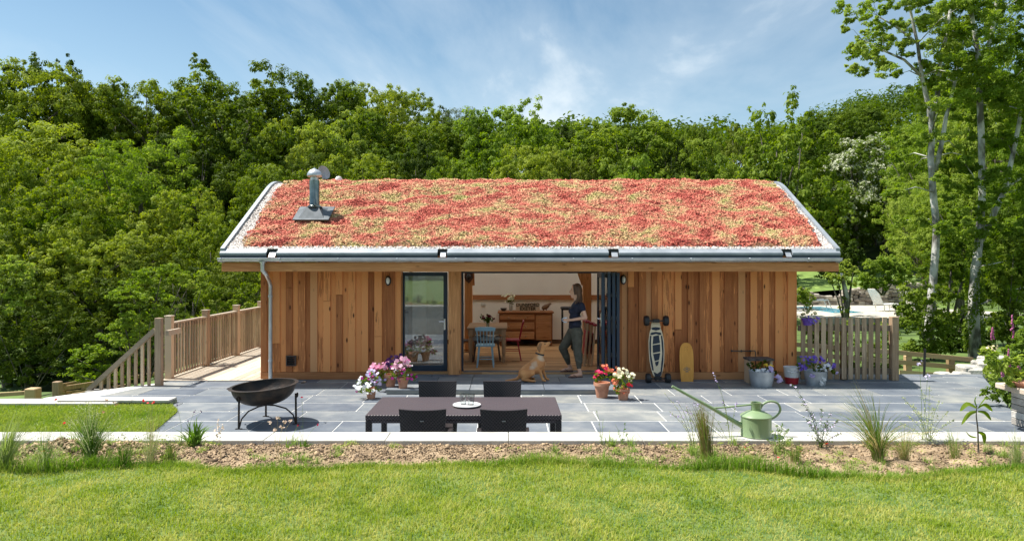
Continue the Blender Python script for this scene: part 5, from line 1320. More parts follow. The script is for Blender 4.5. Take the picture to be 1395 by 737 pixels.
# spindle chair generator (origin at floor, faces +y)
def spindle_chair(name, loc, rz, mat, label, sc=1.0, w_=.36, hb=.765):
    e = empty(name, loc, label, 'chair', rz=rz)
    MB().box((0, 0, .41), (w_, .36, .03), bev=.012).build('seat', mat, e, local=True)
    for a in (-1, 1):
        for b in (-1, 1): MB().tube([(a * w_ * .33, b * .12, .40), (a * w_ * .44, b * .19, 0)], [.016, .013], 8).build('leg', mat, e, local=True, smooth=True)
    MB().tube([(-w_ * .38, -.155, .16), (w_ * .38, -.155, .16)], .009, 6).tube([(-w_ * .38, .155, .16), (w_ * .38, .155, .16)], .009, 6).tube([(-w_ * .39, -.15, .2), (-w_ * .39, .15, .2)], .009, 6).tube([(w_ * .39, -.15, .2), (w_ * .39, .15, .2)], .009, 6).build('stretcher', mat, e, local=True)
    mb = MB()
    for i in range(6):
        x = (-.5 + i / 5) * w_ * .86; mb.tube([(x * .9, -.16, .42), (x * 1.05, -.23, hb - .04)], .008 if 0 < i < 5 else .012, 6)
    mb.build('spindles', mat, e, local=True)
    MB().prism([(-w_ * .52, 0), (w_ * .52, 0), (w_ * .54, .06), (w_ * .3, .075), (-w_ * .3, .075), (-w_ * .54, .06)], Matrix.Translation((0, -.225, hb - .06)) @ Matrix.Rotation(R(90 + 8), 4, 'X'), .02).build('top_rail', mat, e, local=True)
    return e
m_blue = simple('pale_blue_paint', (.25, .42, .52), (.32, .50, .60), rough=.5, scale=5)
m_red = simple('red_paint', (.33, .015, .03), (.42, .025, .045), rough=.45, scale=5)
m_dwood = simple('dark_wood', (.045, .022, .014), (.09, .045, .025), rough=.5, scale=9)
spindle_chair('spindle_chair', (PX(661.5, 13.42), 13.42, FZ), 0, m_blue, 'pale blue spindle-back chair at the near end of the dining table')
spindle_chair('spindle_chair', (PX(697, 14.35), 14.35, FZ), R(90), m_red, 'red spindle-back chair side-on at the right of dining table', hb=.80)
spindle_chair('spindle_chair', (PX(631, 14.2), 14.2, FZ), R(-90), m_dwood, 'dark wooden chair half hidden by the left door frame', hb=.8)
e = empty('cushioned_bench', (PX(663, 14.2), 14.2, FZ), 'dark bench with cream fleece cushion tucked under the dining table', 'bench')
MB().bb(PX(646, 14.0), PX(680, 14.0), 14.0, 14.35, .50, .53).build('seat', m_dwood, e)
for x in (PX(648, 14), PX(678, 14)):
    for y in (14.04, 14.3): MB().bar((x, y, .50), (x * 1.0 + (-.05 if x < PX(663, 14) else .05), y, FZ), .03).build('leg', m_dwood, e)
mb = MB(); rq = random.Random(2)
for i in range(26): mb.ell((PX(663, 14) + rq.uniform(-.26, .26), 14.17 + rq.uniform(-.15, .13), .56 + rq.uniform(-.02, .02)), (.07, .07, .05), 10, 8)
mb.remesh('cushion', simple('cream_fleece', (.50, .43, .37), (.62, .55, .48), rough=1, bump=.8, scale=30), e, voxel=.015)
# black stool behind the woman
e = empty('bar_stool', (PX(770, 16.0), 16.0, FZ), 'tall black metal stool standing behind the woman', 'stool')
mb = MB(); zs = PZ(419, 16); mb.bb(PX(764, 16), PX(781, 16), 15.85, 16.15, zs - .05, zs + .02, bev=.02); mb.build('seat', m_black, e)
for x in (PX(766, 16), PX(779, 16)):
    for y in (15.88, 16.12): MB().tube([(x, y, zs - .05), (x, y, FZ)], .014, 8).build('leg', m_black, e)
# stack of folding chairs right of the door
m_fold = wood('folding_chair_wood', (.36, .2, .1), (.6, .42, .26), 'Z', knots=.2, var=.4)
for i in range(3):
    x = PX(797.5 + i * 5.2, 13.5); e = empty('folding_chair', (x, 13.6, FZ), ['folded wooden chair with red seat, leftmost of the three behind the woman', 'folded wooden chair with red seat, middle one of the three behind the woman', 'folded wooden chair with red seat, nearest the folded glass doors'][i], 'folding chair', 'folded wooden chairs stacked inside the door')
    t_ = PZ(437 + i * 2, 13.5)
    for y in (13.45, 13.85): MB(i).rand().bar((x - .03, y, FZ), (x + .035, y, t_ - .04), .03, .035).build('leg', m_fold, e)
    MB().bar((x - .018, 13.65, .32), (x + .02, 13.65, t_ - .2), .02, .36, up=(0, 1, 0)).build('seat', m_red, e)
    MB().bb(x - .01, x + .075, 13.42, 13.9, t_ - .04, t_, bev=.01).build('back_rail', m_red, e)
# kitchen behind the glass door
m_kit = simple('kitchen_white', (.5, .52, .52), (.58, .6, .6), rough=.4)
e = empty('kitchen_unit', (-2.9, 16.2, FZ), 'pale kitchen units with dark worktop seen through the glass door', 'kitchen unit')
for i in range(3): 
    o = MB().bb(-4.0 + i * .64, -3.37 + i * .64, 15.9, 16.5, FZ + .08, .95, bev=.006).build('cabinet', m_kit, e)
    MB().bb(-3.72 + i * .64, -3.62 + i * .64, 15.875, 15.89, .84, .855).build('handle', m_steel, o)
MB().bb(-4.05, -2.06, 15.87, 16.52, .951, .99, bev=.004).build('worktop', m_dwood, e)
for i in range(3): MB().bb(-3.6 + i * .4, -3.3 + i * .4, 16.9, 17.15, 1.35, 1.75, bev=.006).build('wall_cupboard', m_kit, e)
e = empty('sofa', (-2.75, 14.6, FZ), 'blue sofa seen through the closed glass door', 'sofa')
m_sofa = simple('blue_fabric', (.03, .07, .16), (.05, .10, .22), rough=.9, scale=12)
MB().bb(-3.75, -2.35, 14.3, 15.0, .22, .5, bev=.05).build('seat', m_sofa, e); MB().bb(-3.75, -2.35, 14.2, 14.36, .3, .9, bev=.05).build('backrest', m_sofa, e)
for x in (-3.7, -2.4): MB().bb(x - .08, x + .08, 14.36, 15.0, .3, .66, bev=.04).build('armrest', m_sofa, e)
# ================================================================ PATIO FURNITURE
def wickermat(name, c1, c2):
    m, nt, nd, ln = newmat(name)
    out = N(nd, 'ShaderNodeOutputMaterial'); p = N(nd, 'ShaderNodeBsdfPrincipled'); p.inputs['Roughness'].default_value = .42; p.inputs['Specular IOR Level'].default_value = .45; ln.new(p.outputs[0], out.inputs[0])
    tc = N(nd, 'ShaderNodeTexCoord'); sp = N(nd, 'ShaderNodeSeparateXYZ'); ln.new(tc.outputs['Object'], sp.inputs[0])
    k = 2 * math.pi / .027
    def s(inp, kk, ph=0):
        a = N(nd, 'ShaderNodeMath', operation='MULTIPLY_ADD'); a.inputs[1].default_value = kk; a.inputs[2].default_value = ph; ln.new(inp, a.inputs[0])
        b = N(nd, 'ShaderNodeMath', operation='SINE'); ln.new(a.outputs[0], b.inputs[0]); return b.outputs[0]
    yz = N(nd, 'ShaderNodeMath', operation='ADD'); ln.new(sp.outputs[1], yz.inputs[0]); ln.new(sp.outputs[2], yz.inputs[1])
    m1 = N(nd, 'ShaderNodeMath', operation='MULTIPLY'); ln.new(s(sp.outputs[0], k), m1.inputs[0]); ln.new(s(yz.outputs[0], k * 1.0), m1.inputs[1])
    r = ramp(nd, [(.25, c1), (.75, c2)]); ma = N(nd, 'ShaderNodeMath', operation='MULTIPLY_ADD'); ma.inputs[1].default_value = .5; ma.inputs[2].default_value = .5; ln.new(m1.outputs[0], ma.inputs[0]); ln.new(ma.outputs[0], r.inputs[0])
    ln.new(r.outputs[0], p.inputs['Base Color'])
    b = N(nd, 'ShaderNodeBump'); b.inputs['Strength'].default_value = .8; b.inputs['Distance'].default_value = .004; ln.new(ma.outputs[0], b.inputs['Height']); ln.new(b.outputs[0], p.inputs['Normal'])
    return m
m_wick = wickermat('brown_wicker', (.025, .018, .020), (.12, .092, .098))
m_wickd = wickermat('dark_wicker', (.010, .008, .009), (.050, .040, .042))
e = empty('wicker_table', (-.385, 6.66, 0), 'long dark brown woven wicker patio table with four chairs', 'table')
tx0, tx1, ty0, ty1 = -1.265, .495, 6.24, 7.08
MB().bb(tx0, tx1, ty0, ty1, .69, .74, bev=.006).build('top', m_wick, e)
MB().bb(tx0 + .005, tx1 - .005, ty0 + .005, ty0 + .03, .665, .689).bb(tx0 + .005, tx1 - .005, ty1 - .03, ty1 - .005, .665, .689).build('apron', m_wick, e)
for x in (tx0 + .028, tx1 - .028):
    for y in (ty0 + .028, ty1 - .028): MB().bb(x - .027, x + .027, y - .027, y + .027, 0, .688, bev=.006).build('leg', m_wickd, e)
def wchair():
    e = empty('wicker_chair', (0, 0, 0), None, 'chair', 'dark wicker chairs around the patio table')
    W_ = .40
    V_ = []; fs = []; nx, nz = 10, 8
    for s_i, off in ((0, 0), (1, .028)):
        for j in range(nz + 1):
            t_ = j / nz; z = .40 + t_ * .47
            for i in range(nx + 1):
                u = -1 + 2 * i / nx; hw = .5 * (W_ * .86 + t_ * .055)
                V_.append((u * hw, -.19 - .05 * t_ + .03 * u * u - off * 1.0 - .0, z - (.006 * (1 - u * u) if j == nz else 0)))
    A = lambda s_i, i, j: s_i * (nx + 1) * (nz + 1) + j * (nx + 1) + i
    for j in range(nz):
        for i in range(nx):
            fs.append((A(0, i, j), A(0, i + 1, j), A(0, i + 1, j + 1), A(0, i, j + 1))); fs.append((A(1, i + 1, j), A(1, i, j), A(1, i, j + 1), A(1, i + 1, j + 1)))
    for i in range(nx): fs.append((A(0, i, nz), A(0, i + 1, nz), A(1, i + 1, nz), A(1, i, nz))); fs.append((A(0, i + 1, 0), A(0, i, 0), A(1, i, 0), A(1, i + 1, 0)))
    for j in range(nz): fs.append((A(0, 0, j), A(0, 0, j + 1), A(1, 0, j + 1), A(1, 0, j))); fs.append((A(0, nx, j + 1), A(0, nx, j), A(1, nx, j), A(1, nx, j + 1)))
    MB().add(V_, fs).build('backrest', m_wickd, e, local=True, smooth=True)
    MB().box((0, 0, .41), (W_ * .96, .40, .06), bev=.01).build('seat', m_wickd, e, local=True)
    for a in (-1, 1):
        MB().bar((a * .20, -.20, .62), (a * .215, .16, .61), .035, .03).bar((a * .215, .16, .61), (a * .205, .175, .40), .03).build('armrest', m_wickd, e, local=True)
        for b in (-1, 1): MB().bar((a * .175, b * .17, .38), (a * .18, b * .185, 0), .035).build('leg', m_wickd, e, local=True)
    MB().box((0, -.263, .775), (.032, .004, .010), rot=(0, 0, 0)).build('badge', m_steel, e, local=True)
    return e
ch = wchair(); kids = {}
for c in bpy.data.objects:
    if c.parent: kids.setdefault(c.parent.name, []).append(c)
for i, (x, y, rz, lab) in enumerate(((-.707, 6.10, 0, 'wicker chair with its back to us, left one on the near side of table'), (-.028, 6.10, .02, 'wicker chair with its back to us, right one on the near side of table'),
                                     (-.717, 7.04, math.pi, 'wicker chair on the far side of the table, nearer the petunia pots'), (-.048, 7.04, math.pi - .02, 'wicker chair on the far side of the table, behind the white tray'))):
    o = ch if i == 0 else copy_tree(ch, None, kids)
    o.location = (x, y, 0); o.rotation_euler = (0, 0, rz); o['label'] = lab
m_wcer = simple('white_ceramic', (.76, .75, .73), (.80, .79, .77), rough=.35)
tc_ = PT(636, 549, 6.64); 
tag(MB().lathe([(0, .0), (.10, 0), (.132, .012), (.132, .018), (.10, .012), (0, .012)], (tc_.x, 6.62, .741), 40).build('round_tray', m_wcer, None, smooth=True), 'round white tray in the middle of the wicker table', 'tray')
m_tumb = glassmat('tumbler_glass', (.86, .88, .88), refl=1.6, base_refl=.10)
for x, y, lab in ((tc_.x - .035, 6.64, 'left clear glass tumbler standing on the white tray'), (tc_.x + .04, 6.62, 'right clear glass tumbler standing on the white tray')):
    tag(MB().lathe([(0, .004), (.028, .004), (.034, .10), (.036, .10), (.030, 0), (0, 0)][::-1], (x, y, .7545), 22).build('glass_tumbler', m_tumb, None, smooth=True), lab, 'glass', 'glass tumblers on the tray')
# fire pit
m_iron = simple('rusty_iron', (.018, .017, .017), (.06, .040, .028), scale=7, rough=.55, metal=.5, bump=.2, bscale=40)
fc = Vector((PX(363, 9.15), 9.15, 0)); e = empty('fire_pit', fc, 'round black iron fire bowl on a three-legged stand at the left of patio', 'fire pit')
prof = []
for i in range(13):
    t_ = i / 12; prof.append((.405 * math.sin(t_ * math.pi / 2) ** .9, .245 + .25 * (1 - math.cos(t_ * math.pi / 2)) ** 1.05))
prof = [(0, .245)] + prof[1:] + [(.44, .50), (.44, .505), (.40, .505)] + [(r_ * .97, z_ + .012) for r_, z_ in reversed(prof[1:])] + [(0, .262)]
bo = MB().lathe(prof, fc, 48, axis=(-.06, -.03, 1)).build('bowl', m_iron, e, smooth=True)
for a in (math.pi, 0.15):
    c = fc + Vector((math.cos(a) * .46, math.sin(a) * .46 - .02, .49 + math.cos(a) * .035)); MB().tube([c + Vector((0, -.05, 0)), c + Vector((math.cos(a) * .04, -.02, .0)), c + Vector((math.cos(a) * .04, .03, 0)), c + Vector((0, .06, 0))], .008, 8).build('handle', m_iron, bo)
for i in range(7): pass
for ang in (R(235), R(-8), R(110)):
    d_ = Vector((math.cos(ang), math.sin(ang), 0)); mb = MB()
    mb.tube([fc + d_ * .405 + Vector((0, 0, .40)), fc + d_ * .41, ], .014, 8)
    mb.tube([fc + d_ * .40 + Vector((0, 0, .02)), fc + d_ * .37 + Vector((0, 0, .12)), fc + d_ * .27 + Vector((0, 0, .20)), fc + d_ * .12 + Vector((0, 0, .235)), fc + Vector((0, 0, .238))], .010, 8)
    mb.bb((fc + d_ * .41).x - .04, (fc + d_ * .41).x + .04, (fc + d_ * .41).y - .015, (fc + d_ * .41).y + .015, 0.0, .008)
    mb.build('leg', m_iron, e, smooth=True)
    MB().lathe([(.030, -.004), (.034, 0), (.030, .004), (.026, 0), (.030, -.004)], fc + d_ * .425 + Vector((0, 0, .38)), 16, axis=(d_.x, d_.y, 0)).build('ring', m_iron, e)
# pots with flowers
m_terra = simple('terracotta', (.40, .17, .10), (.58, .29, .18), scale=9, rough=.85, bump=.15)
m_gal = simple('galvanised_tub', (.36, .39, .42), (.52, .55, .58), scale=6, rough=.5, metal=.45)
def pot_profile(r, h): return [(0, 0), (r * .68, 0), (r * .92, h * .78), (r * .94, h * .78), (r * 1.04, h * .80), (r * 1.04, h), (r * .93, h), (r * .90, h * .86), (0, h * .86)]
def planter(name, px_, py_, Y, z0, r, h, mat, label, cat, puff_list, leafm, flowers, seed, prof=None, npl=110, leaf=.035):
    rs = np.random.default_rng(seed); x = PX(px_, Y); e = empty(name, (x, Y, z0), label, cat)
    MB().lathe(prof or pot_profile(r, h), e.location, 28).build('pot', mat, e, smooth=True)
    L = [(PX(a, Y) - x, d_, PZ(b, Y) - z0, rr_ * Y / F) for a, b, rr_, d_ in puff_list]
    V, Fc, rv = puffs(rs, L, npl, leaf, .8, .7, jitter=.9); npmesh('foliage', V, Fc, leafm, e, rndv=rv)
    for nm, mt, n, size, region in flowers:
        C_ = []
        Lr = [(PX(a, Y) - x, d_, PZ(b, Y) - z0, rr_ * Y / F) for a, b, rr_, d_ in region]
        for i in range(n):
            l = Lr[int(rs.integers(len(Lr)))]; d = rdir(rs, 1)[0]; d[1] = -abs(d[1]) if rs.random() < .75 else d[1]; d[2] = d[2] * .8 + .1
            C_.append(np.array(l[:3]) + d * l[3] * rs.uniform(.8, 1.12))
        blooms(rs, e, C_, size, mt, name=nm)
    return e
p_pink = petal('pink_petal', (.62, .22, .36), (.78, .48, .58)); p_white = petal('white_petal', (.70, .70, .70), (.82, .82, .82)); p_purple = petal('purple_petal', (.10, .015, .14), (.28, .04, .32))
p_dpurp = petal('dark_purple_petal', (.03, .01, .05), (.08, .02, .11)); p_viol = petal('violet_petal', (.14, .08, .45), (.28, .18, .62)); p_lil = petal('lilac_petal', (.50, .40, .66), (.66, .58, .78))
p_red = petal('red_petal', (.60, .02, .03), (.78, .06, .07)); p_cor = petal('coral_petal', (.70, .14, .08), (.82, .28, .16)); p_yel = petal('yellow_petal', (.78, .55, .22), (.85, .72, .42)); p_mag = petal('magenta_petal', (.45, .03, .25), (.62, .08, .35))
A1 = [(497, 521, 9, 0), (505, 529, 9, -.05), (492, 531, 7, 0), (512, 520, 7, .05), (506, 510, 7, .05), (515, 530, 5, 0)]
planter('flower_pot', 505.5, 542, 10.80, 0, .085, .17, m_terra, 'terracotta pot of white and lilac petunias standing lowest, at the left of the three', 'flower pot', A1, m_leafC,
        [('white_blooms', p_white, 42, .05, A1[:3] + [(490, 525, 6, -.05)]), ('lilac_blooms', p_lil, 30, .045, A1[3:5]), ('purple_blooms', p_mag, 8, .04, A1)], 1)
A2 = [(518, 508, 8, 0), (527, 505, 8, 0), (524, 516, 7, -.05), (514, 500, 6, .03), (533, 512, 6, 0)]
planter('flower_pot', 532, 527, 11.42, .078, .10, .20, m_terra, 'terracotta pot of pale pink petunias in the middle of the group by the glass door', 'flower pot', A2, m_leafC,
        [('pink_blooms', p_pink, 46, .06, [(511, 501, 6, 0), (520, 500, 7, 0), (506, 504, 3, 0), (528, 498, 5, 0)]), ('lilac_blooms', p_lil, 14, .04, A2), ('dark_blooms', p_dpurp, 18, .05, [(530, 494, 5, .05)])], 2)
A3 = [(545, 503, 10, 0), (557, 506, 9, 0), (538, 510, 8, 0), (563, 513, 6, 0), (550, 514, 8, -.05), (541, 496, 7, .03), (553, 496, 6, 0), (534, 500, 6, .05)]
planter('flower_pot', 549, 530, 11.28, .078, .095, .17, m_terra, 'terracotta pot of bright pink and purple petunias nearest the glass door', 'flower pot', A3, m_leafB,
        [('pink_blooms', p_pink, 42, .058, [(545, 497, 8, 0), (551, 492, 7, 0), (538, 500, 5, 0), (556, 495, 5, 0)]), ('dark_blooms', p_dpurp, 34, .05, [(536, 490, 6, .05), (543, 489, 6, .05), (530, 497, 4, .05)]),
         ('magenta_blooms', p_mag, 26, .04, A3), ('white_blooms', p_white, 14, .034, A3)], 3)
B1 = [(813, 515, 7, 0), (821, 512, 8, 0), (828, 507, 7, .05), (816, 508, 6, 0), (833, 515, 5, .05)]
planter('flower_pot', 820, 542, 10.90, 0, .125, .235, m_terra, 'large terracotta pot of red and coral geraniums by the folding doors', 'flower pot', B1, m_leafB,
        [('red_blooms', petal('rose_petal', (.65, .03, .12), (.80, .10, .2)), 30, .045, [(815, 507, 4, -.05), (823, 505, 5, -.05), (811, 513, 2, 0)]), ('coral_blooms', p_cor, 32, .045, [(830, 502, 6, 0), (838, 505, 5, 0), (824, 500, 4, 0)])], 4)
B2 = [(841, 515, 9, 0), (850, 520, 10, -.03), (858, 520, 7, 0), (845, 530, 8, -.05), (852, 510, 8, .03), (838, 527, 6, 0)]
planter('flower_pot', 849, 545, 10.72, 0, .10, .17, m_terra, 'bushy terracotta pot of cream, yellow and orange flowers beside the red geraniums', 'flower pot', B2, m_leafB,
        [('cream_blooms', petal('buff_petal', (.75, .68, .45), (.84, .8, .62)), 46, .045, [(848, 506, 7, 0), (857, 513, 7, 0), (843, 510, 6, 0)]), ('orange_blooms', p_cor, 60, .036, [(842, 528, 7, -.03), (850, 533, 6, -.03), (838, 520, 5, 0)]), ('red_blooms', p_red, 7, .05, [(857, 523, 3, -.05)])], 5)
tub = lambda r, h: [(0, 0), (r * .80, 0), (r * .93, h * .5), (r, h * .97), (r * 1.03, h), (r * .97, h), (r * .9, h * .85), (0, h * .85)]
D1 = [(1026, 500, 7, 0), (1034, 500, 7, 0), (1045, 502, 7, 0), (1052, 505, 5, -.05), (1022, 495, 5, 0), (1040, 494, 5, 0)]
planter('zinc_planter', 1037.5, 526, 11.90, 0, .21, .26, m_gal, 'grey metal tub of mixed white and yellow flowers under the outside tap', 'planter', D1, m_leafA,
        [('white_blooms', p_white, 18, .05, [(1040, 505, 5, -.1), (1030, 505, 4, -.1)]), ('yellow_blooms', petal('gold_petal', (.7, .4, .03), (.8, .55, .06)), 8, .05, [(1049, 498, 3, 0), (1043, 496, 2, 0)]), ('lilac_blooms', p_lil, 24, .05, [(1046, 502, 4, -.1), (1055, 512, 4, -.12), (1058, 517, 3, -.12)])], 6, prof=tub(.21, .26))
D2 = [(1098, 497, 8, 0), (1108, 494, 8, 0), (1118, 498, 8, 0), (1128, 500, 7, 0), (1092, 500, 6, 0), (1112, 503, 8, -.05), (1135, 506, 5, 0)]
planter('zinc_planter', 1111, 525, 12.0, 0, .19, .25, m_gal, 'grey metal tub overflowing with violet and white flowers in front of the fence', 'planter', D2, m_leafA,
        [('violet_blooms', p_viol, 60, .045, [(1095, 492, 8, 0), (1106, 489, 7, 0), (1118, 490, 6, 0), (1092, 500, 5, -.05), (1132, 498, 5, 0)]), ('white_blooms', p_white, 46, .045, [(1116, 503, 6, -.08), (1124, 500, 6, -.08), (1115, 513, 4, -.15), (1112, 519, 3, -.18)]), ('lilac_blooms', p_lil, 8, .05, [(1138, 506, 3, -.05), (1100, 510, 3, -.15)])], 7, prof=tub(.19, .25))
D3 = [(1099, 425, 6, 0), (1104, 420, 5, 0), (1094, 428, 4, 0), (1110, 427, 4, 0)]
e = planter('hanging_pot', 1100, 440, 12.30, PZ(443, 12.3), .10, .12, simple('violet_pot', (.10, .04, .30), (.16, .07, .40), rough=.5), 'violet pot with trailing greenery hanging at the cabin end of the fence', 'hanging pot', D3, m_leafC,
        [('violet_blooms', p_viol, 26, .045, [(1098, 436, 6, -.05), (1105, 438, 5, -.05), (1110, 435, 4, -.03)])], 8, npl=60)
# bucket
e = empty('bucket', (PX(1078.5, 12.15), 12.15, 0), 'white metal bucket with a red base standing between the two metal tubs', 'bucket')
MB().lathe([(0, 0), (.105, 0), (.118, .115)], e.location, 28).build('base_band', simple('bucket_red', (.42, .02, .03), (.5, .03, .04), rough=.4), e, smooth=True)
MB().lathe([(.1185, .1155), (.138, .285), (.142, .292), (.135, .292), (.12, .17), (.11, .13)], e.location, 28, cap=False).build('body', m_wcer, e, smooth=True)
MB().tube([(e.location.x - .12, 12.03, .24), (e.location.x - .05, 12.0, .215), (e.location.x + .05, 12.0, .215), (e.location.x + .12, 12.03, .24)], .005, 6).build('handle', m_steel, e)
# small dark stool behind the tub
e = empty('garden_stool', (PX(1035, 12.25), 12.25, 0), 'low dark weathered stool behind the metal tub at the wall', 'stool')
MB(1).rand().bb(PX(1018, 12.2), PX(1052, 12.2), 12.1, 12.42, PZ(490.5, 12.2), PZ(488, 12.2)).build('seat', simple('dark_weathered', (.05, .04, .035), (.13, .11, .10), scale=9, rough=.85), e)
for a in (1020, 1049):
    MB(2).rand().bb(PX(a - 1.5, 12.2), PX(a + 1.5, 12.2), 12.13, 12.38, 0, PZ(490.6, 12.2)).build('leg', m_wold, e)
# mountain board leaning on the wall
YL = 12.43
def boardmat(y0, y1, z0, z1):
    """matrix whose local (x,y) plane is the leaning board; local y up"""
    pass
m_cream = simple('cream_board', (.72, .58, .38), (.82, .70, .50), scale=5, rough=.45)
m_nvy = simple('navy_print', (.010, .016, .032), (.014, .022, .042), rough=.45)
tilt = math.atan2(.16, 1.05)
x0 = PX(893.4, YL)
ML = Matrix.Translation((x0, 12.30, .0)) @ Matrix.Rotation(R(90) - tilt, 4, 'X')
def bz(py_): return PZ(py_, 12.36)     # height along the board
def bx(u): return (u - 176) / 5.265 / 76.7
def by(v): return PZ(400 + v / 5.265, 12.36)
e = empty('mountain_board', (x0, 12.36, 0), 'cream and navy mountain board with four black tyres leaning on the wall', 'skateboard')
half = [(0, 620), (14, 612), (30, 580), (42, 540), (52, 480), (56, 410), (55, 340), (48, 290), (42, 265), (36, 255), (35, 235), (31, 215), (26, 200), (0, 198)]
ol = [(bx(176 + a), by(b)) for a, b in half] + [(bx(176 - a), by(b)) for a, b in reversed(half[1:-1])]
MB().prism(ol, ML, .014).build('deck', m_cream, e)
MF = ML @ Matrix.Translation((0, 0, .0145))
def pan(pts, M=MF, t=.001, mat=m_nvy, name='print', par=None, wav=None):
    return pts
mb = MB()
def P2(l): mb.prism([(bx(a), by(b)) for a, b in l][::1], MF, .0012)
P2([(142, 246), (150, 258), (176, 264), (202, 258), (210, 246), (195, 240), (176, 238), (157, 240)][::-1])
P2([(134, 292), (142, 278), (176, 272), (210, 278), (216, 292), (205, 296), (176, 288), (147, 296)][::-1])
for sg in (-1, 1):
    q = lambda a: 176 + sg * a
    l = [(q(44), 300), (q(50), 350), (q(51), 410), (q(47), 480), (q(36), 545), (q(24), 552), (q(30), 500), (q(40), 430), (q(38), 360), (q(34), 300)]
    P2(l if sg > 0 else l[::-1])
for a, b in ((300, 358), (364, 420), (427, 478), (484, 515)):
    w1 = np.interp(a, [300, 360, 430, 515], [20, 27, 26, 8]); w2 = np.interp(b, [300, 360, 430, 515], [20, 27, 26, 8])
    P2([(176 - w1, a + 4), (176 + w1, a - 4), (176 + w2, b - 6), (176 - w2, b + 4)][::-1])
P2([(148, 556), (176, 570), (212, 545), (204, 580), (178, 610), (160, 590)][::-1])
mb.build('printed_pattern', m_nvy, e)
for yy in (437.5, 514.5):
    zc0 = PZ(yy, 12.3); ya = 12.25 + (.16 * zc0 / 1.05) - .02
    ax_ = MB().tube([(x0 - .16, ya, zc0), (x0 + .16, ya, zc0)], .012, 8).bb(x0 - .06, x0 + .06, ya - .015, ya + .05, zc0 - .03, zc0 + .03, bev=.005).build('truck', m_black, e)
    for sg in (-1, 1):
        wo_ = MB().lathe([(.055, -.045), (.082, -.04), (.092, -.02), (.092, .02), (.082, .04), (.055, .045)], (x0 + sg * .172, ya, zc0), 24, axis=(1, 0, 0)).build('wheel', m_black, e, smooth=True)
        MB().lathe([(.02, -.047), (.054, -.038), (.054, .038), (.02, .047)], (x0 + sg * .172, ya, zc0), 16, axis=(1, 0, 0)).build('hub', simple('grey_hub', (.10, .12, .15), rough=.4), wo_, smooth=True)
# cruiser skateboard
x1 = PX(934.2, YL); e = empty('skateboard', (x1, 12.36, 0), 'plain golden wooden skateboard deck standing upright against the wall', 'skateboard')
half = [(0, 648), (30, 646), (42, 636), (46, 600), (49, 540), (50, 450), (47, 410), (40, 380), (28, 362), (14, 354), (0, 352)]
cx_ = 391; bx2 = lambda u: (u - cx_) / 5.265 / 77.0
ol = [(bx2(cx_ + a), by(b)) for a, b in half] + [(bx2(cx_ - a), by(b)) for a, b in reversed(half[1:-1])]
M2 = Matrix.Translation((x1, 12.34, .0)) @ Matrix.Rotation(R(90) - .12, 4, 'X')
MB().prism(ol, M2, .014).build('deck', wood('golden_ply', (.66, .28, .055), (.85, .42, .10), 'Z', knots=0, var=.1), e)
m_grey = simple('grey_print', (.22, .17, .12), (.27, .21, .15), rough=.5)
MG = M2 @ Matrix.Translation((0, 0, .0145)); mb = MB()
def P3(l): mb.prism([(bx2(cx_ + a), by(b)) for a, b in l], MG, .0012)
P3([(-28, 541), (0, 524), (28, 541), (22, 541), (0, 529), (-22, 541)][::-1]); P3([(-28, 543), (-22, 543), (0, 552), (22, 543), (28, 543), (0, 558)][::-1]); P3([(-12, 540), (0, 533), (12, 540), (0, 547)][::-1])
for yy_ in (560,): P3([(-12, yy_), (12, yy_), (12, yy_ + 3), (-12, yy_ + 3)][::-1])
mb.build('diamond_emblem', m_grey, e)
mb = MB()
for a in (-8, 8):
    for b in (382, 402): mb.prism([(bx2(cx_ + a) + .004 * math.cos(t_), by(b) + .004 * math.sin(t_)) for t_ in np.linspace(0, 2 * math.pi, 8, endpoint=False)], MG, .002)
mb.build('bolts', m_black, e)
# stone pier with pot at the right
e = empty('stone_pier', (PX(1376, 8.6), 8.75, 0), 'short square stone pier with wide pale capstone at right edge', 'pier')
mb = MB(3); rq = random.Random(4)
z = 0
while z < .45:
    x = 6.58; h_ = .09
    while x < 7.2: l = min(rq.uniform(.12, .28), 7.2 - x); mb.rand(); mb.bb(x + .003, x + l - .003, 8.55 + rq.uniform(-.008, .008), 9.1, z + .003, z + h_ - .003, bev=.006); x += l
    z += h_
mb.build('stonework', simple('pale_stone', (.36, .33, .29), (.62, .59, .54), scale=5, rough=.92, bump=.5, rndmix=.8), e)
MB(1).bb(6.44, 7.35, 8.45, 9.2, .452, .525, bev=.012).build('capstone', simple('capstone', (.46, .36, .27), (.62, .52, .41), scale=6, rough=.85, bump=.3), e)
E1 = [(1360, 505, 12, .1), (1375, 500, 13, .1), (1350, 492, 9, 0), (1368, 485, 12, .15), (1388, 492, 13, .1), (1352, 515, 9, .0), (1395, 510, 12, .1), (1378, 518, 10, 0), (1350, 480, 7, .1)]
planter('patio_pot', 1396, 538, 8.85, .526, .16, .07, m_terra, 'shallow terracotta pot of large-leaved plant on the stone pier', 'flower pot', E1, m_leafC, [('yellow_blooms', p_yel, 8, .03, [(1352, 474, 6, 0)])], 9, npl=70, leaf=.085)
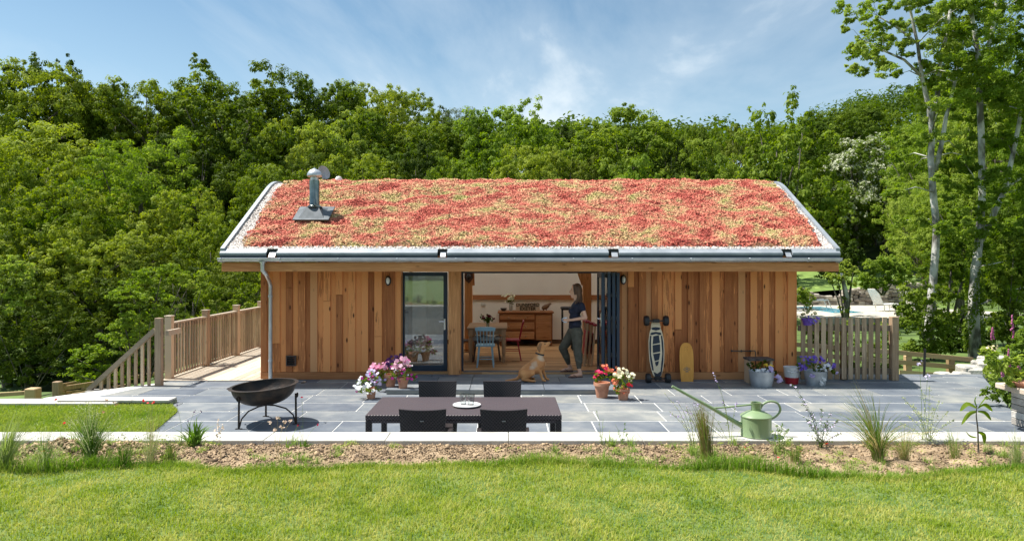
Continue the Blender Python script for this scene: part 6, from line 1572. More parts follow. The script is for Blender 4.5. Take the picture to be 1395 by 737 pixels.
# watering can
YC = 5.08; m_can = simple('pale_green_enamel', (.20, .285, .14), (.25, .33, .18), scale=4, rough=.38, coat=.3)
c = PT(1030, 598, YC); c.z = .841
e = empty('watering_can', c, 'pale green long-spouted metal watering can standing on the coping', 'watering can')
sC = F / YC
zt5 = PZ(567, YC); rB = 20.0 / sC
MB().lathe([(0, .0), (rB, 0), (rB * 1.03, .006), (rB, .014), (rB, zt5 - c.z - .004), (rB * 1.04, zt5 - c.z), (rB * 1.04, zt5 - c.z + .006), (rB * .98, zt5 - c.z + .012), (rB * .62, zt5 - c.z + .034), (.036, zt5 - c.z + .046), (.036, PZ(549, YC) - c.z), (.040, PZ(547.6, YC) - c.z), (.033, PZ(547.6, YC) - c.z), (.032, zt5 - c.z + .05)], c, 36).build('body', m_can, e, smooth=True)
def cs(pts, n=8):
    P_ = [Vector(p) for p in pts]; out = []
    P_ = [P_[0]] + P_ + [P_[-1]]
    for i in range(1, len(P_) - 2):
        for k in range(n):
            t_ = k / n; a, b, c_, d_ = P_[i - 1:i + 3]
            out.append(.5 * ((2 * b) + (-a + c_) * t_ + (2 * a - 5 * b + 4 * c_ - d_) * t_ ** 2 + (-a + 3 * b - 3 * c_ + d_) * t_ ** 3))
    return out + [P_[-1]]
sp_ = [PT(1012, 580, YC), PT(1004, 576, YC), PT(972, 557, YC), PT(940, 539.5, YC), PT(915.5, 526, YC)]
MB().tube(sp_, [.022, .0175, .0135, .011, .010], 14).build('spout', m_can, e, smooth=True)
MB().tube([PT(1026.5, 550.5, YC), PT(990, 554.5, YC), PT(968, 556, YC)], .0065, 10).build('brace_bar', m_can, e, smooth=True)
MB().tube(cs([PT(1036, 556, YC), PT(1040, 550, YC), PT(1049, 546.5, YC), PT(1059, 549, YC), PT(1063, 558, YC), PT(1058, 566, YC), PT(1049, 571.5, YC)]), .0085, 10).build('handle', m_can, e, smooth=True)

# ================================================================ WOMAN AND DOG
YP = 12.5
def Q(px_, py_, dy=0.0): return PT(px_, py_, YP) + Vector((0, dy, 0))
def QP(px_, py_, Y): return PT(px_, py_, Y)
m_skin = simple('skin', (.70, .38, .25), (.76, .44, .30), scale=6, rough=.5)
m_skin.node_tree.nodes  # procedural skin
e = empty('person', (PX(783, 12.5), 12.5, .078), 'woman in navy top and cropped green trousers standing in the doorway holding a mug', 'person')
b = MB()
# head and face
b.ell(Q(784, 394, 0), (.078, .072, .098), 20, 16, rot=(0, -.1, 0)); b.ell(Q(780.6, 400, 0), (.052, .05, .06), 16, 12); b.cap(Q(777.4, 395.2), Q(776.0, 398.0), .012, .013); b.cap(Q(778.2, 402.6, -.012), Q(778.2, 402.6, .012), .012, .012)
b.ell(Q(779.8, 405, 0), (.024, .026, .016)); b.ell(Q(786.5, 396.5, .072), (.016, .010, .026))
b.cap(Q(785, 402), Q(785.5, 412), .047, .052)
# torso and hips
b.ell(Q(785, 419), (.088, .165, .10)); b.ell(Q(783.5, 430), (.085, .135, .12)); b.ell(Q(783, 440), (.082, .125, .10)); b.ell(Q(784.5, 450), (.10, .155, .10))
# legs: near (to the camera) nearly straight, far bent
NH, NK, NA = Q(785, 453, -.08), QP(786.5, 478, 12.40), QP(789, 503, 12.34)
FH, FK, FA = Q(781, 453, .08), QP(766.5, 474, 12.66), QP(775, 496.5, 12.76)
for h, k_, a in ((NH, NK, NA), (FH, FK, FA)):
    b.cap(h, k_, .082, .054); b.cap(k_, k_.lerp(a, .35), .054, .052); b.cap(k_.lerp(a, .35), a, .052, .033)
def foot(b, heel, toe, zg):
    d = (toe - heel); 
    hl = Vector((heel.x, heel.y, zg + .035)); tt_ = Vector((toe.x, toe.y, zg + .022)); m_ = hl.lerp(tt_, .6)
    b.cap(hl, m_, .034, .032); b.cap(m_, tt_, .034, .02)
    sd = Vector((-(tt_ - hl).y, (tt_ - hl).x, 0)).normalized()
    for i, o_ in enumerate((-.028, -.014, 0, .013, .025)):
        p0 = m_.lerp(tt_, .7) + sd * o_; b.cap(p0, p0 + (tt_ - hl).normalized() * (.045 - abs(i - 1) * .005) + Vector((0, 0, -.004)), .011, .009)
    return hl, tt_
nh_, nt_ = Vector((QP(791, 510, 12.33).x, 12.33, .09)), Vector((QP(778.5, 513, 12.28).x, 12.28, .09))
fh_, ft_ = Vector((QP(778, 501, 12.78).x, 12.78, .12)), Vector((QP(767, 503, 12.74).x, 12.74, .12))
foot(b, nh_, nt_, .092); foot(b, fh_, ft_, .124)
b.cap(NA, Vector((nh_.x, nh_.y, .13)), .033, .034); b.cap(FA, Vector((fh_.x, fh_.y, .165)), .033, .034)
# arms
NS, NE, NW = Q(791, 415.5, -.165), Q(796, 431.5, -.20), Q(776.5, 435, -.15)
FS, FE, FW = Q(786, 415.5, .165), Q(789, 432, .19), Q(775, 438, .03)
for s1_, e1_, w1_ in ((NS, NE, NW), (FS, FE, FW)):
    b.cap(s1_, e1_, .045, .036); b.cap(e1_, w1_, .036, .022)
mugc = Q(769.3, 434.8, -.13)
def hand(b, w1_, c_, side):
    palm = w1_.lerp(c_, .45); b.ell(palm, (.038, .016, .034), 14, 10); b.cap(w1_, palm, .021, .022)
    for i in range(4):
        z = .024 - i * .016; r = .043
        p0 = palm + Vector((-.02, side * -.004, z)); p1 = c_ + Vector((.018, side * -.040, z)); p2 = c_ + Vector((-.020, side * -.040, z * .95)); p3 = c_ + Vector((-.040 + abs(i - 1) * .006, side * -.018, z * .9))
        b.cap(p0, p1, .0095, .009, 8); b.cap(p1, p2, .009, .0085, 8); b.cap(p2, p3, .0085, .0075, 8)
    b.cap(palm + Vector((0, 0, .02)), c_ + Vector((.036, side * .02, .03)), .011, .009, 8); b.cap(c_ + Vector((.036, side * .02, .03)), c_ + Vector((.01, side * .042, .032)), .009, .008, 8)
hand(b, NW, mugc, 1); hand(b, FW, mugc + Vector((.01, .035, -.01)), -1)
body = b.remesh('body', m_skin, e, voxel=.0085, smooth=3)
# clothes
b = MB(); b.ell(Q(785.2, 417.5), (.095, .18, .078), 20, 14); b.ell(Q(784.5, 422), (.105, .165, .10), 20, 14); b.ell(Q(778.5, 424, -.06), (.05, .06, .06)); b.ell(Q(778.5, 424, .06), (.05, .06, .06))
b.ell(Q(783.5, 432), (.098, .148, .13), 20, 14); b.tube([Q(783.5, 430), Q(783.2, 440), Q(783, 447.5)], [.105, .108, .112], 20); b.ell(Q(784, 441), (.112, .158, .085), 20, 14)
for s1_, e1_ in ((NS, NE), (FS, FE)): b.cap(s1_, s1_.lerp(e1_, .30), .060, .056)
b.cap(Q(785.5, 412, -.05), Q(785.5, 412, .05), .05, .05)
m_top = simple('navy_top', (.012, .014, .032), (.020, .022, .045), scale=10, rough=.85, bump=.3)
b.remesh('top', m_top, e, voxel=.012, smooth=4)
b = MB(); b.ell(Q(784.3, 450.5), (.118, .170, .10), 20, 14); b.ell(Q(787, 454, 0), (.10, .16, .08))
for h, k_, a in ((NH, NK, NA), (FH, FK, FA)):
    m_ = h.lerp(k_, .5) + Vector((.005, 0, 0)); b.cap(h, m_, .105, .092); b.cap(m_, k_, .092, .078)
    m2_ = k_.lerp(a, .5) + Vector((.012, 0, 0)); b.cap(k_, m2_, .078, .068); b.cap(m2_, k_.lerp(a, .90), .068, .043)
    rr_ = random.Random(int(a.x * 100))
    for q in range(10):
        t_ = .15 + .08 * q; pp = (h.lerp(k_, t_ * 1.6) if t_ < .6 else k_.lerp(a, (t_ - .6) * 2.0)); b.cap(pp + Vector((-.05, -.055, .01)), pp + Vector((.055, -.05, -.02)), .022, .02, 8)
m_trs = simple('olive_trousers', (.078, .070, .050), (.115, .105, .078), scale=14, rough=.9, bump=.4)
b.remesh('trousers', m_trs, e, voxel=.012, smooth=5)
b = MB(); hc = Q(785.5, 392.8)
b.ell(hc + Vector((.012, 0, .006)), (.082, .082, .086), 20, 14); b.ell(Q(788.0, 396, 0), (.072, .083, .10), 18, 12)
b.cap(Q(788.8, 400, -.03), Q(790.0, 411, -.05), .055, .042); b.cap(Q(788.8, 400, .03), Q(790.0, 411, .05), .055, .042)
b.cap(Q(787.8, 405, -.07), Q(783.2, 414.5, -.10), .034, .022); b.cap(Q(783.2, 414.5, -.10), Q(781, 419, -.11), .022, .012); b.cap(Q(790.5, 409, 0), Q(791.5, 416, 0), .045, .025)
b.cap(Q(781.5, 388.8, -.045), Q(783, 400, -.07), .022, .022, 10); b.cap(Q(781.5, 388.8, .045), Q(783, 400, .07), .022, .022, 10)
m_hair = simple('brown_hair', (.055, .024, .012), (.17, .08, .038), scale=30, rough=.5, stretch=(1, 1, .15), bump=.6)
b.remesh('hair', m_hair, e, voxel=.009, smooth=2)
mb = MB()
for sg in (-1, 1):
    mb.ell(Q(778.6, 395.3, sg * .028), (.006, .011, .006), 8, 6); mb.cap(Q(778.1, 393.2, sg * .018), Q(778.8, 393.3, sg * .042), .004, .003, 6)
mb.build('eyes', m_black, e, smooth='all')
MB().cap(Q(777.35, 402.5, -.014), Q(777.35, 402.5, .014), .0055, .0055, 8).build('lips', simple('lip', (.38, .12, .11), rough=.5), e, smooth='all')
m_sand = simple('dark_sandal', (.10, .05, .05), (.16, .09, .08), rough=.7)
for hl, tl, zg in ((nh_, nt_, .079), (fh_, ft_, .111)):
    d_ = (tl - hl); d_.z = 0; d_.normalize(); sd = Vector((-d_.y, d_.x, 0)); L_ = (tl - hl).length
    ol = [(-.035, -.025), (-.045, 0), (-.035, .028), (L_ * .5, .034), (L_ + .01, .046), (L_ + .055, .02), (L_ + .055, -.02), (L_ + .01, -.042), (L_ * .5, -.032)]
    Mx = Matrix(((d_.x, sd.x, 0, hl.x), (d_.y, sd.y, 0, hl.y), (0, 0, 1, zg), (0, 0, 0, 1)))
    o_ = MB().prism(ol[::-1], Mx, .014).build('sandal', m_sand, e)
    t0 = Vector((hl.x, hl.y, zg)) + d_ * (L_ + .012); mb = MB()
    for sg in (-1, 1): mb.tube([t0 + Vector((0, 0, .03)), t0 - d_ * .05 + sd * sg * .030 + Vector((0, 0, .048)), t0 - d_ * .10 + sd * sg * .042 + Vector((0, 0, .012))], .005, 6)
    mb.build('strap', m_sand, o_)
e = empty('mug', mugc - Vector((0, 0, .045)), 'pale blue and white patterned mug held by the woman', 'mug')
m_mug = simple('mug_glaze', (.40, .60, .80), (.85, .88, .92), scale=40, rough=.3, lo=.45, hi=.55)
MB().lathe([(0, 0), (.034, 0), (.036, .01), (.036, .088), (.033, .09), (.031, .02), (0, .015)], e.location, 24).build('body', m_mug, e, smooth=True)
mc = mugc + Vector((-.036, -.012, 0)); MB().tube(cs([mc + Vector((0, 0, .025)), mc + Vector((-.02, -.01, .018)), mc + Vector((-.024, -.012, -.005)), mc + Vector((0, 0, -.024))], 5), .005, 8).build('handle', m_mug, e, smooth=True)

YG = 11.93
def D(px_, py_, dy=0.0): return PT(px_, py_, YG) + Vector((0, dy, 0))
e = empty('dog', D(725, 518), 'golden tan dog sitting on the shaded patio looking up at the woman', 'dog')
zg = .079
def G(px_, dy, z=0): v = D(px_, 500, dy); v.z = zg + z; return v
b = MB()
# trunk: deep chest to narrower loin, sloping up to the withers
b.cap(D(734, 494.5), D(730, 500), .118, .125, 18); b.ell(D(733, 493.5), (.105, .10, .15), 18, 14, rot=(0, .25, 0)); b.cap(D(730, 498), D(720, 504), .12, .112, 18); b.cap(D(720, 504), D(715, 509), .115, .115, 18)
# neck
b.cap(D(733.5, 489), D(736, 480), .088, .066); b.cap(D(736, 480), D(737.5, 474), .066, .064)
# head tilted up: skull, stop, muzzle
b.ell(D(738, 470.8), (.078, .066, .070), 18, 14); b.cap(D(741, 470.5), D(747.3, 467.6), .045, .031); b.ell(D(748.6, 467.0), (.024, .024, .022)); b.cap(D(742, 473), D(746.5, 470.2), .028, .020)
# haunches
for sy in (-1, 1):
    hip = D(714.5, 507.5, sy * .085); knee = G(724, sy * .135, .16); hock = G(712, sy * .13, .05)
    b.cap(hip, knee, .095, .058); b.cap(knee, hock, .055, .028); b.cap(hock, G(724, sy * .135, .024), .027, .024); b.ell(G(727, sy * .135, .022), (.035, .026, .022))
    # forelegs
    dx = 0 if sy < 0 else 5
    sh = D(736 , 497, sy * .075); el = G(733.5 + dx * .7, sy * .08, .26); wr = G(737.5 + dx, sy * .075, .09)
    b.cap(sh, el, .062, .042); b.cap(el, wr, .036, .024); b.cap(wr, G(739 + dx, sy * .075, .03), .023, .022); b.ell(G(741 + dx, sy * .075, .022), (.036, .025, .021))
    for t_ in (-.012, 0, .012): b.cap(G(741 + dx, sy * .075 + t_, .018), G(743.3 + dx, sy * .075 + t_, .014), .011, .009, 8)
# tail lying on the ground
b.cap(D(709, 511.5), G(704, .0, .035), .036, .026); b.cap(G(704, 0, .035), G(696, -.03, .022), .026, .02); b.cap(G(696, -.03, .022), G(688, -.05, .018), .02, .010)
m_fur = simple('tan_fur', (.52, .20, .065), (.76, .37, .14), scale=5, rough=.85, bump=.5, bscale=60, lo=.3, hi=.7)
def furpatch(m, spots, col):
    nt = m.node_tree; nd = nt.nodes; ln = nt.links; p = [n for n in nd if n.type == 'BSDF_PRINCIPLED'][0]; src = p.inputs['Base Color'].links[0].from_socket
    tc = N(nd, 'ShaderNodeTexCoord'); no = N(nd, 'ShaderNodeTexNoise'); no.inputs['Scale'].default_value = 22; no.inputs['Detail'].default_value = 4; ln.new(tc.outputs['Object'], no.inputs['Vector'])
    for c_, r_ in spots:
        d = N(nd, 'ShaderNodeVectorMath', operation='DISTANCE'); d.inputs[1].default_value = c_; ln.new(tc.outputs['Object'], d.inputs[0])
        a = N(nd, 'ShaderNodeMath', operation='MULTIPLY_ADD'); a.inputs[1].default_value = .06; ln.new(no.outputs['Fac'], a.inputs[0]); ln.new(d.outputs['Value'], a.inputs[2])
        mr = N(nd, 'ShaderNodeMapRange'); mr.inputs['From Min'].default_value = r_ * .55 + .03; mr.inputs['From Max'].default_value = r_ + .03; mr.inputs['To Min'].default_value = .5; mr.inputs['To Max'].default_value = 0; ln.new(a.outputs[0], mr.inputs['Value'])
        x = N(nd, 'ShaderNodeMixRGB'); x.inputs[2].default_value = c4(col); ln.new(mr.outputs[0], x.inputs[0]); ln.new(src, x.inputs[1]); src = x.outputs[0]
    ln.new(src, p.inputs['Base Color'])
Ld = lambda v: tuple(v - root_of(e).location)
furpatch(m_fur, [(Ld(D(727, 495, -.12)), .075), (Ld(D(724, 500, -.11)), .05), (Ld(D(738, 487, -.06)), .08), (Ld(D(735, 486, -.08)), .06)], (.66, .54, .40))
b.remesh('body', m_fur, e, voxel=.011, smooth=4)
for sy in (-1, 1): 
    mb = MB(); mb.cap(D(736, 468.5, sy * .06), D(734.0, 474.5, sy * .078), .026, .03); mb.cap(D(734, 474.5, sy * .078), D(734.6, 478, sy * .075), .028, .016); mb.remesh('ear', simple('dark_tan_fur', (.26, .12, .05), (.38, .19, .08), scale=8, rough=.9), e, voxel=.01, smooth=3)
MB().ell(D(750, 466.3), (.015, .016, .013), 10, 8).build('nose', m_black, e, smooth='all')
mb = MB()
for sy in (-1, 1): mb.ell(D(742.2, 468.3, sy * .043), (.009, .008, .009), 8, 6)
mb.build('eyes', m_black, e, smooth='all')
MB().lathe([(.074, -.012), (.079, -.01), (.079, .010), (.074, .012)], D(735.4, 482), 24, axis=(.25, 0, 1)).build('collar', m_black, e, smooth=True)

# ================================================================ PLANTS IN THE FLOWER BED
m_straw = leafmat('straw_grass', (.30, .24, .10), (.46, .38, .18), (.58, .50, .28), trans=.35)
m_gblade = leafmat('green_blade', (.10, .19, .03), (.20, .31, .06), (.36, .42, .14), trans=.4)
m_pblade = leafmat('pale_blade', (.24, .30, .12), (.38, .43, .20), (.52, .54, .32), trans=.4)
def bedpt(px_, py_):
    Y = 950 * (2.1 - LZ) / (py_ - 358.0); return Vector((PX(px_, Y), Y, float(soil_z(np.array(PX(px_, Y)), np.array(Y))) - .004 if Y > 4.2 else LZ))
def tuft(name, px_, py_, h_px, n, spread, mats, label, cat='grass plant', lean=(0, 0), wd=.0022, seed=0, curl=.5, head=None, droop=.5):
    rs = np.random.default_rng(seed + 500); c = bedpt(px_, py_); e = empty(name, c, label, cat)
    H = h_px * c.y / F
    for mi, (mt, frac) in enumerate(mats):
        m = int(n * frac); a = rs.uniform(0, 2 * np.pi, m); r = np.abs(rs.normal(0, 1, m)) * spread
        d = np.stack([np.cos(a), np.sin(a) * .7, 0 * a], -1); lv = d * r[:, None] + np.array([lean[0], lean[1], 0])
        h = H * rs.uniform(.45, 1.05, m); base = np.stack([rs.normal(0, .015, m), rs.normal(0, .012, m), 0 * a - .01], -1)
        K = 7; ts = np.linspace(0, 1, K); V = []; 
        side = np.stack([-np.sin(a + 1), np.cos(a + 1) * .3, 0 * a], -1); side = unit(side)
        for t_ in ts:
            p = base + lv * (h * t_ ** 1.6)[:, None] + np.array([0, 0, 1.0]) * (h * (t_ - droop * t_ ** 3 * np.clip(r + .1, 0, 1)))[:, None]
            w_ = wd * (1 - t_) ** .6 + .0002; V += [p - side * w_, p + side * w_]
        V = np.stack(V, 1).reshape(-1, 3); b_ = np.arange(m)[:, None] * (2 * K)
        Fc = np.stack([b_ + np.array([2 * i, 2 * i + 1, 2 * i + 3, 2 * i + 2]) for i in range(K - 1)], 1).reshape(-1, 4)
        npmesh('blades' if mi == 0 else 'dry_blades', V, Fc, mt, e, rndv=np.repeat(rs.random(m), K - 1))
        if head and mi == 0:
            tips = V.reshape(m, 2 * K, 3)[:, -1]; k = rs.choice(m, min(m, head[1]), replace=False); hp = np.repeat(tips[k], head[2], 0) + rs.normal(size=(len(k) * head[2], 3)) * np.array([.006, .006, .018])
            V2, F2 = leaves(rs, hp, rdir(rs, len(hp)), head[3], 1.0); npmesh('seed_heads', V2, F2, head[0], e, rndv=rs.random(len(hp)))
    return e
def sprig(name, px_, py_, stems_, mat, label, cat='plant', leaf=.016, per=16, seed=0, stem_mat=None, flower=None, aspect=.55, lw=.0016, bush=None):
    """stems_: list of (tip px, tip py); leaves along each stem; flower=(mat,size,n_per,zone)"""
    rs = np.random.default_rng(seed + 900); c = bedpt(px_, py_); e = empty(name, c, label, cat)
    mb = MB(seed); LP = []; FP = []
    for (a, b_) in stems_:
        tip = PT(a, b_, c.y + rs.uniform(-.06, .06)) - c; mid = tip * .5 + Vector((-tip.x * .12, 0, tip.z * .08))
        pts = cs([Vector((rs.uniform(-.01, .01), 0, -.01)), mid, tip], 5); mb.tube(pts, [lw * (1 - .5 * i / len(pts)) for i in range(len(pts))], 5)
        for k in range(per):
            t_ = rs.uniform(.12, .98); i = min(int(t_ * (len(pts) - 1)), len(pts) - 2); p = pts[i].lerp(pts[i + 1], t_ * (len(pts) - 1) - i); LP.append(np.array(p) + rs.normal(size=3) * np.array([1, 1, .6]) * (bush if bush is not None else leaf * .8) * (1.1 - t_))
        if flower:
            for k in range(flower[2]):
                t_ = rs.uniform(flower[3], 1.0); i = min(int(t_ * (len(pts) - 1)), len(pts) - 2); p = pts[i].lerp(pts[i + 1], t_ * (len(pts) - 1) - i); FP.append(np.array(p) + rs.normal(size=3) * flower[1] * .5)
    mb.build('stems', stem_mat or m_gblade, e, local=True, smooth='all')
    if LP:
        LP = np.array(LP); V, Fc = leaves(rs, LP, unit(np.array([[0, -.3, .8]]) + rdir(rs, len(LP)) * .5), leaf, .7, aspect=aspect * 1.2); npmesh('leaves', V, Fc, mat, e, rndv=rs.random(len(LP)))
    if FP: blooms(rs, e, np.array(FP), flower[1], flower[0], name='flowers', per=4)
    return e
tuft('feather_grass', 963, 626, 84, 420, .16, [(m_straw, .75), (m_gblade, .25)], 'upright tuft of straw-coloured feather grass left of the watering can', wd=.0010, seed=1, lean=(-.12, 0), droop=.2)
tuft('ornamental_grass', 1196, 625, 112, 240, .75, [(m_gblade, .6), (m_straw, .4)], 'large arching green and straw grass clump right of the watering can', wd=.0020, seed=2, lean=(-.25, 0), droop=.5)
tuft('tall_grass', 123, 628, 84, 460, .42, [(m_gblade, .75), (m_pblade, .25)], 'tall dense green grass clump with pale seed heads at the left of the bed', wd=.0016, seed=3, head=(m_pblade, 130, 6, .008), droop=.3)
tuft('long_grass_clump', 4, 640, 92, 260, .34, [(m_gblade, .6), (m_pblade, .4)], 'long bluish grass clump leaning in at the left picture edge', wd=.0018, seed=4, lean=(.22, 0))
tuft('wispy_grass', 205, 632, 92, 90, .28, [(m_pblade, .5), (m_straw, .5)], 'thin wispy grasses between the tall clump and the leafy rosette', wd=.0009, seed=5, head=(m_pblade, 30, 5, .008))
tuft('wispy_grass', 60, 640, 74, 120, .4, [(m_pblade, .4), (m_gblade, .6)], 'loose pale grass stems between the left edge clump and the tall green clump', wd=.0011, seed=16, head=(m_pblade, 30, 5, .008))
tuft('green_grass', 168, 634, 48, 240, .5, [(m_gblade, .8), (m_straw, .2)], 'short spreading green grass right of the tall green clump', wd=.0014, seed=17)
tuft('green_grass', 232, 628, 40, 160, .55, [(m_gblade, .6), (m_straw, .4)], 'short straggly grass just left of the broad leafy rosette', wd=.0012, seed=18)
tuft('straw_grass', 1232, 628, 62, 120, .6, [(m_straw, .7), (m_gblade, .3)], 'short straw-coloured tuft at the right foot of the arching grass clump', wd=.0014, seed=19)
tuft('wispy_grass', 1300, 622, 46, 90, .5, [(m_gblade, .5), (m_straw, .5)], 'thin low grasses left of the young sapling', wd=.0011, seed=20)
tuft('wispy_grass', 1085, 628, 40, 90, .5, [(m_gblade, .7), (m_straw, .3)], 'short thin grass between the euphorbia and the arching grass', wd=.0011, seed=21)
tuft('wispy_grass', 1385, 632, 62, 150, .4, [(m_pblade, .5), (m_gblade, .5)], 'pale wispy grass clump in front of the stone pier', wd=.0012, seed=6)
tuft('leafy_rosette', 265, 608, 46, 70, .65, [(m_gblade, 1)], 'low rosette of broad green leaves on the bed below the fire bowl', 'plant', wd=.0065, seed=7, droop=.6)
tuft('small_rosette', 415, 608, 20, 26, .6, [(m_gblade, 1)], 'small green weed rosette below the right of the fire bowl', 'plant', wd=.0045, seed=8, droop=.5)
tuft('small_rosette', 392, 610, 12, 20, .8, [(m_gblade, 1)], 'tiny flat weed beside the small green rosette', 'plant', wd=.0035, seed=9, droop=.5)
sprig('catmint', 1118, 607, [(1078, 522), (1092, 545), (1105, 560), (1120, 556), (1132, 562), (1142, 572), (1098, 570), (1110, 580), (1128, 578), (1146, 590)], m_leafA, 'catmint with long lilac flower spike bending left, right of the watering can', leaf=.016, per=52, seed=1, flower=(p_lil, .012, 7, .55), bush=.028)
sprig('grey_green_herb', 1265, 602, [(1228, 540), (1242, 550), (1255, 530), (1266, 525), (1280, 545), (1292, 560), (1236, 565), (1250, 560), (1272, 555), (1300, 572), (1225, 575), (1262, 570)], m_pblade, 'spreading pale grey-green herb in the bed at the right', leaf=.014, per=70, seed=2, bush=.034)
sprig('euphorbia', 1062, 615, [(1050, 585), (1058, 578), (1066, 576), (1074, 584), (1080, 596), (1044, 598), (1062, 590)], m_gblade, 'small yellow-green bushy plant just right of the watering can', leaf=.016, per=60, seed=3, bush=.02)
sprig('wild_flower', 995, 600, [(972, 508), (945, 548), (930, 558), (985, 545), (915, 565), (1004, 548)], m_leafB, 'wispy wild plant with a tall mauve flower spike in front of the spout', leaf=.012, per=30, seed=4, flower=(p_lil, .010, 9, .8), bush=.012)
sprig('wild_flower', 945, 612, [(905, 535), (922, 545), (935, 552), (955, 550), (912, 560), (928, 572), (940, 568)], m_pblade, 'airy pale flowering weed left of the feather grass', leaf=.011, per=36, seed=5, flower=(p_lil, .008, 4, .7), bush=.016)
sprig('lavender_sprig', 1258, 600, [(1252, 492), (1264, 512)], m_pblade, 'thin tall stem with one pale pink flower above the herb', leaf=.008, per=8, seed=6, flower=(p_lil, .016, 6, .94))
sprig('seedling', 848, 604, [(838, 578), (852, 575), (856, 590), (842, 590)], m_gblade, 'small broad-leaved seedling right of the table', leaf=.020, per=7, seed=7)
sprig('seedling', 820, 604, [(812, 558), (822, 570), (815, 585)], m_gblade, 'thin upright seedling beside the table end', leaf=.013, per=9, seed=8)
sprig('dry_flower', 378, 625, [(368, 575), (378, 568), (388, 574), (374, 585), (384, 582), (396, 573)], m_straw, 'dry stalk with round fluffy seed heads in front of the fire bowl', leaf=.006, per=3, seed=9, stem_mat=m_straw, flower=(petal('fluff', (.55, .42, .33), (.70, .58, .48)), .012, 7, .965), lw=.0009)
sprig('dry_flower', 300, 622, [(297, 570), (303, 580), (293, 585)], m_straw, 'dry pinkish flower stalk left of the fire bowl legs', leaf=.006, per=4, seed=10, stem_mat=m_straw, flower=(petal('fluff', (.55, .42, .33), (.70, .58, .48)), .012, 10, .5), lw=.0009)
sprig('poppy', 208, 622, [(206.5, 548), (194, 547)], m_leafB, 'pair of red poppies on thin stems in front of the low block wall', leaf=.008, per=5, seed=11, flower=(p_red, .016, 3, .99), lw=.0009)
sprig('poppy', 84, 622, [(75, 543), (88, 575)], m_leafB, 'single dark red poppy before the long pale wall', leaf=.008, per=5, seed=12, flower=(p_red, .014, 2, .99), lw=.0009)
sprig('poppy', 150, 622, [(146, 545), (156, 549), (141, 561)], m_leafB, 'poppy stems with faded brown heads behind the tall grass clump', leaf=.007, per=4, seed=13, flower=(petal('faded', (.25, .12, .06), (.35, .2, .1)), .012, 4, .985), lw=.0009)
sprig('poppy', 250, 620, [(241, 552), (265, 560), (274, 561), (257, 574)], m_leafB, 'dark-headed stems above the green rosette', leaf=.007, per=4, seed=14, flower=(p_dpurp, .008, 3, .985), lw=.001)
sprig('poppy', 414, 606, [(411, 540), (404, 579), (433, 578)], m_leafB, 'thin stem with small dark red flower buds right of the fire bowl', leaf=.009, per=6, seed=15, flower=(petal('wine', (.2, .01, .03), (.35, .02, .05)), .010, 3, .97), lw=.0009)
sprig('low_weeds', 180, 606, [(165, 590), (185, 592), (205, 596), (225, 598), (150, 596), (240, 600)], m_leafB, 'low creeping green weeds along the coping at left', leaf=.014, per=26, seed=16, bush=.03)
sprig('low_weeds', 1010, 612, [(1000, 604), (1022, 600), (1030, 606)], m_gblade, 'low weeds at the foot of the watering can', leaf=.012, per=14, seed=17, bush=.02)
# self-sown weeds filling the bed
rs = np.random.default_rng(321)
def wx(n):
    a = rs.choice(4, n, p=[.42, .10, .16, .32]); lo = np.array([-4.2, -2.0, .6, 1.5])[a]; hi = np.array([-2.0, .6, 1.5, 4.3])[a]
    return rs.uniform(lo, hi)
n = 230; cx = wx(n); cy = lawn_edge(cx) + .03 + (4.9 - lawn_edge(cx)) * rs.random(n) ** 1.3
m = 26; idx = np.repeat(np.arange(n), m); hh = rs.uniform(.02, .065, n) * np.where(rs.random(n) < .2, 1.8, 1)
P = np.stack([cx[idx] + rs.normal(0, .016, n * m), cy[idx] + rs.normal(0, .014, n * m), soil_z(cx, cy)[idx]], -1)
V, Fc = blades(rs, P, hh[idx], .0018, 1.5)
tag(npmesh('bed_weeds', V, Fc, m_gblade, rndv=np.repeat(rs.random(len(P)), 2)), 'small self-sown grassy weeds scattered over the flower bed', 'weeds', kind='stuff')
n = 120; cx = wx(n); cy = lawn_edge(cx) + .05 + (4.9 - lawn_edge(cx)) * rs.random(n); m = 30; idx = np.repeat(np.arange(n), m)
U = rdir(rs, n * m); sz_w = rs.uniform(.015, .05, n)
P = np.stack([cx, cy, soil_z(cx, cy)], -1)[idx] + np.abs(U) * np.array([0, 0, 1.0]) * sz_w[idx][:, None] + U * np.array([1, 1, 0]) * sz_w[idx][:, None]
V, Fc = leaves(rs, P, unit(U * .4 + np.array([0, 0, 1.0])), .014, .6, aspect=.7)
tag(npmesh('bed_seedlings', V, Fc, m_leafC, rndv=rs.random(len(P))), 'low leafy weed seedlings dotted over the flower bed', 'weeds', kind='stuff')
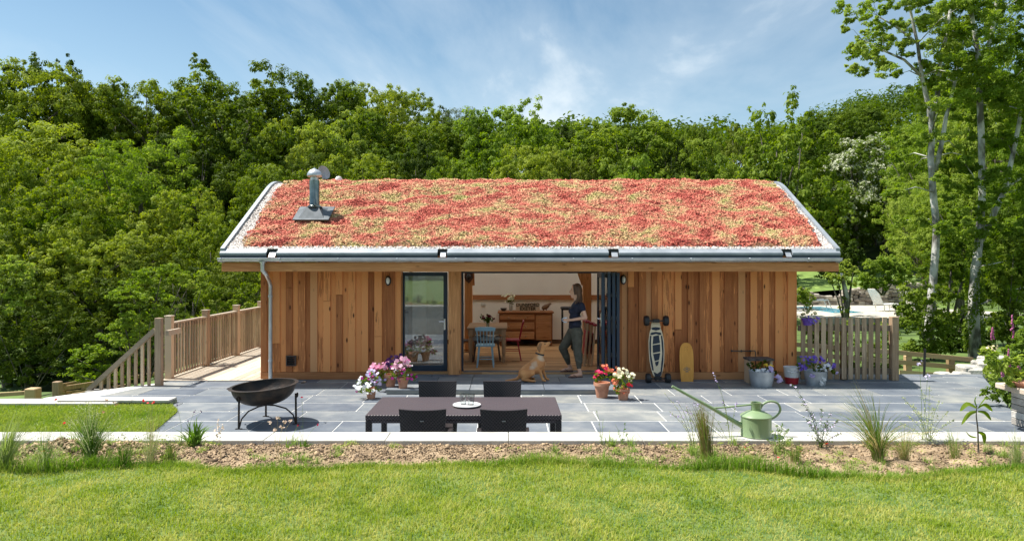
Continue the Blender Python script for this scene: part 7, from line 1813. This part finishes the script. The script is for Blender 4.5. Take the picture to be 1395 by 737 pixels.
# drooping sapling
c = bedpt(1333, 616); e = empty('sapling', c, 'young sapling with drooping broad leaves near the right end of the bed', 'sapling')
pts = cs([Vector((0, 0, -.01)), PT(1332, 585, c.y) - c, PT(1330, 566, c.y) - c, PT(1331, 552, c.y) - c], 5); MB().tube(pts, [.006 - .004 * i / len(pts) for i in range(len(pts))], 8).build('stem', m_bark, e, local=True, smooth='all')
mb = MB(6)
for (a0_, b0_), (a1_, b1_), (a2_, b2_), w_ in (((1331, 556), (1318, 550), (1308, 560), 6), ((1331, 560), (1320, 564), (1310, 578), 5), ((1332, 556), (1342, 551), (1352, 560), 6), ((1332, 560), (1342, 562), (1350, 572), 5), ((1331, 555), (1328, 546), (1330, 540), 4.5), ((1332, 556), (1340, 545), (1343, 543), 4), ((1332, 588), (1340, 592), (1341, 604), 5.5), ((1331, 596), (1322, 594), (1316, 588), 3)):
    P_ = cs([PT(a0_, b0_, c.y), PT(a1_, b1_, c.y), PT(a2_, b2_, c.y)], 4); n = len(P_); V_ = []
    for i, p in enumerate(P_):
        t_ = i / (n - 1); hw = w_ * .5 * math.sin(math.pi * min(1, t_ * .92 + .06)) ** .7 * c.y / F; dd = (P_[min(i + 1, n - 1)] - P_[max(i - 1, 0)]).normalized(); sd = Vector((-dd.z * .8, -.6, dd.x * .8)).normalized()
        V_ += [p - sd * hw, p + Vector((0, 0, -.002)), p + sd * hw]
    mb.rand().add(V_, [f for i in range(n - 1) for f in ((3 * i, 3 * i + 1, 3 * i + 4, 3 * i + 3), (3 * i + 1, 3 * i + 2, 3 * i + 5, 3 * i + 4))])
mb.build('leaves', m_leafC, e)
# fallen petals
mb = MB(9); rq = random.Random(9)
for (a, b_) in ((1019, 602), (1089, 614), (1060, 624), (1015, 610), (1126, 603), (50, 600), (58, 622)):
    p = bedpt(a, b_); p.z += .012; mb.rand()
    for k in range(3): mb.add([p + Vector((rq.uniform(-.012, .012), rq.uniform(-.012, .012), rq.uniform(0, .012))) for _ in range(4)], [(0, 1, 2, 3)])
tag(mb.build('fallen_petals', p_red), 'scattered red poppy petals fallen on the bare soil', 'petals', kind='stuff')
# hedge bank behind the photographer (seen mirrored in the glass)
for i, (x, y, k) in enumerate(((-9, -25, 'bu'), (-3.5, -27, 'da'), (2, -25, 'bu'), (7.5, -27, 'da'), (-14, -26, 'da'), (-19, -25, 'bu'))):
    me, tm = VAR[k]; z0 = float(lawn_z(np.array(float(x)), np.array(float(y)))); et = empty('garden_tree', (x, y, z0 - .2), 'garden tree on the rising lawn, seen only mirrored in the glass door', 'tree', 'trees mirrored in the glass door')
    for nm, m in (('trunk', tm), ('crown', me)):
        o = bpy.data.objects.new(nm, m); COL.objects.link(o); o.parent = et; o.scale = (.9, .9, .8)
